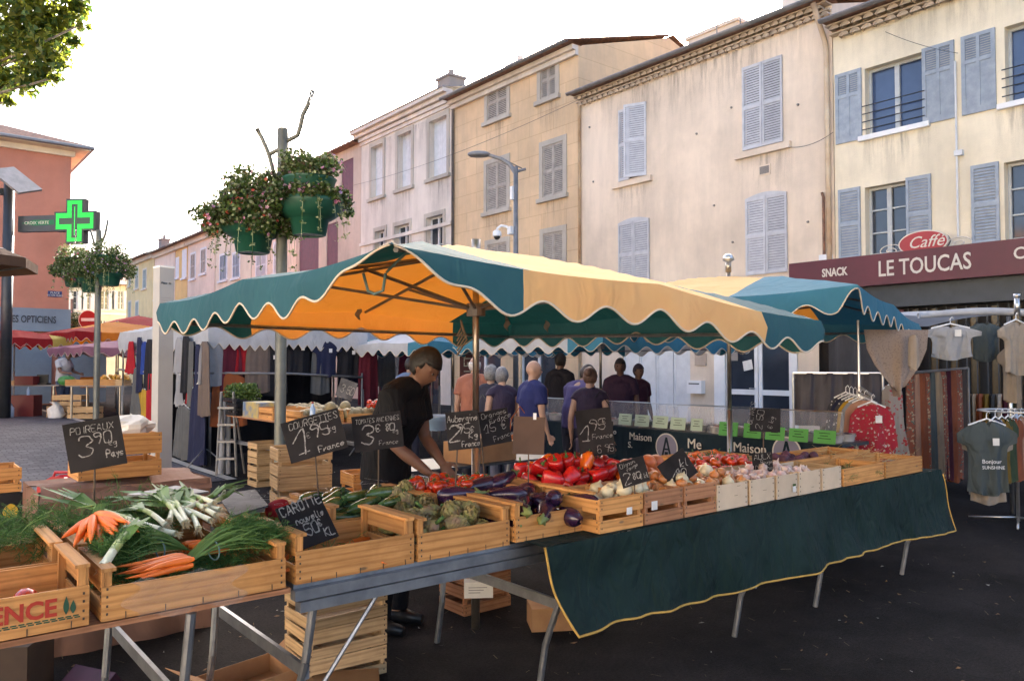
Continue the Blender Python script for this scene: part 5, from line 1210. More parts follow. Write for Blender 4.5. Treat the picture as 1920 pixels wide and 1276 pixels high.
mt_on=mat('copper_onion_skin',(.46,.20,.06),(.36,.12,.035),7,.35,coat=.2,rnd=.2,bump=.05); mt_onw=mat('white_onion_skin',(.62,.56,.38),(.52,.44,.26),7,.35,coat=.2,rnd=.12)
mt_gar=mat('garlic_skin',(.60,.50,.42),(.44,.27,.25),25,.5,rnd=.15); mt_car=mat('carrot_skin',(.75,.17,.02),(.62,.12,.012),20,.45,rnd=.12,bump=.08); mt_art=mat('artichoke_bract',(.30,.29,.09),(.22,.13,.08),14,.6,rnd=.2)
mt_mel=mat('melon_rind',(.36,.27,.13),(.24,.19,.09),18,.6,bump=.2,rnd=.12); mt_sq=mat('squash_skin',(.50,.16,.05),(.42,.10,.03),5,.4,rnd=.15); mt_be=mat('beet_skin',(.10,.02,.035),(.06,.02,.03),10,.6,rnd=.3)
mt_lw=mat('leek_white',(.66,.66,.50),(.55,.58,.38),6,.35); mt_lp=mat('leek_pale_green',(.33,.42,.14),(.45,.52,.24),5,.38); mt_lg=mat('leek_green',(.22,.34,.08),(.10,.20,.05),5,.45,trans=.15); mt_root=mat('leek_root',(.45,.36,.22),None,rough=.9)
def calyx(mb,z,r,n=5,up=.02):
    for k in range(n):
        t=2*PI*k/n; d=Vector((math.cos(t),math.sin(t),0)); s=Vector((-d.y,d.x,0)); mb.face([Vector((0,0,z+.004)),d*r*.5+s*r*.2+Vector((0,0,z+.002)),d*r+Vector((0,0,z+up)),d*r*.5-s*r*.2+Vector((0,0,z+.002))])
    mb.cyl((0,0,z),(0,0,z+.015),.003,n=5)
def mk_tom(r,m,nm='tomato'):
    mb=MB(); mb.lathe([(.001,-.78*r),(.5*r,-.72*r),(.86*r,-.42*r),(1.0*r,0),(.88*r,.42*r),(.5*r,.66*r),(.2*r,.64*r),(.001,.58*r)],n=16,rib=rib(5,.03)); o=proto(nm,mb,m); c=MB(); calyx(c,.6*r,.55*r,5,.006); c.build('calyx',mt_cal,o,local=True); return o
P_['tom']=mk_tom(.037,mt_tom); P_['tomy']=mk_tom(.036,mt_yel)
def mk_pep(m,nm='pepper',s=1):
    mb=MB(); mb.lathe([(.004*s,-.055*s),(.018*s,-.058*s),(.033*s,-.035*s),(.040*s,.01*s),(.042*s,.035*s),(.034*s,.055*s),(.018*s,.053*s),(.006*s,.044*s)],n=18,rib=lambda t,z:.11*math.cos(3*t)*(1+z*6)); o=proto(nm,mb,m); c=MB(); c.lathe([(.014*s,.045*s),(.010*s,.052*s),(.005*s,.06*s),(.0045*s,.085*s),(.001,.087*s)],n=8); c.build('stalk',mt_cal,o,True,local=True); return o
P_['pep']=mk_pep(mt_pep); P_['pepo']=mk_pep(mt_pepo)
def mk_aub():
    mb=MB(); pr=[(.004,-.125),(.026,-.118),(.042,-.085),(.046,-.045),(.040,.0),(.030,.05),(.022,.085),(.016,.10)]; rg=[]
    for r,z in pr: rg.append([Vector((r*math.cos(2*PI*k/16)+.05*((z)**2)*6,r*math.sin(2*PI*k/16),z)) for k in range(16)])
    mb.rings(rg); o=proto('aubergine',mb,mt_aub); c=MB(); off=.3*.0085
    c.lathe([(.025,.078),(.0265,.083),(.02,.10),(.010,.112),(.007,.14),(.001,.142)],(.002,0,0),10,rib=lambda t,z:.25*math.cos(5*t)*(z<.09)); c.build('calyx',mat('aubergine_calyx',(.16,.20,.06),None,rough=.6),o,True,local=True); return o
P_['aub']=mk_aub()
def mk_cou():
    mb=MB(); mb.tube([(.012*math.sin(i/9*PI),0,-.11+.22*i/9) for i in range(10)],[.006,.021,.026,.028,.028,.027,.025,.023,.020,.015],12); o=proto('courgette',mb,mt_cou); c=MB(); c.lathe([(.014,.105),(.011,.118),(.012,.135),(.001,.136)],n=6); c.build('stalk',mt_cal,o,True,local=True); return o
P_['cou']=mk_cou()
def mk_onion(m,nm,r):
    mb=MB(); mb.lathe([(.001,-.88*r),(.15*r,-.9*r),(.55*r,-.75*r),(.92*r,-.35*r),(1.0*r,.05*r),(.88*r,.42*r),(.5*r,.76*r),(.2*r,.95*r),(.12*r,1.2*r),(.001,1.3*r)],n=14,rib=rib(7,.012)); return proto(nm,mb,m)
P_['on']=mk_onion(mt_on,'onion',.033); P_['onw']=mk_onion(mt_onw,'onion',.04)
def mk_gar():
    mb=MB(); r=.027; mb.lathe([(.001,-.7*r),(.4*r,-.72*r),(.9*r,-.35*r),(1.0*r,.0),(.8*r,.45*r),(.4*r,.85*r),(.16*r,1.3*r),(.12*r,1.9*r),(.001,1.95*r)],n=16,rib=rib(6,.1)); return proto('garlic_bulb',mb,mt_gar)
P_['gar']=mk_gar()
def mk_car(L=.17,r=.014,bend=.02):
    mb=MB(); n=9; mb.tube([(bend*math.sin(i/n*PI),0,L/2-L*i/n) for i in range(n+1)],[r*.55,r*1.05,r*1.08,r*1.0,r*.9,r*.78,r*.62,r*.42,r*.2,r*.05],10); return proto('carrot',mb,mt_car)
P_['car']=mk_car(); P_['car2']=mk_car(.14,.02,.018)
def mk_art():
    r_=random.Random(4); mb=MB(); mb.ball((0,0,0),(.036,.036,.042),12,8)
    for ring in range(7):
        z=-.035+.012*ring; n=9
        for k in range(n):
            t=2*PI*(k+ring*.5)/n; rr=.040*math.cos(z/.058) if ring<6 else .02; d=Vector((math.cos(t),math.sin(t),0)); s=Vector((-d.y,d.x,0)); b=d*rr*.93+Vector((0,0,z)); tip=d*(rr*1.12 if ring<4 else rr*.75)+Vector((0,0,z+.034)); w=.0155
            mb.face([b-s*w*.7,b+s*w*.7,b.lerp(tip,.6)+s*w*.8+d*.006,tip,b.lerp(tip,.6)-s*w*.8+d*.006])
    o=proto('artichoke',mb,mt_art,False); c=MB(); c.cyl((0,0,-.036),(.01,0,-.085),.009,.008,8); c.build('stalk',mt_cal,o,True,local=True); return o
P_['art']=mk_art()
def mk_mel(r,m,nm,n=10,a=.03):
    mb=MB(); mb.lathe([(max(.001,r*math.sin(PI*k/12)),-r*.92*math.cos(PI*k/12)) for k in range(13)],n=20,rib=rib(n,a)); return proto(nm,mb,m)
P_['mel']=mk_mel(.075,mt_mel,'melon'); P_['sq']=mk_mel(.05,mt_sq,'squash',8,.08); P_['be']=mk_mel(.032,mt_be,'beetroot',3,.05); P_['ora']=mk_mel(.045,mat('orange_fruit_skin',(.62,.22,.02),(.5,.3,.05),3,.4,rnd=.3),'orange',2,.0)
used=set()
def put(k,loc,rot,label,group,sc=1):
    o=P_[k]; cat=o.name.split('.')[0].replace('_',' ')
    if k not in used:
        used.add(k); o.location=loc;o.rotation_euler=rot;o.scale=(sc,)*3; setp(o,label,cat,group); return o
    c=dup(o,loc,rot,label,group,sc); c['category']=cat; return c
def heap(keys,x0,x1,y0,y1,zb,n,r,label,group,seed,L=0,ang=0,spread=.3,dome=.0,up=False,wts=None,tilt=.5):
    r_=random.Random(seed); E=[]
    cx,cy=(x0+x1)/2,(y0+y1)/2; hx,hy=(x1-x0)/2,(y1-y0)/2
    for i in range(n):
        best=None
        for c in range(40):
            x=r_.uniform(x0+r*.7,x1-r*.7); y=r_.uniform(y0+r*.7,y1-r*.7); z=zb+r
            for(ex,ey,ez) in E:
                dx,dy=x-ex,y-ey
                if L: u=dx*math.cos(ang)+dy*math.sin(ang); v=-dx*math.sin(ang)+dy*math.cos(ang); d=math.hypot(u*2*r/L,v)
                else: d=math.hypot(dx,dy)
                if d<1.86*r: z=max(z,ez+math.sqrt((1.86*r)**2-d*d))
            cost=z+dome*(((x-cx)/hx)**2+((y-cy)/hy)**2)
            if best is None or cost<best[0]: best=(cost,x,y,z)
        _,x,y,z=best; E.append((x,y,z)); k=r_.choices(keys,wts)[0]
        if L: rot=(rad(90)+r_.gauss(0,.08),r_.uniform(0,2*PI)*0,ang+PI/2+(PI if r_.random()<.5 else 0)+r_.gauss(0,spread)); rot=Euler((0,r_.uniform(-PI,PI)*0,0)); q=Matrix.Rotation(ang+r_.gauss(0,spread)+(PI if r_.random()<.35 else 0),4,'Z')@Matrix.Rotation(PI/2+r_.gauss(0,.1),4,'Y')@Matrix.Rotation(r_.uniform(0,6.3),4,'Z'); rot=q.to_euler()
        else: rot=(Matrix.Rotation(r_.uniform(0,6.3),4,'Z')@Matrix.Rotation(r_.gauss(0,tilt) if not up else r_.gauss(0,.25),4,'Y')@Matrix.Rotation(r_.gauss(0,tilt) if not up else r_.gauss(0,.25),4,'X')).to_euler()
        put(k,(x,y,z),rot,label if isinstance(label,str) else label[keys.index(k)],group,r_.uniform(.88,1.12))
zb=CZ+.015
heap(['cou'],1.62,2.12,3.28,3.70,zb+.085,34,.026,'dark green courgette heaped in the crate behind the new-carrot board','courgettes in the back crate',1,L=.23,ang=rad(15),spread=.35,dome=.03)
heap(['art'],1.80,2.25,2.84,3.2,zb+.02,30,.040,'purple-green artichoke in the crate between the carrots and aubergines','artichokes in their crate',2,dome=.03,tilt=1.0)
heap(['art'],1.95,2.14,3.22,3.5,zb+.09,6,.040,'purple-green artichoke lying against the courgettes','artichokes against the courgettes',22,dome=.0,tilt=1.0)
heap(['tom'],2.17,2.68,3.28,3.74,zb+.08,56,.037,'ripe red tomato in the crate behind the artichokes','tomatoes behind the artichokes',3,dome=.03)
heap(['aub'],2.30,2.80,2.80,3.12,zb+.01,16,.044,'glossy dark aubergine in the front crate','aubergines in the front crate',4,L=.24,ang=rad(70),spread=.5)
heap(['aub'],2.25,2.75,3.08,3.40,zb+.08,9,.044,'glossy dark aubergine heaped against the tomatoes','aubergines heaped against the tomatoes',5,L=.24,ang=rad(20),spread=.6)
heap(['pep','pepo'],2.87,3.60,3.12,3.60,zb+.06,84,.044,['shiny red pepper in the big heap under the blank brown board','orange pepper among the red ones in the big heap'],'peppers in the big heap',6,dome=.06,wts=[.86,.14],tilt=1.2)
heap(['onw','on'],2.84,3.26,2.69,3.04,zb+.07,24,.039,['large white onion in the first slatted crates','copper onion among the white onions'],'onions in the slatted crates',7,wts=[.8,.2],dome=.02)
heap(['on','onw'],3.26,4.05,2.69,3.02,zb+.10,60,.033,['copper onion heaped in the middle crates','pale onion among the copper ones in the middle crates'],'onions in the middle crates',8,wts=[.85,.15],dome=.03)
heap(['gar'],4.05,4.75,2.69,3.0,zb+.10,70,.026,'mauve-white garlic bulb in the pale paper-sided crates','garlic bulbs in the paper-sided crates',9,dome=.03,tilt=1.1)
heap(['tom','tomy'],4.04,4.84,3.10,3.42,zb+.08,48,.037,['red tomato in the open crates before the navy banner','orange-red tomato in the open crates before the navy banner'],'tomatoes before the navy banner',10,wts=[.7,.3],dome=.03)
heap(['sq'],3.66,4.0,3.1,3.6,zb+.07,16,.05,'ribbed orange squash behind the onions','squash behind the onions',11,dome=.03)
heap(['be'],xe_-.03,xe_+.53,3.06,3.38,zb+.06,44,.031,'dark earthy beetroot near the right end of the table','beetroot near the table end',12,dome=.0)
heap(['pepo'],xe_-.48,xe_+.08,3.46,3.78,zb+.05,10,.043,'orange pepper in the crate behind the beetroot','orange peppers behind the beetroot',13)
heap(['car'],1.25,1.74,2.84,3.18,zb,22,.014,'slender orange carrot on the bottom of the price board crate','carrots in the price board crate',14,L=.16,ang=rad(20),spread=.6)
for (x,y,z,k,l) in((.25,3.35,.88,'pep','red pepper lying in the crate behind the printed crate'),(.12,3.5,.92,'pep','large red pepper at the far left, half hidden by feathery greens'),(.40,3.02,.87,'tom','lone tomato on the floor of the printed crate'),(1.66,3.42,1.01,'cou','single courgette resting on the crate edge'),(.33,3.28,.865,'cou','dark courgette end in the crate behind the printed crate')):
    put(k,(x,y,z),(.3,1.3,.8),l,None,1.3 if k!='cou' else 1)
mb=MB(); mb.ball((0,0,0),(.075,.06,.05),16,8); o=mb.build('red_cloth_bundle',cloth('crumpled_red_cloth',(.30,.01,.015),0),None,True); p=W(524,955,3.75); o.location=p; o.rotation_euler=(0,0,.4); setp(o,'rounded red bundle behind the new-carrot price board','cloth bundle')
# feathery greens
def fronds(mb,base,dirv,L,r_,n=9,w=.0016,den=1.0):
    d=Vector(dirv).normalized(); pr=Vector(base); side=d.cross(Vector((r_.uniform(-1,1),r_.uniform(-1,1),r_.uniform(-.4,1)))).normalized(); bend=Vector((r_.uniform(-1,1),r_.uniform(-1,1),-.6))*.09
    for i in range(n):
        q=pr+d*(L/n); d=(d+bend).normalized(); s=side*w
        mb.face([pr-s,pr+s,q+s*.8,q-s*.8],m=0)
        if i>n*.3:
            for b in range(int(3*den)):
                a=(d*.6+Vector((r_.uniform(-1,1),r_.uniform(-1,1),r_.uniform(-1,1)))).normalized(); l=r_.uniform(.02,.045); e=q+a*l; ss=a.cross(d)*w*.6
                mb.face([q-ss,q+ss,e+ss,e-ss],m=1)
                for c in range(3):
                    f=q+a*l*r_.uniform(.3,1); g=(a+Vector((r_.uniform(-1,1),r_.uniform(-1,1),r_.uniform(-1,1)))).normalized(); h=f+g*r_.uniform(.008,.02); s3=g.cross(a)*w*.9
                    mb.face([f-s3,f+s3,h],m=1)
        pr=q
GR=[leafm('frond_stem',(.10,.20,.04),(.14,.24,.06),.2),leafm('frond_leaf',(.04,.11,.02),(.06,.15,.03),.3)]
r_=random.Random(31); mb=MB()
for k in range(430):
    x=r_.uniform(.28,1.06); y=r_.uniform(3.5,3.95); z=.93+r_.random()*.08*(1-abs((x-.6)/.7)); fronds(mb,(x,y,z),(r_.uniform(-1,.6),r_.uniform(-1.0,.5),r_.uniform(.0,.55)),r_.uniform(.09,.2),r_)
setp(mb.build('feathery_carrot_tops',GR),'mass of feathery green carrot tops spilling behind the leeks','carrot tops',kind='stuff')
def bunch(label,base,ang,n,L,seed,greens=True,gl=.35,r=.012,key='car'):
    r_=random.Random(seed); t=thing('carrot_bunch',label,'carrots',tuple(base),ang)
    for k in range(n):
        mb=MB(); row=k%5; lay=k//5; y0=(row-2)*.023+r_.uniform(-.004,.004); z0=lay*.02+r_.uniform(0,.006); LL=L*r_.uniform(.85,1.1); sp=(row-2)*.06+r_.uniform(-.05,.05)
        mb.tube([(-LL*i/8,y0+sp*LL*i/8+.008*math.sin(i*.7+k),z0-.004*(i/8)) for i in range(9)],[r*.6,r*1.1,r*1.1,r,r*.9,r*.75,r*.6,r*.35,r*.08],9); mb.build('carrot',mt_car,t,True,local=True)
    if greens:
        mb=MB()
        for k in range(70):
            y=r_.uniform(-.035,.035); pts=[]; a=r_.gauss(0,.16); c=r_.uniform(.02,.10); 
            pts=[Vector((0+gl*.9*s/6,y*(1-.5*min(1,s/2))+math.sin(a)*gl*s/6,.012+c*math.sin(s/6*2.4))) for s in range(7)]
            mb.tube(pts,.0017,3)
            for s in(3,4,5,6,6): fronds(mb,pts[s],(1,r_.uniform(-.8,.8),r_.uniform(-.2,.7)),r_.uniform(.05,.1),r_,5)
        mb.build('carrot_leaves',GR,t,local=True)
        mb=MB(); mb.tube([(.1,.045*math.cos(a),.03+.035*math.sin(a)) for a in [2*PI*i/12 for i in range(13)]],.003,5); mb.build('tie_band',M['rope'],t,local=True)
    return t
z=CZ+.03
bunch('bunch of long carrots lying lengthwise at the front of the film-wrapped crate',(.88,2.93,z+.085),rad(8),9,.21,51,True,.28)
bunch('bunch of carrots at the back of the film-wrapped crate, greens to the left',(.93,3.10,z+.085),rad(186),8,.17,52,True,.26,.011)
r_=random.Random(61); mb=MB()
for k in range(150):
    x=r_.uniform(.66,1.12); y=r_.uniform(2.92,3.12); fronds(mb,(x,y,z+.04),(r_.uniform(-1,1),r_.uniform(-.6,1),r_.uniform(.0,.45)),r_.uniform(.06,.12),r_)
setp(mb.build('dill_greens',GR),'tangled green leaves filling the film-wrapped crate','carrot tops',kind='stuff')
# fan of short carrots
t=thing('carrot_bunch','fan of thick short carrots beside the leeks','carrots',tuple(WY(185,1000,3.32)),0); r_=random.Random(71); c0=W(184,970,2.96)
for (px,py) in((132,1002),(146,1012),(160,1020),(158,1000),(180,1020),(172,1004),(198,1000),(192,1018),(210,1010),(220,998),(243,985),(236,995),(215,985),(226,1005)):
    e=W(px,py,2.80+.0006*(1020-py)); d=e-c0; s=c0+Vector((r_.uniform(-.03,.03),r_.uniform(-.02,.02),r_.uniform(-.0,.03)))+d*.18
    L=max(d.length,.11); mb=MB(); nrm=d.normalized(); b=Vector((r_.uniform(-1,1),0,r_.uniform(0,1)))*.008
    mb.tube([s+nrm*L*(i/8)+b*math.sin(i/8*PI) for i in range(9)],[.010,.0165,.018,.0175,.016,.014,.011,.007,.0015],10); mb.build('carrot',mt_car,t,True)
mb=MB()
for k in range(14): mb.tube([c0+Vector((r_.uniform(-.02,.02),0,.02)),c0+Vector((r_.uniform(-.03,.05),.03,.045)),c0+Vector((r_.uniform(-.06,.1),.09,.03))],.003,4)
mb.build('carrot_stems',GR[0],t)
# leeks
def leek(label,p,q,bend,seed,r=.014,leafL=.2,group='leeks heaped in the crate'):
    r_=random.Random(seed); p=Vector(p);q=Vector(q); t=thing('leek',label,'leek',tuple(p),0,group); L=(q-p).length; B=Vector(bend); P=[p.lerp(q,i/10)+B*math.sin(i/10*PI) for i in range(11)]
    mb=MB(); mb.tube(P[:4],[r*1.15,r,r*.97,r*.97],10); mb.build('white_shaft',mt_lw,t,True)
    mb=MB(); mb.tube(P[3:6],[r*.975,r*.99,r*1.02],10); mb.build('pale_stem',mt_lp,t,True)
    mb=MB(); mb.tube(P[5:8],[r*1.025,r*1.06,r*1.2],10,flat=.9)
    d=(P[10]-P[6]).normalized()
    for k in range(7):
        s=d.cross(Vector((r_.uniform(-.3,.3),r_.uniform(-.3,.3),1))).normalized(); off=(k-3)*.005; pts=[P[6]+s*off*.5,P[8]+s*off*1.6+Vector((0,0,.004*k)),P[10]+s*off*3.5+Vector((0,0,r_.uniform(-.03,.02)))+d*r_.uniform(0,.08)]
        w=[r*1.0,r*.95,r*.25]; 
        for a,b,w0,w1 in zip(pts,pts[1:],w,w[1:]): mb.face([a-s*w0,a+Vector((0,0,.006)),a+s*w0,b+s*w1,b+Vector((0,0,.004)),b-s*w1])
    mb.build('green_leaves',mt_lg,t,True)
    mb=MB(); e=(P[0]-P[1]).normalized()
    for k in range(26):
        a=(e+Vector((r_.uniform(-1,1),r_.uniform(-1,1),r_.uniform(-1,1)))*.7).normalized(); mb.tube([P[0],P[0]+a*.012,P[0]+a*r_.uniform(.02,.035)+Vector((0,0,-.005))],.0009,3)
    mb.build('root_tuft',mt_root,t)
lk=[((300,992,3.0),(142,940,3.25),0),((312,985,3.02),(250,962,3.35),.03),((318,975,3.05),(330,930,3.4),0),((345,980,3.02),(300,925,3.4),0),((350,978,3.03),(320,935,3.45),.02),((372,990,2.98),(352,940,3.35),0),((405,965,3.12),(335,925,3.45),0),((402,942,3.25),(345,930,3.5),.01),((395,975,3.08),(300,950,3.35),.02),((413,955,3.2),(260,935,3.5),.01),((330,1000,2.97),(230,975,3.1),0),((345,955,3.2),(412,922,3.45),0),((360,965,3.15),(290,940,3.4),.02),((385,950,3.2),(430,925,3.5),0)]
for i,(a,b,c) in enumerate(lk): A=W(*a); B=W(*b); leek('pale-rooted leek in the heap under the slate and silver board',A,A+(B-A)*1.25,(0,0,c),80+i,r=.0105)
leek('single leek hanging over the crate edge, green end up',W(193,1062,2.62),W(252,985,2.83),(0,0,.01),99,r=.016,group=None)
# ================================================================ PRICE BOARDS
S=.0045
board('chalkboard reading POIREAUX 3,90, standing among the carrot tops',[(124,790),(229,781),(232,864),(126,894)],3.35,3.38,[('POIREAUX',.12,.76,.13,.0035),('3',.2,.28,.42,.007),('90',.5,.5,.22,.006),('kg',.75,.42,.12,.003),('Pays',.68,.2,.14,.006)],1,(.45,0,.93))
board('tilted chalkboard reading COURGETTES 1,95',[(522,795),(628,765),(658,836),(550,868)],3.75,3.8,[('COURGETTES',.12,.78,.15,.0035),('1',.1,.16,.56,.008),('95',.45,.45,.30,.008),('€',.36,.48,.14,.003),('kg',.74,.50,.15,.0035),('France',.5,.08,.14,.006)],2,(.45,.03,.93))
board('chalkboard reading TOMATES 3,80, in front of the vendor',[(664,780),(756,770),(752,836),(660,850)],3.9,3.95,[('TOMATES ANCIENNES',.08,.78,.12,.0028),('3',.15,.2,.5,.008),('€ 80',.45,.5,.2,.006),('kg',.8,.42,.12,.003),('France',.5,.12,.12,.003)],3,(.5,0,.93))
board('chalkboard reading Aubergine 2,95 in front of the metal pole',[(840,772),(900,768),(898,838),(836,846)],4.0,4.0,[('Aubergine',.04,.74,.17,.0045),('2',.06,.22,.42,.009),('95',.30,.42,.24,.006),('€',.72,.44,.14,.004),('Kg',.66,.28,.16,.005),('France',.42,.07,.14,.0045)],4,(.3,-.02,.93))
board('dark chalkboard reading 15 beside the aubergine price, tilted',[(902,772),(957,762),(953,828),(900,838)],4.25,4.3,[('Oranges',.08,.78,.15,.003,.1),('France',.35,.6,.15,.003,.2),('15 € kg',.1,.36,.24,.004,.1),('France',.4,.08,.14,.003,.2)],5,(.0,.03,.95))
t,T,w,h=board('blank brown board turned away, above the red peppers',[(967,780),(1026,782),(1016,852),(957,850)],4.3,4.3,[],6,(.5,0,.95),mat_='slate')
for ch in t.children: 
    if ch.name.startswith('slate'): ch.data.materials.clear(); ch.data.materials.append(mat('brown_hardboard',(.10,.055,.035),(.075,.04,.025),5,.75))
mb=MB(); mb.box((w*.62,-.006,h*.93),(w*.72,.008,h*1.1),T); mb.build('clip',M['white'],t)
board('chalkboard reading 1,95 among the red peppers and the purple shirt',[(1080,770),(1148,762),(1150,850),(1086,858)],4.6,4.6,[('1',.06,.34,.34,.007),('95',.36,.55,.22,.005),('€',.72,.66,.12,.003),('France',.4,.36,.1,.0035),('6 95',.5,.06,.15,.003)],7,(.5,0,.95))
board('chalkboard reading Oignon rouge 2,80, leaning on the white onions',[(1166,868),(1214,848),(1210,905),(1158,916)],3.97,3.98,[('Oignon',.1,.76,.16,.003,.12),('rouge',.3,.6,.14,.003,.2),('2',.08,.12,.42,.006),('80',.42,.22,.24,.005),('€ kl',.66,.16,.18,.004)],8,(.5,0,.93))
board('navy diamond-tilted chalkboard reading 1,80 among the onions',[(1232,878),(1275,838),(1312,886),(1262,915)],4.35,4.4,[('1',.12,.18,.5,.006,-.5),('80',.28,.3,.3,.006,-.5),('kl',.62,.5,.26,.005,-.3)],9,(.5,0,.93))
board('small chalkboard reading AULX over the garlic',[(1413,850),(1450,846),(1447,884),(1409,886)],4.95,4.95,[('AULX',.08,.68,.26,.004),('Rouge',.4,.44,.18,.003),('Drome',.1,.10,.26,.003)],10,(.5,0,.93))
board('chalkboard with an orange clip in front of the green cards, reading OLIVES 2,50',[(1408,766),(1464,764),(1462,812),(1405,806)],5.7,5.7,[('OLIVES',.05,.3,.2,.003,1.4),('2 50',.38,.1,.28,.004,1.45),('€ kg',.72,.12,.2,.003,1.4)],11,(.45,0,.93))
t,T,w,h=board('dark chalkboard reading CAROTTE nouvelle 50, leaning in the carrot crate',[(499,963),(598,925),(634,1008),(572,1025)],3.10,3.30,[],12,None)
mb=MB(); chalk(mb,T,[('CAROTTE',.012,.148,.038,.008,.06),('nouvelle',.06,.100,.03,.0065,.04),('50',.085,.045,.048,.008,.02),('€',.16,.066,.03,.007),('KL',.172,.018,.034,.007)],12); mb.build('chalk_writing',M['chalk'],t)
# silver-backed board lying on the leeks and flat slate
def flat(label,pts,z,lines,seed,m,name='price_board',tilt=(0,0,0,0)):
    P=[]
    for (px,py),dz in zip(pts,tilt):
        a,b,c_,Y=_ray(px,py); k=(z+dz-EYE)/c_; P.append(Vector((a*k,b*k,z+dz)))
    c=sum(P,Vector())/4; t=thing(name,label,'price board',tuple(c)); x=(P[1]-P[0]); y=(P[0]-P[3]); n=x.cross(y).normalized(); mb=MB()
    mb.face([p+n*.004 for p in P]); mb.face([p-n*.004 for p in P])
    for i in range(4): j=(i+1)%4; mb.face([P[i]-n*.004,P[j]-n*.004,P[j]+n*.004,P[i]+n*.004])
    mb.build('slate',M[m],t)
    if lines:
        xx=x.normalized(); zz=n.cross(xx); R3=Matrix((xx,-n,zz)).transposed(); T=Matrix.Translation(P[3])@R3.to_4x4(); w=x.length;h=y.length
        mb=MB(); chalk(mb,T,[(s,a*w,b*h,hh*h,th) for s,a,b,hh,th in lines],seed); mb.build('chalk_writing',M['chalk'],t)
flat('slate lying flat beside the leeks, reading 1,80',[(408,928),(478,918),(503,948),(434,968)],1.0,[('France',.2,.75,.16,.004),('1 80 € kl',.2,.35,.3,.005),('Poireaux',.2,.08,.14,.004)],21,'slate2')
flat('dull silver board lying on top of the leeks',[(238,928),(330,911),(392,922),(330,931)],1.075,[],22,'zinc')
# straw and nets
mb=MB(); r_=random.Random(9)
for k in range(160):
    x=xe_+r_.uniform(.6,1.2); y=r_.choice((r_.uniform(2.7,3.0),r_.uniform(3.06,3.38))); z=CZ+r_.uniform(.03,.16); t_=r_.uniform(0,6.3); L=r_.uniform(.05,.12); d=Vector((math.cos(t_),math.sin(t_),r_.uniform(-.2,.6)))*L; mb.cyl((x,y,z),Vector((x,y,z))+d,.0012,n=3)
setp(mb.build('packing_straw',mat('packing_straw_blond',(.5,.36,.16),None,rough=.9)),'loose blond straw in the end crates','straw',kind='stuff')
mb=MB()
for k in range(90):
    x=xe_+r_.uniform(.04,.58); y=r_.uniform(2.7,2.98); fronds(mb,(x,y,CZ+.06),(r_.uniform(-1,1),r_.uniform(-1,1),r_.uniform(.0,.35)),r_.uniform(.05,.1),r_,5)
setp(mb.build('fresh_herbs',GR),'low green herbs in the crate after the paper-sided ones','herbs',kind='stuff')
mb=MB()
for k in range(60):
    x=r_.uniform(1.28,1.72); y=r_.uniform(2.86,3.18); t_=r_.uniform(0,6.3); mb.tube([(x,y,CZ+.03),(x+.03*math.cos(t_),y+.03*math.sin(t_),CZ+.05+r_.random()*.03),(x+.06*math.cos(t_+.5),y+.06*math.sin(t_+.5),CZ+.04+r_.random()*.05)],.0015,3)
setp(mb.build('carrot_stalk_bits',GR[0]),'dry carrot stalks scattered in the price board crate','carrot stalks',kind='stuff')
# ================================================================ UNDER AND BEHIND THE TABLES
for k in range(3): crate('slatted wooden crate under the table, %s of the three stacked'%('lowest','middle','topmost')[k],1.72,2.17,3.72,4.05,.002+k*.152,'woodP','slat',.148,rz=rad(-4)+.03*k)
def carton(label,c,s,rz,m='cardb',name='cardboard_box',tilt=0,flaps=False):
    t=thing(name,label,'box',c,rz); mb=MB(); T=Matrix.Rotation(tilt,4,'X'); X,Y,Z=s[0]/2,s[1]/2,s[2]; q=.004
    for a,b in(((-X,-Y,0),(X,-Y+q,Z)),((-X,Y-q,0),(X,Y,Z)),((-X,-Y+q,0),(-X+q,Y-q,Z)),((X-q,-Y+q,0),(X,Y-q,Z)),((-X+q,-Y+q,0),(X-q,Y-q,q))): mb.box(a,b,T)
    mb.build('carton_body',M[m],t,local=True)
    if flaps:
        for sx in(-1,1): mb=MB(); mb.box((0,-Y+.01,0),(s[0]*.45,Y-.01,.003),T@Matrix.Translation((sx*X,0,Z))@Matrix.Rotation(rad(-150 if sx<0 else -30),4,'Y')); mb.build('flap',M[m],t,local=True)
    else: mb=MB(); mb.box((-X+q,-Y+q,Z-q),(X-q,Y-q,Z-.001),T); mb.build('lid',M[m],t,local=True)
    return t
p=W(470,1262,4.0); carton('open orange-brown cardboard box on the asphalt at the foot of the trestle',(p.x,p.y,0),(.42,.3,.10),.2,flaps=True)
p=W(625,1262,4.05); carton('flattened cardboard box in front of the slatted crate stack',(p.x-.02,p.y-.1,0),(.40,.26,.07),-.5)
p=W(1045,1165,5.0); carton('small brown cardboard box under the green drape corner',(p.x,p.y,0),(.36,.22,.14),rad(-32))
M['darkbox']=mat('dark_brown_board',(.05,.03,.02),(.035,.02,.015),5,.8)
p=W(50,1262,3.95); carton('dark brown box under the printed crate at the left edge',(p.x-.06,p.y-.02,0),(.26,.26,.30),-.6,'darkbox')
for k in range(2): crate('reddish crate standing behind the table leg, %s of two'%('lower','upper')[k],3.02,3.42,4.2,4.5,.0+k*.2,'woodR','slat',.195)
p=W(897,1100,4.7); t=carton('small white printed carton hanging over the crates below the table',(p.x,p.y,p.z-.05),(.17,.1,.09),rad(-35),'paper','white_carton')
mb=MB()
for k in range(3): mb.box((-.06,-.0512,.06-.015*k),(.05-.02*k,-.0502,.064-.015*k))
mb.build('carton_print',M['zinc'],t,local=True)
purp=mat('purple_carton',(.045,.012,.035),(.025,.008,.02),6,.6); M['purp']=purp
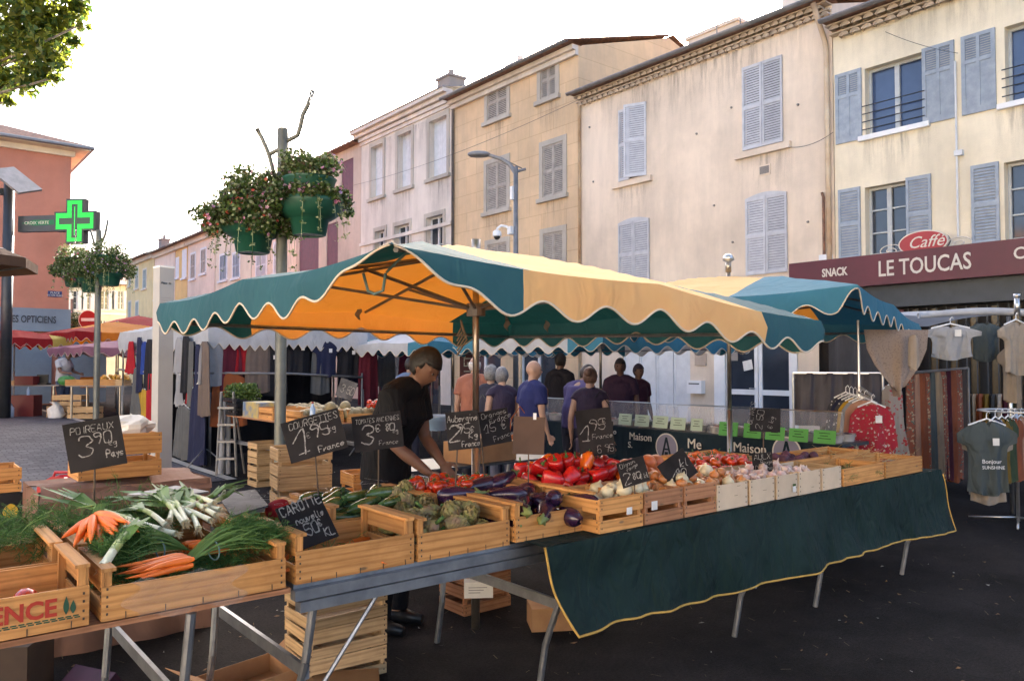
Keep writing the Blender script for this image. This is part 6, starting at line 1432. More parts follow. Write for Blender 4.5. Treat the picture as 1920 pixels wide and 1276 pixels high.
p=W(172,1235,3.9); t=carton('tilted purple vegetable carton with an artichoke picture on the asphalt',(p.x,p.y,.02),(.28,.18,.09),rad(-62),'purp','printed_carton',tilt=rad(35))
Tt=MT[t.name]@Matrix.Rotation(rad(35),4,'X'); txt('Petit Violet',Tt@Vector((-.11,-.0915,.055)),Tt.to_3x3()@Vector((1,0,0)),Tt.to_3x3()@Vector((0,0,1)),.024,M['letter'],t,'carton_lettering')
mb=MB(); mb.prism([(.03*math.cos(a)*(1+.2*math.cos(5*a))+.03,.03+.022*math.sin(a)) for a in [2*PI*k/20 for k in range(20)]],lambda u,w,d:Tt@Vector((u,d,w)),-.0915,-.0905); mb.build('artichoke_picture',M['leaf'],t)
# stack by the pole
for k in range(4): crate('slatted crate in the tall stack right of the flower pole, %s'%('bottom one','second from the ground','third from the ground','top one')[k],2.62+.0,3.08,6.2,6.55,.0+k*.24,'woodP','slat',.235,rz=rad(-14)+.02*k)
for k in range(3): crate('orange-lit crate behind the courgettes, %s'%('lowest of three','middle of three','uppermost of three')[k],3.1,3.5,5.85,6.15,.0+k*.25,'woodN','slat',.245,rz=-.1)
mb=None
for i,(x,y) in enumerate(((3.55,5.7),(3.85,5.55))):
    t=thing('wire_basket','empty wire basket, %s of two, behind the courgettes'%('left','right')[i],'basket',(x,y,.42)); mb=MB()
    for z in(0,.09,.18,.27):
        mb.tube([(-.13,-.1,z),(.13,-.1,z),(.13,.1,z),(-.13,.1,z),(-.13,-.1,z)],.004,4)
    for k in range(9):
        for yy in(-.1,.1): mb.cyl((-.13+.0325*k,yy,0),(-.13+.0325*k,yy,.27),.003,n=4)
    for k in range(6):
        for xx in(-.13,.13): mb.cyl((xx,-.1+.04*k,0),(xx,-.1+.04*k,.27),.003,n=4)
    mb.build('wire_mesh',M['pole'],t,local=True)
    carton('cardboard box carrying a wire basket, %s of two'%('left','right')[i],(x,y,0),(.34,.28,.415),.1)
# crate on brown cloth, left
bt=thing('cloth_covered_box','low box under brown wrapping beside the white pillar','box',(1.2,5.35,0)); mb=MB()
mb.grid(lambda a,b:Vector((.72+.95*a,5.12+.015*math.sin(a*17)-(.05*(1-b)),.93*b+.0)),20,6); mb.grid(lambda a,b:Vector((.72+.95*a+.02*math.sin(b*9),5.07+.65*b,.93+.025*math.sin(a*5+1)*math.sin(b*6)+(-.06 if b<.05 else 0))),20,10); mb.grid(lambda a,b:Vector((.72,5.1+.6*a,.93*b)),4,4); mb.grid(lambda a,b:Vector((1.67,5.1+.6*a,.93*b)),4,4)
mb.build('wrapping_cloth',cloth('brown_wrapping',(.22,.12,.085),0),bt,True)
crate('deep golden wooden crate standing on the brown wrapping beside the white pillar',.945,1.42,5.26,5.60,.955,'woodN','slat',.27)
mb=MB(); r_=random.Random(3); mb.ball((0,0,0),(.14,.10,.07),14,9); 
for i,v in enumerate(mb.v): s=1+r_.uniform(-.18,.18); mb.v[i]=(v[0]*s,v[1]*s,v[2]*s+.01)
o=mb.build('paper_bag',M['paper'],None); o.location=(1.27,5.44,1.25); setp(o,'crumpled white paper bag on top of the deep golden crate','paper bag')
# red jerry can
p=W(108,910,9.0); t=thing('jerry_can','red plastic jerry can standing on the asphalt behind the carrot tops','jerry can',(p.x,p.y,0),-YAW); mb=MB()
mb.prism([(-.17,0),(.17,0),(.17,.26),(.10,.36),(-.02,.36),(-.17,.28)],lambda u,w,d:Vector((u,d,w)),-.08,.08); mb.build('can_body',mat('red_plastic',(.42,.012,.02),None,rough=.35),t,local=True,bevel=.02)
mb=MB(); mb.tube([(-.05,0,.36),(-.03,0,.42),(.15,0,.42),(.17,0,.27)],.018,8); mb.build('handle',mat('red_plastic_handle',(.38,.01,.02),None,rough=.35),t,True,local=True)
# crates at far left
p=W(-20,950,4.8)
crate('pale wooden crate topmost of the stack at the left edge',p.x-.3,p.x+.17,p.y-.0,p.y+.36,.86,'woodN','slat',.15)
t=thing('fruit_crate','black printed fruit crate with a yellow motif in the left-edge stack','crate',(p.x-.06,p.y+.18,.62)); mb=MB(); mb.box((-.24,-.18,0),(.24,.18,.235)); mb.build('crate_shell',M['black'],t,local=True,bevel=.01)
mb=MB(); n=16
mb.prism([(.17+.035*math.cos(2*PI*k/n)*(1+.2*math.cos(4*PI*k/n)),.12+.05*math.sin(2*PI*k/n)) for k in range(n)],lambda u,w,d:Vector((u,d,w)),-.1835,-.1805); mb.build('yellow_motif',mat('yellow_print',(.6,.38,.03),None,rough=.5),t,local=True)
T=MT[t.name]; txt('A',T@Vector((.05,-.1815,.08)),(1,0,0),Uz,.1,M['letter'],t,'crate_lettering')
crate('pale wooden crate at the bottom of the left-edge stack',p.x-.3,p.x+.17,p.y,p.y+.36,.30,'woodP','slat',.31)
crate('wooden crate on the ground under the left-edge stack',p.x-.3,p.x+.17,p.y,p.y+.36,.0,'woodP','slat',.295)
# ================================================================ MELON STALL
t=table('market_table','wooden-topped table carrying melons behind the vendor',4.12,5.5,9.25,12.3,[4.2,5.4],z=.9,rail=False,top='woodR')
crate('wooden crate of melons on the back table, nearest',4.15,4.75,9.3,9.8,.9,'woodN','low',.16); crate('wooden crate of melons on the back table, second',4.8,5.4,9.3,9.8,.9,'woodN','low',.16)
crate('open wooden crate left of the melons beside the flower pole',4.15,4.7,10.2,10.7,.9,'woodN','full',.17)
heap(['mel'],4.2,5.4,9.3,9.9,.93,18,.075,'round netted melon piled on the back table','melons on the back table',41,dome=.1,tilt=1); heap(['mel'],4.5,5.4,10.0,11.4,.93,22,.075,'round netted melon piled on the back table','melons on the back table',42,dome=.1,tilt=1)
heap(['tom'],5.15,5.45,9.3,9.5,1.06,10,.037,'small red fruit beside the back-table melons','red fruit beside the melons',43)
bx=thing('printed_fruit_box','fruit box printed with a painted landscape on the back table','box',(4.2,11.0,.9)); mb=MB(); mb.box((-.05,-.3,0),(.3,.3,.22)); mb.build('box_body',mat('painted_print',(.5,.36,.08),(.08,.16,.30),7,.6),bx,local=True)
bk=thing('plastic_crate','black plastic crate filled with bunched green herbs','crate',(4.25,11.75,.9)); mb=MB()
for z in(0,.07,.14,.21): 
    for a,b in(((-.14,-.3),(.24,-.28)),((-.14,.28),(.24,.3)),((-.14,-.28),(-.12,.28)),((.22,-.28),(.24,.28))): mb.box((a[0],a[1],z),(b[0],b[1],z+.045))
for k in range(9): mb.box((-.143,-.29+.07*k,0),(-.138,-.27+.07*k,.25))
mb.build('slotted_wall',M['black'],bk,local=True)
r_=random.Random(8); mb=MB(); leafcloud(mb,[((-.0+.05*i,-.3+.12*j,.33+.04*r_.random()),.13) for i in range(3) for j in range(6)],3500,.04,r_,1,[0,0,0]); o=mb.build('herb_leaves',[M['leaf']],bk,local=True); 
bo=thing('water_bottle','small water bottle with a red cap among the melons','bottle',tuple(W(586,770,9.6))); mb=MB(); mb.lathe([(.03,-.12),(.033,-.11),(.033,.03),(.012,.07),(.012,.09)],n=12); mb.build('bottle_body',mat('clear_blue_plastic',(.35,.45,.6),None,rough=.1),bo,True,local=True); mb=MB(); mb.lathe([(.014,.09),(.014,.11),(.001,.112)],n=10); mb.build('cap',M['redc'],bo,local=True)
for k in range(3): crate('pale slatted crate under the melon table, %s'%('bottom','middle','top')[k],4.0,4.5,10.35,10.7,.0+.2*k,'woodP','slat',.195)
bd=board('grey slate standing behind the melons',[(637,708),(668,716),(662,755),(632,740)],11.2,11.2,[('3 50',.2,.3,.4,.012)],31,(.5,0,1.0),mat_='slate2')
bb=thing('plastic_basin','pale blue plastic basin behind the vendor','basin',tuple(W(818,792,6.3)-Vector((0,0,.06)))); mb=MB(); mb.lathe([(.07,0),(.085,.01),(.12,.12),(.128,.12),(.12,.105),(.08,.02),(.001,.018)],n=24); mb.build('basin_bowl',mat('blue_plastic',(.20,.30,.45),None,rough=.35),bb,True,local=True)
table('market_table','small back table under the blue basin behind the vendor',3.0,4.6,4.95,5.6,[3.1,4.5],z=.86,rail=False,top='darkm')
carton('grey cardboard box lying on the small back table',(3.9,5.2,.862),(.5,.35,.16),.1,'cardb')
# ================================================================ CLOTHES
def garment(label,T,w,h,kind,m,seed,group=None,name='garment',tag=False,cat='clothes',flare=1.0,hang=True):
    r_=random.Random(seed); loc=T.translation; t=thing(name,label,cat,tuple(loc),0,group)
    prof={'tee':[(0,.30),(.06,.62),(.16,1.0),(.30,.98),(.34,.66),(.5,.62),(.8,.64),(1,.68)],'dress':[(0,.3),(.06,.5),(.2,.52),(.45,.55),(1,.55+.4*flare)],'strap':[(0,.18),(.15,.3),(.22,.5),(.5,.45),(1,.5+.3*flare)],'strip':[(0,.35),(.08,.8),(.3,.9),(1,1.0)],'shawl':[(0,1.0),(.3,.93),(.55,.70),(1,.03)],'blouse':[(0,.25),(.08,.62),(.2,.85),(.7,1.0),(.78,.99),(.8,.8),(1,.82)]}[kind]
    def hw(v): return lerpt(v,prof)*w/2
    f1,f2,p1=r_.uniform(3,5),r_.uniform(6,9),r_.uniform(0,6)
    def mk(s): return lambda a,b:T@Vector(((2*a-1)*hw(b),s*(.035*(1-(2*a-1)**2)+.004)+(.02*math.sin(f1*PI*a+p1)+.01*math.sin(f2*PI*a+p1*2+b*2))*(.25+b)*w*1.6,-h*b-.02*math.cos((2*a-1)*3)*(b>.9)+(.035*(1-abs(2*a-1)) if False else 0)-(.05*max(0,1-abs(2*a-1)*3) if b<.02 and kind=='tee' else 0)))
    mb=MB(); mb.grid(mk(-1),22,24); mb.grid(mk(1),22,24); mb.build('cloth',m,t,True)
    if hang:
        mb=MB(); mb.tube([T@Vector((-hw(.07)*.95,0,-h*.05)),T@Vector((0,0,.03)),T@Vector((hw(.07)*.95,0,-h*.05))],.008,5); mb.tube([T@Vector((0,0,.03)),T@Vector((0,0,.08)),T@Vector((.02,0,.10)),T@Vector((.03,0,.08))],.004,4); mb.build('hanger',M['white'],t)
    if tag: mb=MB(); mb.box((w*.02,-.09,-h*.32),(w*.02+.06,-.086,-h*.32+.07),T); mb.build('price_tag',M['paper'],t)
    return t
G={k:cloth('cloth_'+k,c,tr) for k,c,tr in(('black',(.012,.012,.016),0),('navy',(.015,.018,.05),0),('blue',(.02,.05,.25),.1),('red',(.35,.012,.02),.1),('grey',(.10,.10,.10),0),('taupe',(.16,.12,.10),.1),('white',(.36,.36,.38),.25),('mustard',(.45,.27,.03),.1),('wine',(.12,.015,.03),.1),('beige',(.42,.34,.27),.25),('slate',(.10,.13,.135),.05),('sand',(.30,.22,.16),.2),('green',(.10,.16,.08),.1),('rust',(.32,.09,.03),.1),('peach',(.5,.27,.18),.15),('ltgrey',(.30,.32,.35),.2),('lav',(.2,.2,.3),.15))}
FB=floral('red_floral_print',(.30,.008,.02),[(.42,.32,.28),(.12,.10,.05)],26,.24); FW=floral('white_red_paisley',(.26,.22,.19),[(.35,.03,.03),(.30,.05,.05)],14,.26); FM=floral('rust_floral_print',(.20,.055,.03),[(.32,.23,.14),(.05,.10,.08)],22,.3); FK=floral('black_white_print',(.04,.04,.05),[(.5,.5,.5)],30,.3)
def TX(px,py,x): # hanging on the left face (plane x = const), seen from the street
    return Matrix.Translation(WX(px,py,x))@Matrix.Rotation(rad(-90),4,'Z')
def TYy(px,py,y): return Matrix.Translation(WY(px,py,y))
sp=0
for i,(px,pt,pb,wm,kind,g,d) in enumerate([(246,640,700,.7,'dress','red','red dress'),(262,632,735,.45,'strip','navy','narrow navy garment'),(272,640,700,.6,'tee','blue','blue top'),(281,636,730,.6,'strip','black','black garment'),(256,690,795,.8,'dress','grey','grey dress on a low hanger'),(337,632,700,.5,'strip','white','patterned pale garment'),(349,630,735,.5,'strip','black','black garment'),(360,640,760,.5,'dress','grey','charcoal dress'),(372,645,740,.5,'dress','navy','navy dress'),(384,640,780,.5,'strip','taupe','dark taupe dress'),(336,700,760,.5,'strap','white','white strappy top'),(360,690,760,.7,'dress','red','red summer dress'),(372,720,870,.8,'strip','navy','long dark garment'),(345,760,860,.9,'strip','grey','long grey garment'),(270,730,830,1.0,'strip','mustard','mustard and black garment'),(284,700,830,.8,'strip','red','red and navy garment')]):
    x=4.12+.03*(i%3); A=WX(px,pt,x); B=WX(px,pb,x); garment('%s on the left side of the white-canopied stall, %s'%(d,['upper rail','lower rail'][pt>680]),TX(px,pt,x),wm*1.0,A.z-B.z,kind,G[g],100+i,'clothes on the left side of the stall',hang=pt>680)
for i,(px,pt,pb,wm,kind,g,d) in enumerate([(400,640,722,.4,'strip','white','white lace top'),(421,640,730,.5,'strip','wine','wine red garment'),(458,634,698,.52,'tee','red','bright red T-shirt'),(486,640,735,.4,'strip','taupe','brown garment'),(508,642,740,.5,'strip','black','black garment right of the brown one'),(560,636,700,.55,'tee','black','black T-shirt behind the flower pole'),(612,640,705,.5,'tee','navy','dark blue T-shirt'),(600,655,738,.3,'strip','grey','narrow grey garment'),(655,645,705,.6,'tee','black','black T-shirt at the right of the stall'),(430,700,800,.5,'strip','rust','rust and black garment'),(690,650,760,.35,'strip','wine','dark red garment by the thin pole')]):
    y=13.02+.03*(i%3); A=WY(px,pt,y); B=WY(px,pb,y); garment('%s hanging on the front of the clothes stall'%d,TYy(px,pt,y),wm*1.25,A.z-B.z,kind,G[g],200+i,'clothes on the front of the stall',hang=False,tag=g in('black','navy'))
rl=thing('clothes_rail','dark horizontal rail round the clothes stall','clothes rail',(4.2,13.05,0)); mb=MB(); mb.tube([(4.16,18.9,1.55),(4.16,16,1.5),(4.16,13.0,1.52),(5.6,12.98,1.5),(7.0,13.0,1.42)],.022,6); mb.build('rail',M['zinc'],rl,True)
for q in((4.16,13.0),(4.16,16),(7.0,13.0)): mb=MB(); mb.cyl((*q,.0),(*q,1.5),.018,n=6); mb.cyl((*q,.3),(q[0]-.35,q[1]-.2,.02),.012,n=5); mb.cyl((*q,.3),(q[0]+.3,q[1]-.25,.02),.012,n=5); mb.build('stand',M['zinc'],rl,True)
cu=thing('stall_backcloth','dark backcloth behind the hanging clothes','curtain',(5.6,16,0)); mb=MB(); mb.grid(lambda a,b:Vector((4.5+2.5*a,14.2+.05*math.sin(a*40),2.3*b+.05)),30,2); mb.grid(lambda a,b:Vector((4.75+.05*math.sin(a*60),14.2+4.6*a,2.3*b+.05)),40,2); mb.build('cloth',G['black'],cu,True)  # added dark sheet stands in for the shade inside the stall
r_=random.Random(17)
for i,x in enumerate((7.25,7.7,8.1,8.6,9.0)):
    garment('dark garment hanging between the clothes stall and the vendor, number %s from the left'%('one','two','three','four','five')[i],Matrix.Translation((x,14.0,1.95)),.45,.75,'strip',G[('navy','black','grey','wine','black')[i]],300+i,'dark clothes behind the vendor',hang=False)
rl=thing('clothes_rail','thin rail carrying the dark clothes behind the vendor','clothes rail',(8.1,14,0)); mb=MB(); mb.tube([(7.1,14,1.97),(9.2,14,1.97)],.015,6); mb.cyl((7.1,14,0),(7.1,14,1.97),.015); mb.cyl((9.2,14,0),(9.2,14,1.97),.015); mb.build('rail',M['zinc'],rl)
ld=thing('folding_ladder','folded metal step ladder leaning beside the melon table','ladder',tuple(Vector((W(425,850,11.6).x,W(425,850,11.6).y,0)))); mb=MB(); T=MT[ld.name]@Matrix.Rotation(-YAW,4,'Z')
for s in(-.15,.15): mb.cyl(T@Vector((s*.6,0,1.25)),T@Vector((s,.0,0)),.02,n=6); mb.cyl(T@Vector((s*.6,0,1.25)),T@Vector((s,.35,0)),.02,n=6)
for z in(.25,.5,.75,1.0): mb.box((-.13,-.04,z),(.13,.06,z+.03),T)
mb.build('frame',M['zinc'],ld)
rs=thing('paper_roll','tall pale rolled sheet standing by the ladder','roll',tuple(Vector((W(414,760,11.8).x,W(414,760,11.8).y,0)))); mb=MB(); mb.cyl((0,0,0),(.05,.03,1.1),.05,.05,10); mb.cyl((.12,0,0),(.13,.04,1.0),.035,.035,10); mb.build('rolled_sheet',M['whitec'],rs,local=True)
for k_,v_ in (('peach2',(.34,.19,.13)),('rust2',(.22,.065,.03)),('sand2',(.25,.19,.13)),('mustard2',(.16,.095,.015)),('beige2',(.30,.25,.20)),('wine2',(.05,.006,.014)),('slate2',(.065,.08,.082)),('taupe2',(.06,.045,.038)),('green2',(.04,.06,.03)),('grey2',(.04,.04,.04)),('lav2',(.08,.08,.12)),('white2',(.34,.34,.35))): G[k_]=cloth('dim_cloth_'+k_,v_,.05,folds=.9)  # darker cloth copies, the shade under the right canopy put into their colours
# right-hand rails
def TF(px,py,D,a=0): return Matrix.Translation(W(px,py,D))@Matrix.Rotation(-YAW+a,4,'Z')
def gF(label,px,pt,pb,D,w,kind,m,seed,group=None,a=0,tag=False,hang=True,flare=1): 
    A=W(px,pt,D);B=W(px,pb,D); return garment(label,TF(px,pt,D,a),w,A.z-B.z,kind,m,seed,group,tag=tag,hang=hang,flare=flare)
for k in range(7): gF('floral blouse behind the front red one on the slanted rack','x' and 1628-7*k,752-2*k,850,7.7+.07*k,.42,'blouse',[FB,G['peach'],G['ltgrey'],G['mustard'],FK,G['navy'],FK][k],400+k,'blouses behind the red floral one',a=-.25,hang=True) if k else gF('red floral blouse with a white tag, foremost on the slanted rack',1634,758,862,7.6,.47,'blouse',FB,400,None,a=-.15,tag=True)
t=thing('clothes_rack','slim chrome rack carrying the floral blouses','clothes rack',tuple(W(1609,640,7.9))); mb=MB(); a=W(1609,600,7.9);b_=W(1611,755,7.9); mb.cyl(a,(a.x,a.y,0),.014,n=8); mb.tube([W(1609,735,7.9),W(1635,748,7.6)],.012,6); mb.build('rack_tube',M['alu'],t); mb=MB(); mb.tube([W(1612,725,7.8)+Vector((0,0,.0)),W(1640,745,7.75)],.016,5); mb.build('chain',M['zinc'],t)
gF('long white dress with red paisley print beside the red blouses',1672,722,880,8.3,.42,'dress',FW,420)
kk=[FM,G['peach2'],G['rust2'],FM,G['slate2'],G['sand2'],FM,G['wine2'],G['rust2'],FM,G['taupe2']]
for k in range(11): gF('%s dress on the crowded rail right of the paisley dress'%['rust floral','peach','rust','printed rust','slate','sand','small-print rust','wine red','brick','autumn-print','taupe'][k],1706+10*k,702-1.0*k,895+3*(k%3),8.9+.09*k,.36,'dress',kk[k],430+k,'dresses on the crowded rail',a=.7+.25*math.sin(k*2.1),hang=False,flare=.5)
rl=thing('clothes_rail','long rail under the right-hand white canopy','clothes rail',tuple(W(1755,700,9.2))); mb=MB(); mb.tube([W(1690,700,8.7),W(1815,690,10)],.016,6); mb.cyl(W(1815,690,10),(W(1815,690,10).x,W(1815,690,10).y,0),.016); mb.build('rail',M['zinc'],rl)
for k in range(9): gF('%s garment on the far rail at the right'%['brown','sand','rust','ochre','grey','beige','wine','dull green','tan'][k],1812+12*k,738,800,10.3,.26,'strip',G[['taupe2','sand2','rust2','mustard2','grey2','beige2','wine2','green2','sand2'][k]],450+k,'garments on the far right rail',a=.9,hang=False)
gF('speckled beige shawl hanging to a point beside the blue canopy',1680,618,740,7.3,.62,'shawl',floral('speckled_beige_knit',(.26,.20,.165),[(.19,.145,.12)],60,.3),460,a=.05,hang=False)
gF('cream sleeve-like scarf hanging inside the beige shawl',1712,628,690,7.1,.10,'strip',G['beige'],461,hang=False)
gF('pale grey T-shirt with a price tag hanging high under the white canopy',1782,612,672,8.0,.58,'tee',G['white2'],462,a=-.2,tag=True)
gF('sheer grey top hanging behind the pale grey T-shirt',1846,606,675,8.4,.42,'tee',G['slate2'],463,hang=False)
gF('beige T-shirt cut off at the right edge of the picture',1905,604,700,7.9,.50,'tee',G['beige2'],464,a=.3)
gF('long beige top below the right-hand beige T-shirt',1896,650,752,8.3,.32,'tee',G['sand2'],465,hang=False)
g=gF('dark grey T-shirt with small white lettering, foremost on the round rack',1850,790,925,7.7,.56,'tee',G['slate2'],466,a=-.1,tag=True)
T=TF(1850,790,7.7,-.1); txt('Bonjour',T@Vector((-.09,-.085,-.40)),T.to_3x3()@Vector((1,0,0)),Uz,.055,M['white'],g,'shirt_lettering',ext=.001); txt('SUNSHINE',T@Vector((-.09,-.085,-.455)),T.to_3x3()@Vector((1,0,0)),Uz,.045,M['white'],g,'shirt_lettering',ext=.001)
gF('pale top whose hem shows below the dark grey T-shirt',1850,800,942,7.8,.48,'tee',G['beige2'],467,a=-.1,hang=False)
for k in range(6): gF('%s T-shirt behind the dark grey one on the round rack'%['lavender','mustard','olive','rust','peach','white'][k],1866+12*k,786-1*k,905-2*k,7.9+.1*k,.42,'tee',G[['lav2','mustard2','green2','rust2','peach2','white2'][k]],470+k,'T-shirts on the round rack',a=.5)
t=thing('clothes_rack','round chrome rack foot and ring at the right edge','clothes rack',tuple(W(1905,780,8.2))); mb=MB(); c=W(1905,770,8.2); mb.tube([c+Vector((.35*math.cos(a),.35*math.sin(a),0)) for a in [2*PI*k/16 for k in range(17)]],.012,5); mb.cyl(c,(c.x,c.y,.02),.018)
for k in range(4): a=PI/2*k+.3; mb.cyl((c.x,c.y,.06),(c.x+.45*math.cos(a),c.y+.45*math.sin(a),.02),.012,n=5)
mb.build('rack_tube',M['alu'],t,True)
# ================================================================ OLIVE COUNTER
XC=6.8; y0c,y1c=3.60,9.2
t=thing('olive_counter','long counter with navy banner and tubs behind the vegetable table','market counter',(XC+.4,6,0)); mb=MB(); mb.box((XC,y0c,.90),(XC+.5,y1c,.93)); mb.build('counter_top',M['darkm'],t)
nav=cloth('navy_banner',(.010,.022,.032),0); mb=MB(); mb.grid(lambda a,b:Vector((XC-.012+.006*math.sin(a*50),y0c+(y1c-y0c)*a,.05+.87*b)),60,3); mb.build('banner',nav,t,True)
for y in(y0c+.1,(y0c+y1c)/2,y1c-.1):
    for x in(XC+.05,XC+.45): mb=MB(); mb.cyl((x,y,0),(x,y,.9),.02,n=6); mb.build('leg',M['zinc'],t)
def bl(s,px,py,size):
    p=WX(px,py,XC-.025); txt(s,(XC-.03,p.y,p.z),L_,Uz,size,M['letter'],t,'banner_lettering')
bl('Maison',1375,845,.135); bl('Maison',1180,823,.12); bl('S.',1178,838,.1); bl('Me',1289,839,.15); bl('www.',1281,850,.06); bl('www.',1392,856,.05); bl('asso',1138,812,.09)
for (px,py) in((1250,838),(1475,848)):
    p=WX(px,py,XC-.03); mb=MB(); n=32; f=lambda u,w,d:Vector((XC-.03+d,p.y-u,p.z+w))
    mb.prism([(.155*math.cos(2*PI*k/n),.155*math.sin(2*PI*k/n)) for k in range(n)],f,-.002,.0); o=mb.build('emblem_ring',M['letter'],t); 
    mb=MB(); mb.prism([(.14*math.cos(2*PI*k/n),.14*math.sin(2*PI*k/n)) for k in range(n)],f,-.004,-.0022); mb.build('emblem_field',mat('emblem_mauve',(.22,.2,.26),None,rough=.7),t)
    mb=MB(); 
    for pl in([(-.07,-.10),(-.045,-.10),(.012,.11),(-.012,.11)],[(.07,-.10),(.045,-.10),(-.012,.11),(.012,.11)],[(-.045,-.03),(.045,-.03),(.04,-.012),(-.04,-.012)],[(-.02,-.13),(.02,-.13),(.02,-.05),(-.02,-.05)]): mb.prism(pl,f,-.0062-.0003*len(mb.f),-.0042)
    mb.build('emblem_letter',nav,t)
gr=mat('green_card',(.10,.36,.07),(.09,.32,.06),5,.7); grp=mat('pale_green_card',(.42,.50,.36),None,rough=.7)
for i,(a,b_,pt,pb) in enumerate([(1159,1183,773,797),(1189,1216,775,800),(1223,1251,777,803),(1256,1284,780,806),(1294,1316,782,808),(1347,1382,788,818),(1393,1426,791,822),(1434,1470,797,826),(1478,1514,800,829),(1524,1566,803,833)]):
    A=WX(a,pt,XC-.05);B=WX(b_,pb,XC-.05); tt=thing('price_card','%s price card on the counter edge, %s from the left'%(('pale','pale','pale','pale','pale green','green','green','green','green','green')[i],('first','second','third','fourth','fifth','sixth','seventh','eighth','ninth','tenth')[i]),'price card',tuple((A+B)/2),0,'price cards on the counter'); z0_=max(min(A.z,B.z),.935) if False else B.z
    mb=MB(); mb.face([(XC-.05,A.y,z0_),(XC-.05,B.y,z0_),(XC-.03,B.y,A.z-.01),(XC-.03,A.y,A.z-.01)]); mb.face([(XC-.046,A.y,z0_),(XC-.046,B.y,z0_),(XC-.026,B.y,A.z-.01),(XC-.026,A.y,A.z-.01)]); mb.build('card',grp if i<5 else gr,tt)
    mb=MB(); h=A.z-.01-z0_; w=A.y-B.y; 
    for k,(f0,f1) in enumerate(((.25,.75),(.3,.66),(.2,.8))): zz_=z0_+h*(.78-.2*k); xx_=XC-.05+.02*(.78-.2*k)-.003; mb.face([(xx_,A.y-w*f0,zz_-.003),(xx_,A.y-w*f1,zz_-.003),(xx_,A.y-w*f1,zz_+.003),(xx_,A.y-w*f0,zz_+.003)])
    mb.build('card_print',M['slate'],tt)
r_=random.Random(77); tub=mat('tub_plastic',(.45,.42,.40),None,rough=.15); olm=[mat('olive_mix_%s'%n,c,c2,60,.3,bump=.5,bscale=60) for n,c,c2 in(('green',(.16,.18,.04),(.08,.10,.02)),('black',(.03,.02,.03),(.08,.04,.05)),('red',(.30,.06,.03),(.4,.2,.08)))]
for i in range(22):
    y=3.75+.19*i*1.35; 
    if y>9: break
    for j in(0,1):
        x=XC+.13+.22*j; tt=thing('olive_tub','plastic tub of %s on the counter, %s row'%(('green olives','black olives','red tapenade')[(i+j)%3],('front','back')[j]),'tub',(x,y,.93),0,'tubs on the olive counter'); mb=MB(); mb.lathe([(.075,0),(.09,.07),(.097,.072),(.088,.07),(.08,.055)],n=16,caps=False); mb.build('tub_bowl',tub,tt,True,local=True); mb=MB(); mb.lathe([(.085,.05),(.05,.075),(.001,.085)],n=14); mb.build('olives',olm[(i+j)%3],tt,True,local=True)
ac=mat('acrylic_guard',(.6,.6,.65),None,rough=.05); nt=ac.node_tree; bs=[n for n in nt.nodes if n.type=='BSDF_PRINCIPLED'][0]; bs.inputs['Alpha'].default_value=.12
gd=thing('sneeze_guard','clear acrylic guard along the olive counter','sneeze guard',(XC+.05,5.5,.93)); mb=MB(); mb.box((XC+.02,3.6,.94),(XC+.026,8.6,1.22)); mb.build('acrylic_sheet',ac,gd); mb=MB(); mb.cyl((XC+.023,3.6,1.22),(XC+.023,8.6,1.22),.006,n=6); mb.build('guard_edge',M['alu'],gd)
for i,(px,py) in enumerate(((1240,765),(1262,775),(1300,770),(1322,772),(1350,775))):
    p=WX(px,py,XC+.15); tt=thing('cellophane_bag','crinkled clear bag standing on the olive counter, %s'%('leftmost of five','second of five','middle of five','fourth of five','rightmost of five')[i],'bag',(p.x,p.y,.93),0); mb=MB(); q=random.Random(i)
    mb.grid(lambda a,b:Vector((.05*math.cos(2*PI*a)*(1-.6*b)+q.uniform(-.01,.01),.09*math.sin(2*PI*a)*(1-.3*b)+q.uniform(-.01,.01),.26*b)),14,7); mb.build('film',film,tt,local=True)
pl=thing('plastic_curtain','grey translucent sheet hung on a rail behind the olive counter','curtain',tuple(W(1570,740,9.3))); A=W(1487,699,9.3);B=W(1655,700,8.9); mb=MB(); mb.grid(lambda a,b:Vector((A.lerp(B,a).x,A.lerp(B,a).y,A.z))+Vector((0,0,-.62*b))+FWD*(.03*math.sin(a*26+b*2)+.015*math.sin(a*57)),50,6); mb.build('sheet',cloth('grey_plastic_sheet',(.10,.09,.10),.3,rough=.4),pl,True); mb=MB(); mb.tube([A,B],.014,6); mb.cyl(A,(A.x,A.y,0),.015);mb.cyl(B,(B.x,B.y,0),.015); mb.build('rail',M['alu'],pl)
vb=thing('vertical_banner','dark red vertical banner with white letters behind the pink-shirted man','banner',tuple(W(874,680,17))); A=W(862,655,17);B=W(890,700,17); T=Matrix.Translation((A+B)/2)@Matrix.Rotation(-YAW,4,'Z'); hw_=(B-A).dot(RX)/2; mb=MB(); mb.box((-hw_,-.01,-.9),(hw_,.01,.45),T); mb.build('banner_cloth',M['maroon'],vb); txt('CUEILLETTE',T@Vector((hw_*.55,-.013,-.88)),Uz,T.to_3x3()@Vector((-1,0,0)),.24,M['letter'],vb,'banner_lettering'); mb=MB(); mb.cyl(T@Vector((0,0.03,-1.9)),T@Vector((0,.03,.45)),.02); mb.build('banner_pole',M['zinc'],vb)
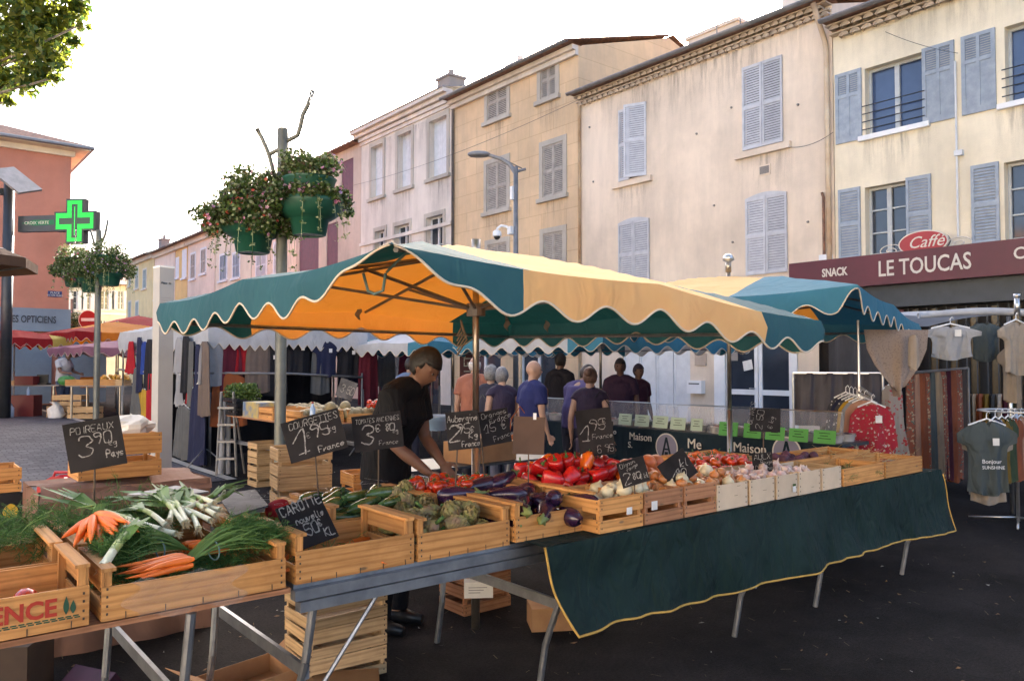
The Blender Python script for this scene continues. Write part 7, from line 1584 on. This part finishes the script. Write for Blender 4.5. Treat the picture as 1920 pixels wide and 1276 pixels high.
# ================================================================ FRUIT STALL, far left
def L22(px,py,D=21.5): return W(px,py,D)
a=L22(-40,720);b_=L22(128,720); TT=lambda c:Matrix.Translation(c)@Matrix.Rotation(-YAW,4,'Z')
def ftable(label,pa,pb,D,z):
    a=W(pa,720,D);b_=W(pb,720,D); L=(b_-a).length; c=(a+b_)/2; g_=gz(0,c.y); t=thing('market_table',label,'table',(c.x,c.y,g_),-YAW); mb=MB(); mb.box((-L/2,-.3,z-g_-.03),(L/2,.5,z-g_)); mb.build('table_top',M['wallg'],t,local=True)
    for sx in(-1,1):
        for y in(-.27,.47): mb=MB(); mb.cyl((sx*(L/2-.15),y,0),(sx*(L/2-.15),y,z-g_-.03),.03); mb.build('leg',M['pole'],t,local=True)
    return z
z1=L22(50,721).z; z2=L22(180,722,20.5).z
ftable('grey fruit stall table at the far left edge',-60,122,21.5,z1); ftable('fruit table in front of the man in the white shirt',135,246,20.5,z2)
def boxat(label,px,D,z,s,m,name='crate',style='slat',h=.15): 
    p=W(px,720,D); c=crate(label,p.x-s[0]/2,p.x+s[0]/2,p.y-s[1]/2,p.y+s[1]/2,z,m,style,h,rz=-YAW,base=False); return c
boxat('long low wooden crate on the fruit table by the far flower pole',160,20.4,z2,(.85,.4),'woodN',h=.16,style='full'); boxat('wooden crate of fruit right of the far flower pole',208,20.4,z2,(.45,.4),'woodN',h=.16,style='full'); boxat('pale crate at the right end of the far fruit table',231,20.4,z2,(.25,.4),'woodP',h=.16,style='full')
boxat('wooden crate on the grey table at the left edge',22,21.4,z1,(.38,.4),'woodP',h=.12,style='full')
g_=.25
for i,(px,pb,s,k,lab) in enumerate(((132,790,(.75,.4),'woodP','slatted crate lowest on the ground under the far fruit table'),(157,790,(.75,.4),'woodP','right-hand slatted crate on the ground under the far fruit table'))): boxat(lab,px-10+14*i,21-.4*i,g_,s,k,h=.3)
boxat('slatted crate lying on top of the lowest one under the far fruit table',133,21.2,g_+.31,(.8,.4),'woodP',h=.28)
for (px,z,w,h,lab) in((49,g_,.66,.58,'dark red plastic crate on the ground under the grey table'),(53,z1,.5,.24,'dark red plastic crate on the grey table')):
    p=W(px,720,21.3); t=thing('plastic_crate',lab,'crate',(p.x,p.y,z),-YAW); mb=MB(); 
    for a_,b2 in(((-w/2,-.2),(w/2,-.19)),((-w/2,.19),(w/2,.2)),((-w/2,-.19),(-w/2+.01,.19)),((w/2-.01,-.19),(w/2,.19))): mb.box((*a_,0),(*b2,h))
    for k in range(4): mb.box((-w/2-.01,-.205,h*(.1+.25*k)),(w/2+.01,-.2,h*(.13+.25*k)))
    mb.build('crate_wall',mat('dark_red_plastic',(.13,.012,.012),None,rough=.5),t,local=True)
p=W(80,720,21.4); t=thing('scale','black weighing scale display on the grey table','scale',(p.x,p.y,z1),-YAW); mb=MB(); mb.box((-.15,-.02,.05),(.15,.02,.28)); mb.box((-.16,-.1,0),(.16,.12,.05)); mb.build('display',M['black'],t,local=True,bevel=.01)
p=W(125,720,20.6); mb=MB(); r_=random.Random(2); mb.ball((0,0,0),(.22,.15,.14),14,8); o=mb.build('green_bag',mat('green_plastic_bag',(.04,.18,.04),(.08,.25,.06),8,.4),None,True); o.location=(p.x,p.y,z2+.12); setp(o,'green plastic bag bulging on the far fruit table','bag')
p=W(104,770,20.6); mb=MB(); mb.lathe([(.16,0),(.2,.1),(.17,.3),(.08,.45),(.12,.52)],n=18,rib=lambda t,z:.12*math.sin(5*t+z*9)+.08*math.sin(11*t-z*23)); mb.v=[(a+.04*math.sin(c*19),b+.03*math.sin(c*31+a*9),c*.8+.02*math.sin(a*40)) for a,b,c in mb.v]; o=mb.build('carrier_bag',M['paper'],None,True); o.location=(p.x,p.y,g_); setp(o,'white carrier bag standing on the cobbles under the far fruit table','bag')
p=W(17,770,20.8); t=thing('water_canister','clear water canister on the cobbles at the left edge','canister',(p.x,p.y,g_)); mb=MB(); mb.lathe([(.11,0),(.12,.02),(.12,.26),(.05,.33),(.04,.38)],n=14); mb.build('canister_body',mat('pale_clear_plastic',(.5,.55,.62),None,rough=.15),t,True,local=True); mb=MB(); mb.tube([(-.06,0,.3),(-.03,0,.37),(.05,0,.37),(.08,0,.3)],.012,6); mb.build('handle',M['blue'],t,local=True)
p=W(53,745,21.2); t=thing('water_bottle','small clear bottle on the dark red ground crate','bottle',(p.x,p.y,g_+.585)); mb=MB(); mb.lathe([(.04,0),(.042,.15),(.015,.2),(.015,.23)],n=12); mb.build('bottle_body',mat('clear_blue_plastic2',(.35,.45,.6),None,rough=.1),t,True,local=True)
p1=W(186,700,20.4); p2=W(240,700,20.4)
for k in range(34):
    q=p1.lerp(p2,r_.random()); lay=r_.random(); put('ora',(q.x+FWD.x*r_.uniform(-.15,.15),q.y+FWD.y*r_.uniform(-.15,.15),z2+.15+.11*lay),(0,0,0),'orange and yellow fruit heaped on the far fruit table','fruit on the far table')
p=W(175,690,22.5); t=thing('display_box','yellow-orange box behind the far flower pole','box',(p.x,p.y,z1-.1)); mb=MB(); mb.box((-.3,-.2,0),(.3,.2,.3)); mb.build('box_body',M['orangec'],t,local=True)
# ================================================================ PEOPLE
def evalmesh(o):
    bpy.context.view_layer.update(); dg=bpy.context.evaluated_depsgraph_get(); me=bpy.data.meshes.new_from_object(o.evaluated_get(dg)); return me
def fuse(mb,name,m,parent,vox=.014,sm=4,factor=.5,push=0):
    o=mb.build(name+'_tmp',m,None,True); md=o.modifiers.new('r','REMESH'); md.mode='VOXEL'; md.voxel_size=vox; md.use_smooth_shade=True
    s=o.modifiers.new('s','SMOOTH'); s.iterations=sm; s.factor=factor
    me=evalmesh(o); bpy.data.objects.remove(o); me.name=name; me.materials.clear(); me.materials.append(m)
    for p in me.polygons: p.use_smooth=True
    o=bpy.data.objects.new(name,me); link(o); o.parent=parent; MT[o.name]=MT[parent.name]; return o
def limb(mb,P,Rr,n=12): mb.tube(P,Rr,n); 
def loft(mb,secs,n=18):
    rg=[]
    for (c,a,b,*rest) in secs:
        tilt=rest[0] if rest else 0; c=Vector(c); rg.append([c+Vector((a*math.cos(2*PI*k/n),b*math.sin(2*PI*k/n)*math.cos(tilt),b*math.sin(2*PI*k/n)*math.sin(tilt))) for k in range(n)])
    mb.rings(rg)
def headgeo(mb,T,hair=0,s=1.0,zmin=None,style=None):
    n,m=24,18; rg=[]
    for i in range(m+1):
        ph=-PI/2+PI*i/m; ring=[]
        for k in range(n):
            th=2*PI*k/n; x=math.cos(ph)*math.cos(th);y=math.cos(ph)*math.sin(th);z=math.sin(ph)
            X=x*.075;Y=y*.095;Z=z*.118
            if z<0: 
                t=-z; X*=1-.38*t**1.5; 
                if y>0: Y*=1-.10*t
                else: Y*=1-.45*t
                Y+=.012*t
            if y>.25: 
                g=math.exp(-((x/.16)**2))*math.exp(-(((z+.18)/.17)**2)); Y+=.024*g*(y**2)
                Y-=.007*math.exp(-(((abs(x)-.38)/.16)**2))*math.exp(-(((z-.05)/.12)**2)); Y+=.005*math.exp(-(((z-.25)/.12)**2))
                Y+=.005*math.exp(-((x/.3)**2))*math.exp(-(((z+.52)/.07)**2))+.006*math.exp(-((x/.3)**2))*math.exp(-(((z+.8)/.1)**2))
            if hair:
                f=1+hair/.09; X*=f;Y*=f;Z*=f; Y-=.004
            ring.append(T@(Vector((X,Y,Z))*s))
        rg.append(ring)
    if hair:
        # keep only the scalp region
        k0=len(mb.v); n_=n
        for r in rg: mb.v+=[tuple(p) for p in r]
        for i in range(m):
            for k in range(n):
                th=2*PI*(k+.5)/n; ph=-PI/2+PI*(i+.5)/m; x=math.cos(ph)*math.cos(th); y=math.cos(ph)*math.sin(th); z=math.sin(ph)
                lim=(.42 if y>.35 else (-.05 if y>-.1 else -.45)) if style!='bald' else 2
                if style=='long': lim=(.42 if y>.35 else -.9)
                if style=='fringe': lim=(.9 if y>-.1 else -.45)
                if z>lim and not(style=='fringe' and z>.35):
                    j=(k+1)%n; mb.f.append((k0+i*n+k,k0+i*n+j,k0+(i+1)*n+j,k0+(i+1)*n+k)); mb.u.append([(0,0)]*4); mb.m.append(0)
    else:
        mb.rings(rg)
        for sx in(-1,1): mb.ball(T@(Vector((sx*.077,-.006,-.008))*s),(.009,.018,.03),8,6,T)
def hand(mb,T,side=1,curl=.5):
    # palm towards local -z, fingers along +y
    mb.ball(T@Vector((0,.04,0)),(.040,.052,.015),12,8,T)
    for k,(x,L) in enumerate(((-.030,.062),(-.010,.074),(.011,.07),(.030,.055))):
        c=curl*(1+.12*k); p=Vector((x,.078,0)); d=0; P=[p]
        for q in(.45,.32,.25): d+=c; p=p+Vector((x*.15*q,math.cos(d),-math.sin(d)))*L*q; P.append(p)
        mb.tube([T@v for v in P],[.0092,.0086,.008,.006],8)
    P=[Vector((-.034*side,.02,-.002)),Vector((-.055*side,.045,-.012)),Vector((-.058*side,.072,-.022)),Vector((-.050*side,.092,-.03))]; mb.tube([T@v for v in P],[.012,.011,.0095,.007],8)
def mats_between(a,b,up=Vector((0,0,1))):
    d=(b-a).normalized(); x=d.cross(up).normalized(); z=x.cross(d); return Matrix((x,d,z)).transposed().to_4x4()
def person(label,loc,yaw,H=1.75,skin=(.35,.20,.14),top=(.02,.02,.02),bot=(.02,.02,.03),hairc=(.015,.01,.008),J=None,hs='short',vox=.016,sleeve='short',bulk=1.0,headpitch=0,headyaw=0,apron=False,skinm=None,headr=0):
    t=thing('person',label,'person',loc,yaw); s=H/1.75
    D=dict(pel=(0,0,.96),sp=(0,0,1.12),ch=(0,.0,1.34),nk=(0,-.005,1.47),hd=(0,.02,1.635),shL=(-.175,0,1.40),shR=(.175,0,1.40),elL=(-.235,-.02,1.13),elR=(.235,-.02,1.13),wrL=(-.245,.06,.89),wrR=(.245,.06,.89),kL=(-.10,.02,.51),kR=(.10,.02,.51),aL=(-.11,-.02,.09),aR=(.11,-.02,.09))
    D.update(J or {}); D={k:Vector(v)*s for k,v in D.items()}
    sk=mat('skin_'+str(len(MT)),skin,tuple(c*.85 for c in skin),14,.55); B=bulk*s
    Mt=MT[t.name]
    mb=MB(); n_=D['nk']; TH=Matrix.Translation(D['hd'])@Matrix.Rotation(headyaw,4,'Z')@Matrix.Rotation(headpitch,4,'X')@Matrix.Rotation(headr,4,'Y')
    lean=math.atan2(D['ch'].y-D['pel'].y,D['ch'].z-D['pel'].z)
    loft(mb,[(D['pel']-Vector((0,0,.10*s)),.12*B,.09*B),(D['pel'],.155*B,.105*B),(D['sp'],.14*B,.10*B,-lean),(D['ch']-Vector((0,0,.06)),.155*B,.11*B,-lean),(D['ch']+Vector((0,.0,.05*s)),.16*B,.095*B,-lean),(D['nk'],.07*B,.06*B,-lean)])
    limb(mb,[D['ch']+Vector((0,0,.06)),D['nk'],D['nk'].lerp(D['hd'],.6)],[.075*s,.058*s,.052*s])
    for k in 'LR':
        sg=-1 if k=='L' else 1
        limb(mb,[D['ch']+Vector((sg*.06,0,.05)),D['sh'+k],D['sh'+k].lerp(D['el'+k],.5),D['el'+k],D['el'+k].lerp(D['wr'+k],.35),D['wr'+k]],[.06*s,.056*B,.048*B,.038*s,.04*s,.025*s])
        Th=Matrix.Translation(D['wr'+k])@mats_between(D['el'+k],D['wr'+k],Vector((sg*-.9,0,.5))); hand(mb,Th,-sg,.35)
        hip=D['pel']+Vector((sg*.085*s,0,-.05*s)); limb(mb,[hip,hip.lerp(D['k'+k],.5),D['k'+k],D['k'+k].lerp(D['a'+k],.35),D['a'+k]],[.09*B,.078*B,.055*s,.055*s,.036*s])
        a=D['a'+k]; limb(mb,[a+Vector((0,-.05,-.04))*s,a+Vector((0,.03,-.045))*s,a+Vector((sg*.01,.15,-.06))*s],[.04*s,.042*s,.028*s])
    headgeo(mb,TH,s=s); b=fuse_local(mb,'body',sk,t,vox)
    mb=MB(); B2=B
    loft(mb,[(D['pel']-Vector((0,0,.06*s)),.18*B2,.135*B2),(D['pel']+Vector((0,0,.04)),.175*B2,.13*B2),(D['sp'],.17*B2,.13*B2,-lean),(D['ch']-Vector((0,0,.04)),.185*B2,.14*B2,-lean),(D['ch']+Vector((0,.0,.06*s)),.165*B2,.115*B2,-lean),(D['nk'].lerp(D['ch'],.3)+Vector((0,-.01,.0)),.11*B2,.085*B2,-lean),(D['nk']+Vector((0,0,.0)),.07*B2,.068*B2,-lean)])
    for k in 'LR':
        sg=-1 if k=='L' else 1; limb(mb,[D['nk']+Vector((0,0,-.01)),D['nk'].lerp(D['sh'+k],.5)+Vector((0,0,.012)),D['sh'+k]],[.075*s,.073*B,.074*B]); e={'short':.62,'none':.12,'long':1.0}[sleeve]; P=[D['ch']+Vector((sg*.06,0,.05)),D['sh'+k],D['sh'+k].lerp(D['el'+k],e)]; Rr=[.075*s,.077*B,.072*B if e<.9 else .055*B]
        if sleeve=='long': P+=[D['el'+k].lerp(D['wr'+k],.92)]; Rr+=[.042*s]
        limb(mb,P,Rr)
    fuse_local(mb,'shirt',cloth('shirt_'+str(len(MT)),top,0,folds=.6),t,vox,3)
    mb=MB(); loft(mb,[(D['pel']-Vector((0,0,.14*s)),.15*B,.11*B),(D['pel']+Vector((0,0,.02)),.168*B,.122*B),(D['pel']+Vector((0,0,.06)),.16*B,.118*B)])
    for k in 'LR':
        sg=-1 if k=='L' else 1; hip=D['pel']+Vector((sg*.085*s,0,-.05*s)); limb(mb,[hip,hip.lerp(D['k'+k],.5),D['k'+k],D['a'+k]+Vector((0,0,.0))],[.105*B,.092*B,.072*s,.062*s])
    fuse_local(mb,'trousers',cloth('trousers_'+str(len(MT)),bot,0,folds=.6),t,vox,3)
    for k in 'LR':
        a=D['a'+k]; sg=-1 if k=='L' else 1; mb=MB(); limb(mb,[a+Vector((0,-.06,-.045))*s,a+Vector((0,.03,-.045))*s,a+Vector((sg*.01,.16,-.058))*s],[.042*s,.046*s,.03*s]); mb.build('shoe',M['black'],t,True,local=True)
    if hs!='bald':
        mb=MB(); headgeo(mb,TH,.006 if hs!='curly' else .018,s,style={'short':None,'curly':None,'long':'long','fringe':'fringe','bun':None}[hs]); 
        if hs=='bun': mb.ball(TH@Vector((0,-.10,.06)),.045,10,8)
        rj=random.Random(len(MT))
        if hs=='curly': mb.v=[tuple(Vector(v)+Vector((rj.uniform(-1,1),rj.uniform(-1,1),rj.uniform(-1,1)))*.008) for v in mb.v]
        mb.build('hair',mat('hair_'+str(len(MT)),hairc,tuple(c*1.8+.005 for c in hairc),50,.6,bump=.3),t,True,local=True,solid=.012)
    mb=MB()
    for sx in(-1,1): mb.ball(TH@(Vector((sx*.029,.083,.006))*s),.0095*s,8,6)
    mb.build('eyes',mat('eye_'+str(len(MT)),(.05,.04,.035),None,rough=.2),t,True,local=True)
    return t,D,TH
def fuse_local(mb,name,m,parent,vox,sm=4): return fuse(mb,name,m,parent,vox,sm)
def yawto(v): return math.atan2(-v.x,v.y)   # local +Y looks along v
def gp(px,D,dz=0): p=W(px,700,D); return (p.x,p.y,gz(0,p.y) if D>13 else 0)
v=(RX*.93-FWD*.36)
t,D,TH=person('vendor in a black T-shirt bending over the vegetables behind the tomatoes',gp(738,4.95),yawto(v),1.80,(.17,.085,.055),(.006,.006,.008),(.01,.01,.014),(.006,.005,.005),
 J=dict(pel=(0,-.05,.97),sp=(0,-.04,1.14),ch=(0,.06,1.36),nk=(0,.135,1.475),hd=(0,.215,1.595),shL=(-.18,.07,1.42),shR=(.18,.09,1.42),elL=(-.22,.10,1.15),elR=(.20,.13,1.13),wrL=(-.16,.26,.99),wrR=(.12,.31,.97),kL=(-.1,.0,.52),kR=(.1,.02,.52)),vox=.008,bulk=1.08,headpitch=rad(-38))
person('man in a salmon shirt seen from behind beside the thin pole',gp(890,10.6),yawto(FWD),1.76,(.42,.24,.17),(.33,.13,.085),(.02,.02,.03),(.35,.33,.32),hs='fringe',bulk=1.12)
person('grey-haired woman in a dark top, left of a second one',gp(920,10.0),yawto(FWD*.9+RX*.3),1.63,(.40,.25,.18),(.03,.03,.05),(.03,.03,.05),(.13,.13,.135),hs='curly',sleeve='none')
person('grey-haired woman in a dark sleeveless top nearer the blue-shirted man',gp(942,9.6),yawto(FWD*.8-RX*.4),1.62,(.42,.25,.18),(.04,.03,.06),(.10,.10,.14),(.11,.11,.12),hs='long',sleeve='none')
person('bald man in a royal blue T-shirt looking right',gp(998,9.0),yawto(RX*.8+FWD*.5),1.70,(.42,.25,.18),(.02,.025,.11),(.05,.05,.08),hs='bald',bulk=1.08,headyaw=-.5)
person('dark-haired man in black standing at the counter, behind the blue T-shirt',gp(1050,12.2),yawto(FWD*.6+RX*.5),1.83,(.16,.08,.05),(.012,.01,.015),(.02,.02,.02),bulk=1.1)
person('man in a lilac shirt leaning over the counter',gp(1076,9.4),yawto(RX*.8+FWD*.6),1.74,(.30,.17,.12),(.085,.065,.17),(.03,.03,.05),(.02,.012,.01),J=dict(ch=(0,.08,1.32),nk=(0,.15,1.42),hd=(0,.22,1.54),shL=(-.18,.08,1.37),shR=(.18,.1,1.37),elL=(-.22,.1,1.1),elR=(.22,.16,1.1),wrL=(-.2,.25,.93),wrR=(.16,.34,.98)),sleeve='long',headpitch=rad(-25))
person('woman in a black top with hair tied up, back to the stall',gp(1106,8.6),yawto(FWD*.8+RX*.3),1.62,(.26,.15,.11),(.02,.012,.03),(.04,.03,.05),(.06,.03,.02),hs='bun',sleeve='none',bulk=.93)
person('dark-clothed stallholder standing behind the olive counter, facing the camera',gp(1163,11.2),yawto(-FWD*.9-RX*.2),1.74,(.12,.06,.045),(.03,.012,.03),(.02,.02,.02),bulk=1.1)
person('stallholder in a dark cap farther back behind the olive counter',gp(1196,12.0),yawto(-FWD+RX*.6),1.66,(.16,.08,.06),(.05,.015,.03),(.02,.02,.02),(.02,.01,.02))
person('man in a pale blue shirt half hidden behind the vendor',gp(768,13.0),yawto(FWD),1.76,(.30,.18,.13),(.15,.20,.32),(.03,.03,.05))
person('man in a white T-shirt and jeans bent over the far fruit stall at the left',gp(118,21.6),yawto(RX*.95-FWD*.2),1.84,(.20,.11,.075),(.55,.56,.60),(.06,.08,.14),(.05,.04,.035),J=dict(ch=(0,.06,1.35),nk=(0,.11,1.46),hd=(0,.17,1.6),elR=(.24,.14,1.15),wrR=(.2,.36,1.12),elL=(-.24,.12,1.15),wrL=(-.2,.34,1.1)),headpitch=rad(-25),bulk=1.12)
def bag(label,px,D,z,m,strap=True):
    p=W(px,700,D); t=thing('shoulder_bag',label,'bag',(p.x,p.y,z),-YAW); mb=MB(); mb.box((-.14,-.05,0),(.14,.05,.24)); mb.build('bag_body',G[m],t,local=True,bevel=.03); mb=MB(); mb.tube([(-.12,0,.22),(-.10,0,.42),(.0,0,.56),(.10,0,.42),(.12,0,.22)],.008,5); mb.build('strap',G[m],t,True,local=True)
bag('black shoulder bag hanging at the hip of the woman with tied-up hair',1124,8.5,.80,'black'); bag('rust-coloured bag carried beside the royal blue T-shirt',975,8.9,.62,'rust'); bag('grey bag on the arm of the curly-haired woman',905,9.8,.72,'grey')
# ================================================================ CAMERA, LIGHT, SKY
sc=bpy.context.scene
cam=bpy.data.cameras.new('camera'); co=bpy.data.objects.new('camera',cam); link(co); cam.sensor_width=36; cam.lens=FL/1920*36; cam.clip_start=.05; cam.clip_end=2000
co.location=(0,0,EYE); co.rotation_euler=(PI/2+PIT,0,-YAW); sc.camera=co
sd=Vector((.731,.682,0)).normalized(); EL=rad(22.8)
SD=Vector((sd.x*math.cos(EL),sd.y*math.cos(EL),math.sin(EL)))
sun=bpy.data.lights.new('sun','SUN'); sun.energy=SUNE; sun.angle=rad(.53); sun.color=(1,.93,.82); so=bpy.data.objects.new('sun',sun); link(so); so.rotation_euler=SD.to_track_quat('Z','Y').to_euler(); so.location=(0,0,30)
w=bpy.data.worlds.new('World'); sc.world=w; w.use_nodes=True; nt=w.node_tree; bg=nt.nodes['Background']; sky=nt.nodes.new('ShaderNodeTexSky'); sky.sky_type='NISHITA'; sky.sun_disc=False; sky.sun_elevation=EL; sky.sun_rotation=math.atan2(sd.x,sd.y); sky.altitude=50; sky.dust_density=DUST; sky.air_density=AIR; sky.ozone_density=OZO
nt.links.new(sky.outputs[0],bg.inputs[0]); bg.inputs[1].default_value=SKYS
sc.view_settings.view_transform='Standard'; sc.view_settings.look='None'; sc.view_settings.exposure=EXPO; sc.view_settings.gamma=1
sc.cycles.max_bounces=8; sc.cycles.diffuse_bounces=4; sc.cycles.glossy_bounces=3; sc.cycles.transmission_bounces=4; sc.cycles.transparent_max_bounces=12; sc.cycles.use_denoising=True; sc.cycles.sample_clamp_indirect=8
for k,o in list(P_.items()):
    if k not in used: wipe(o)
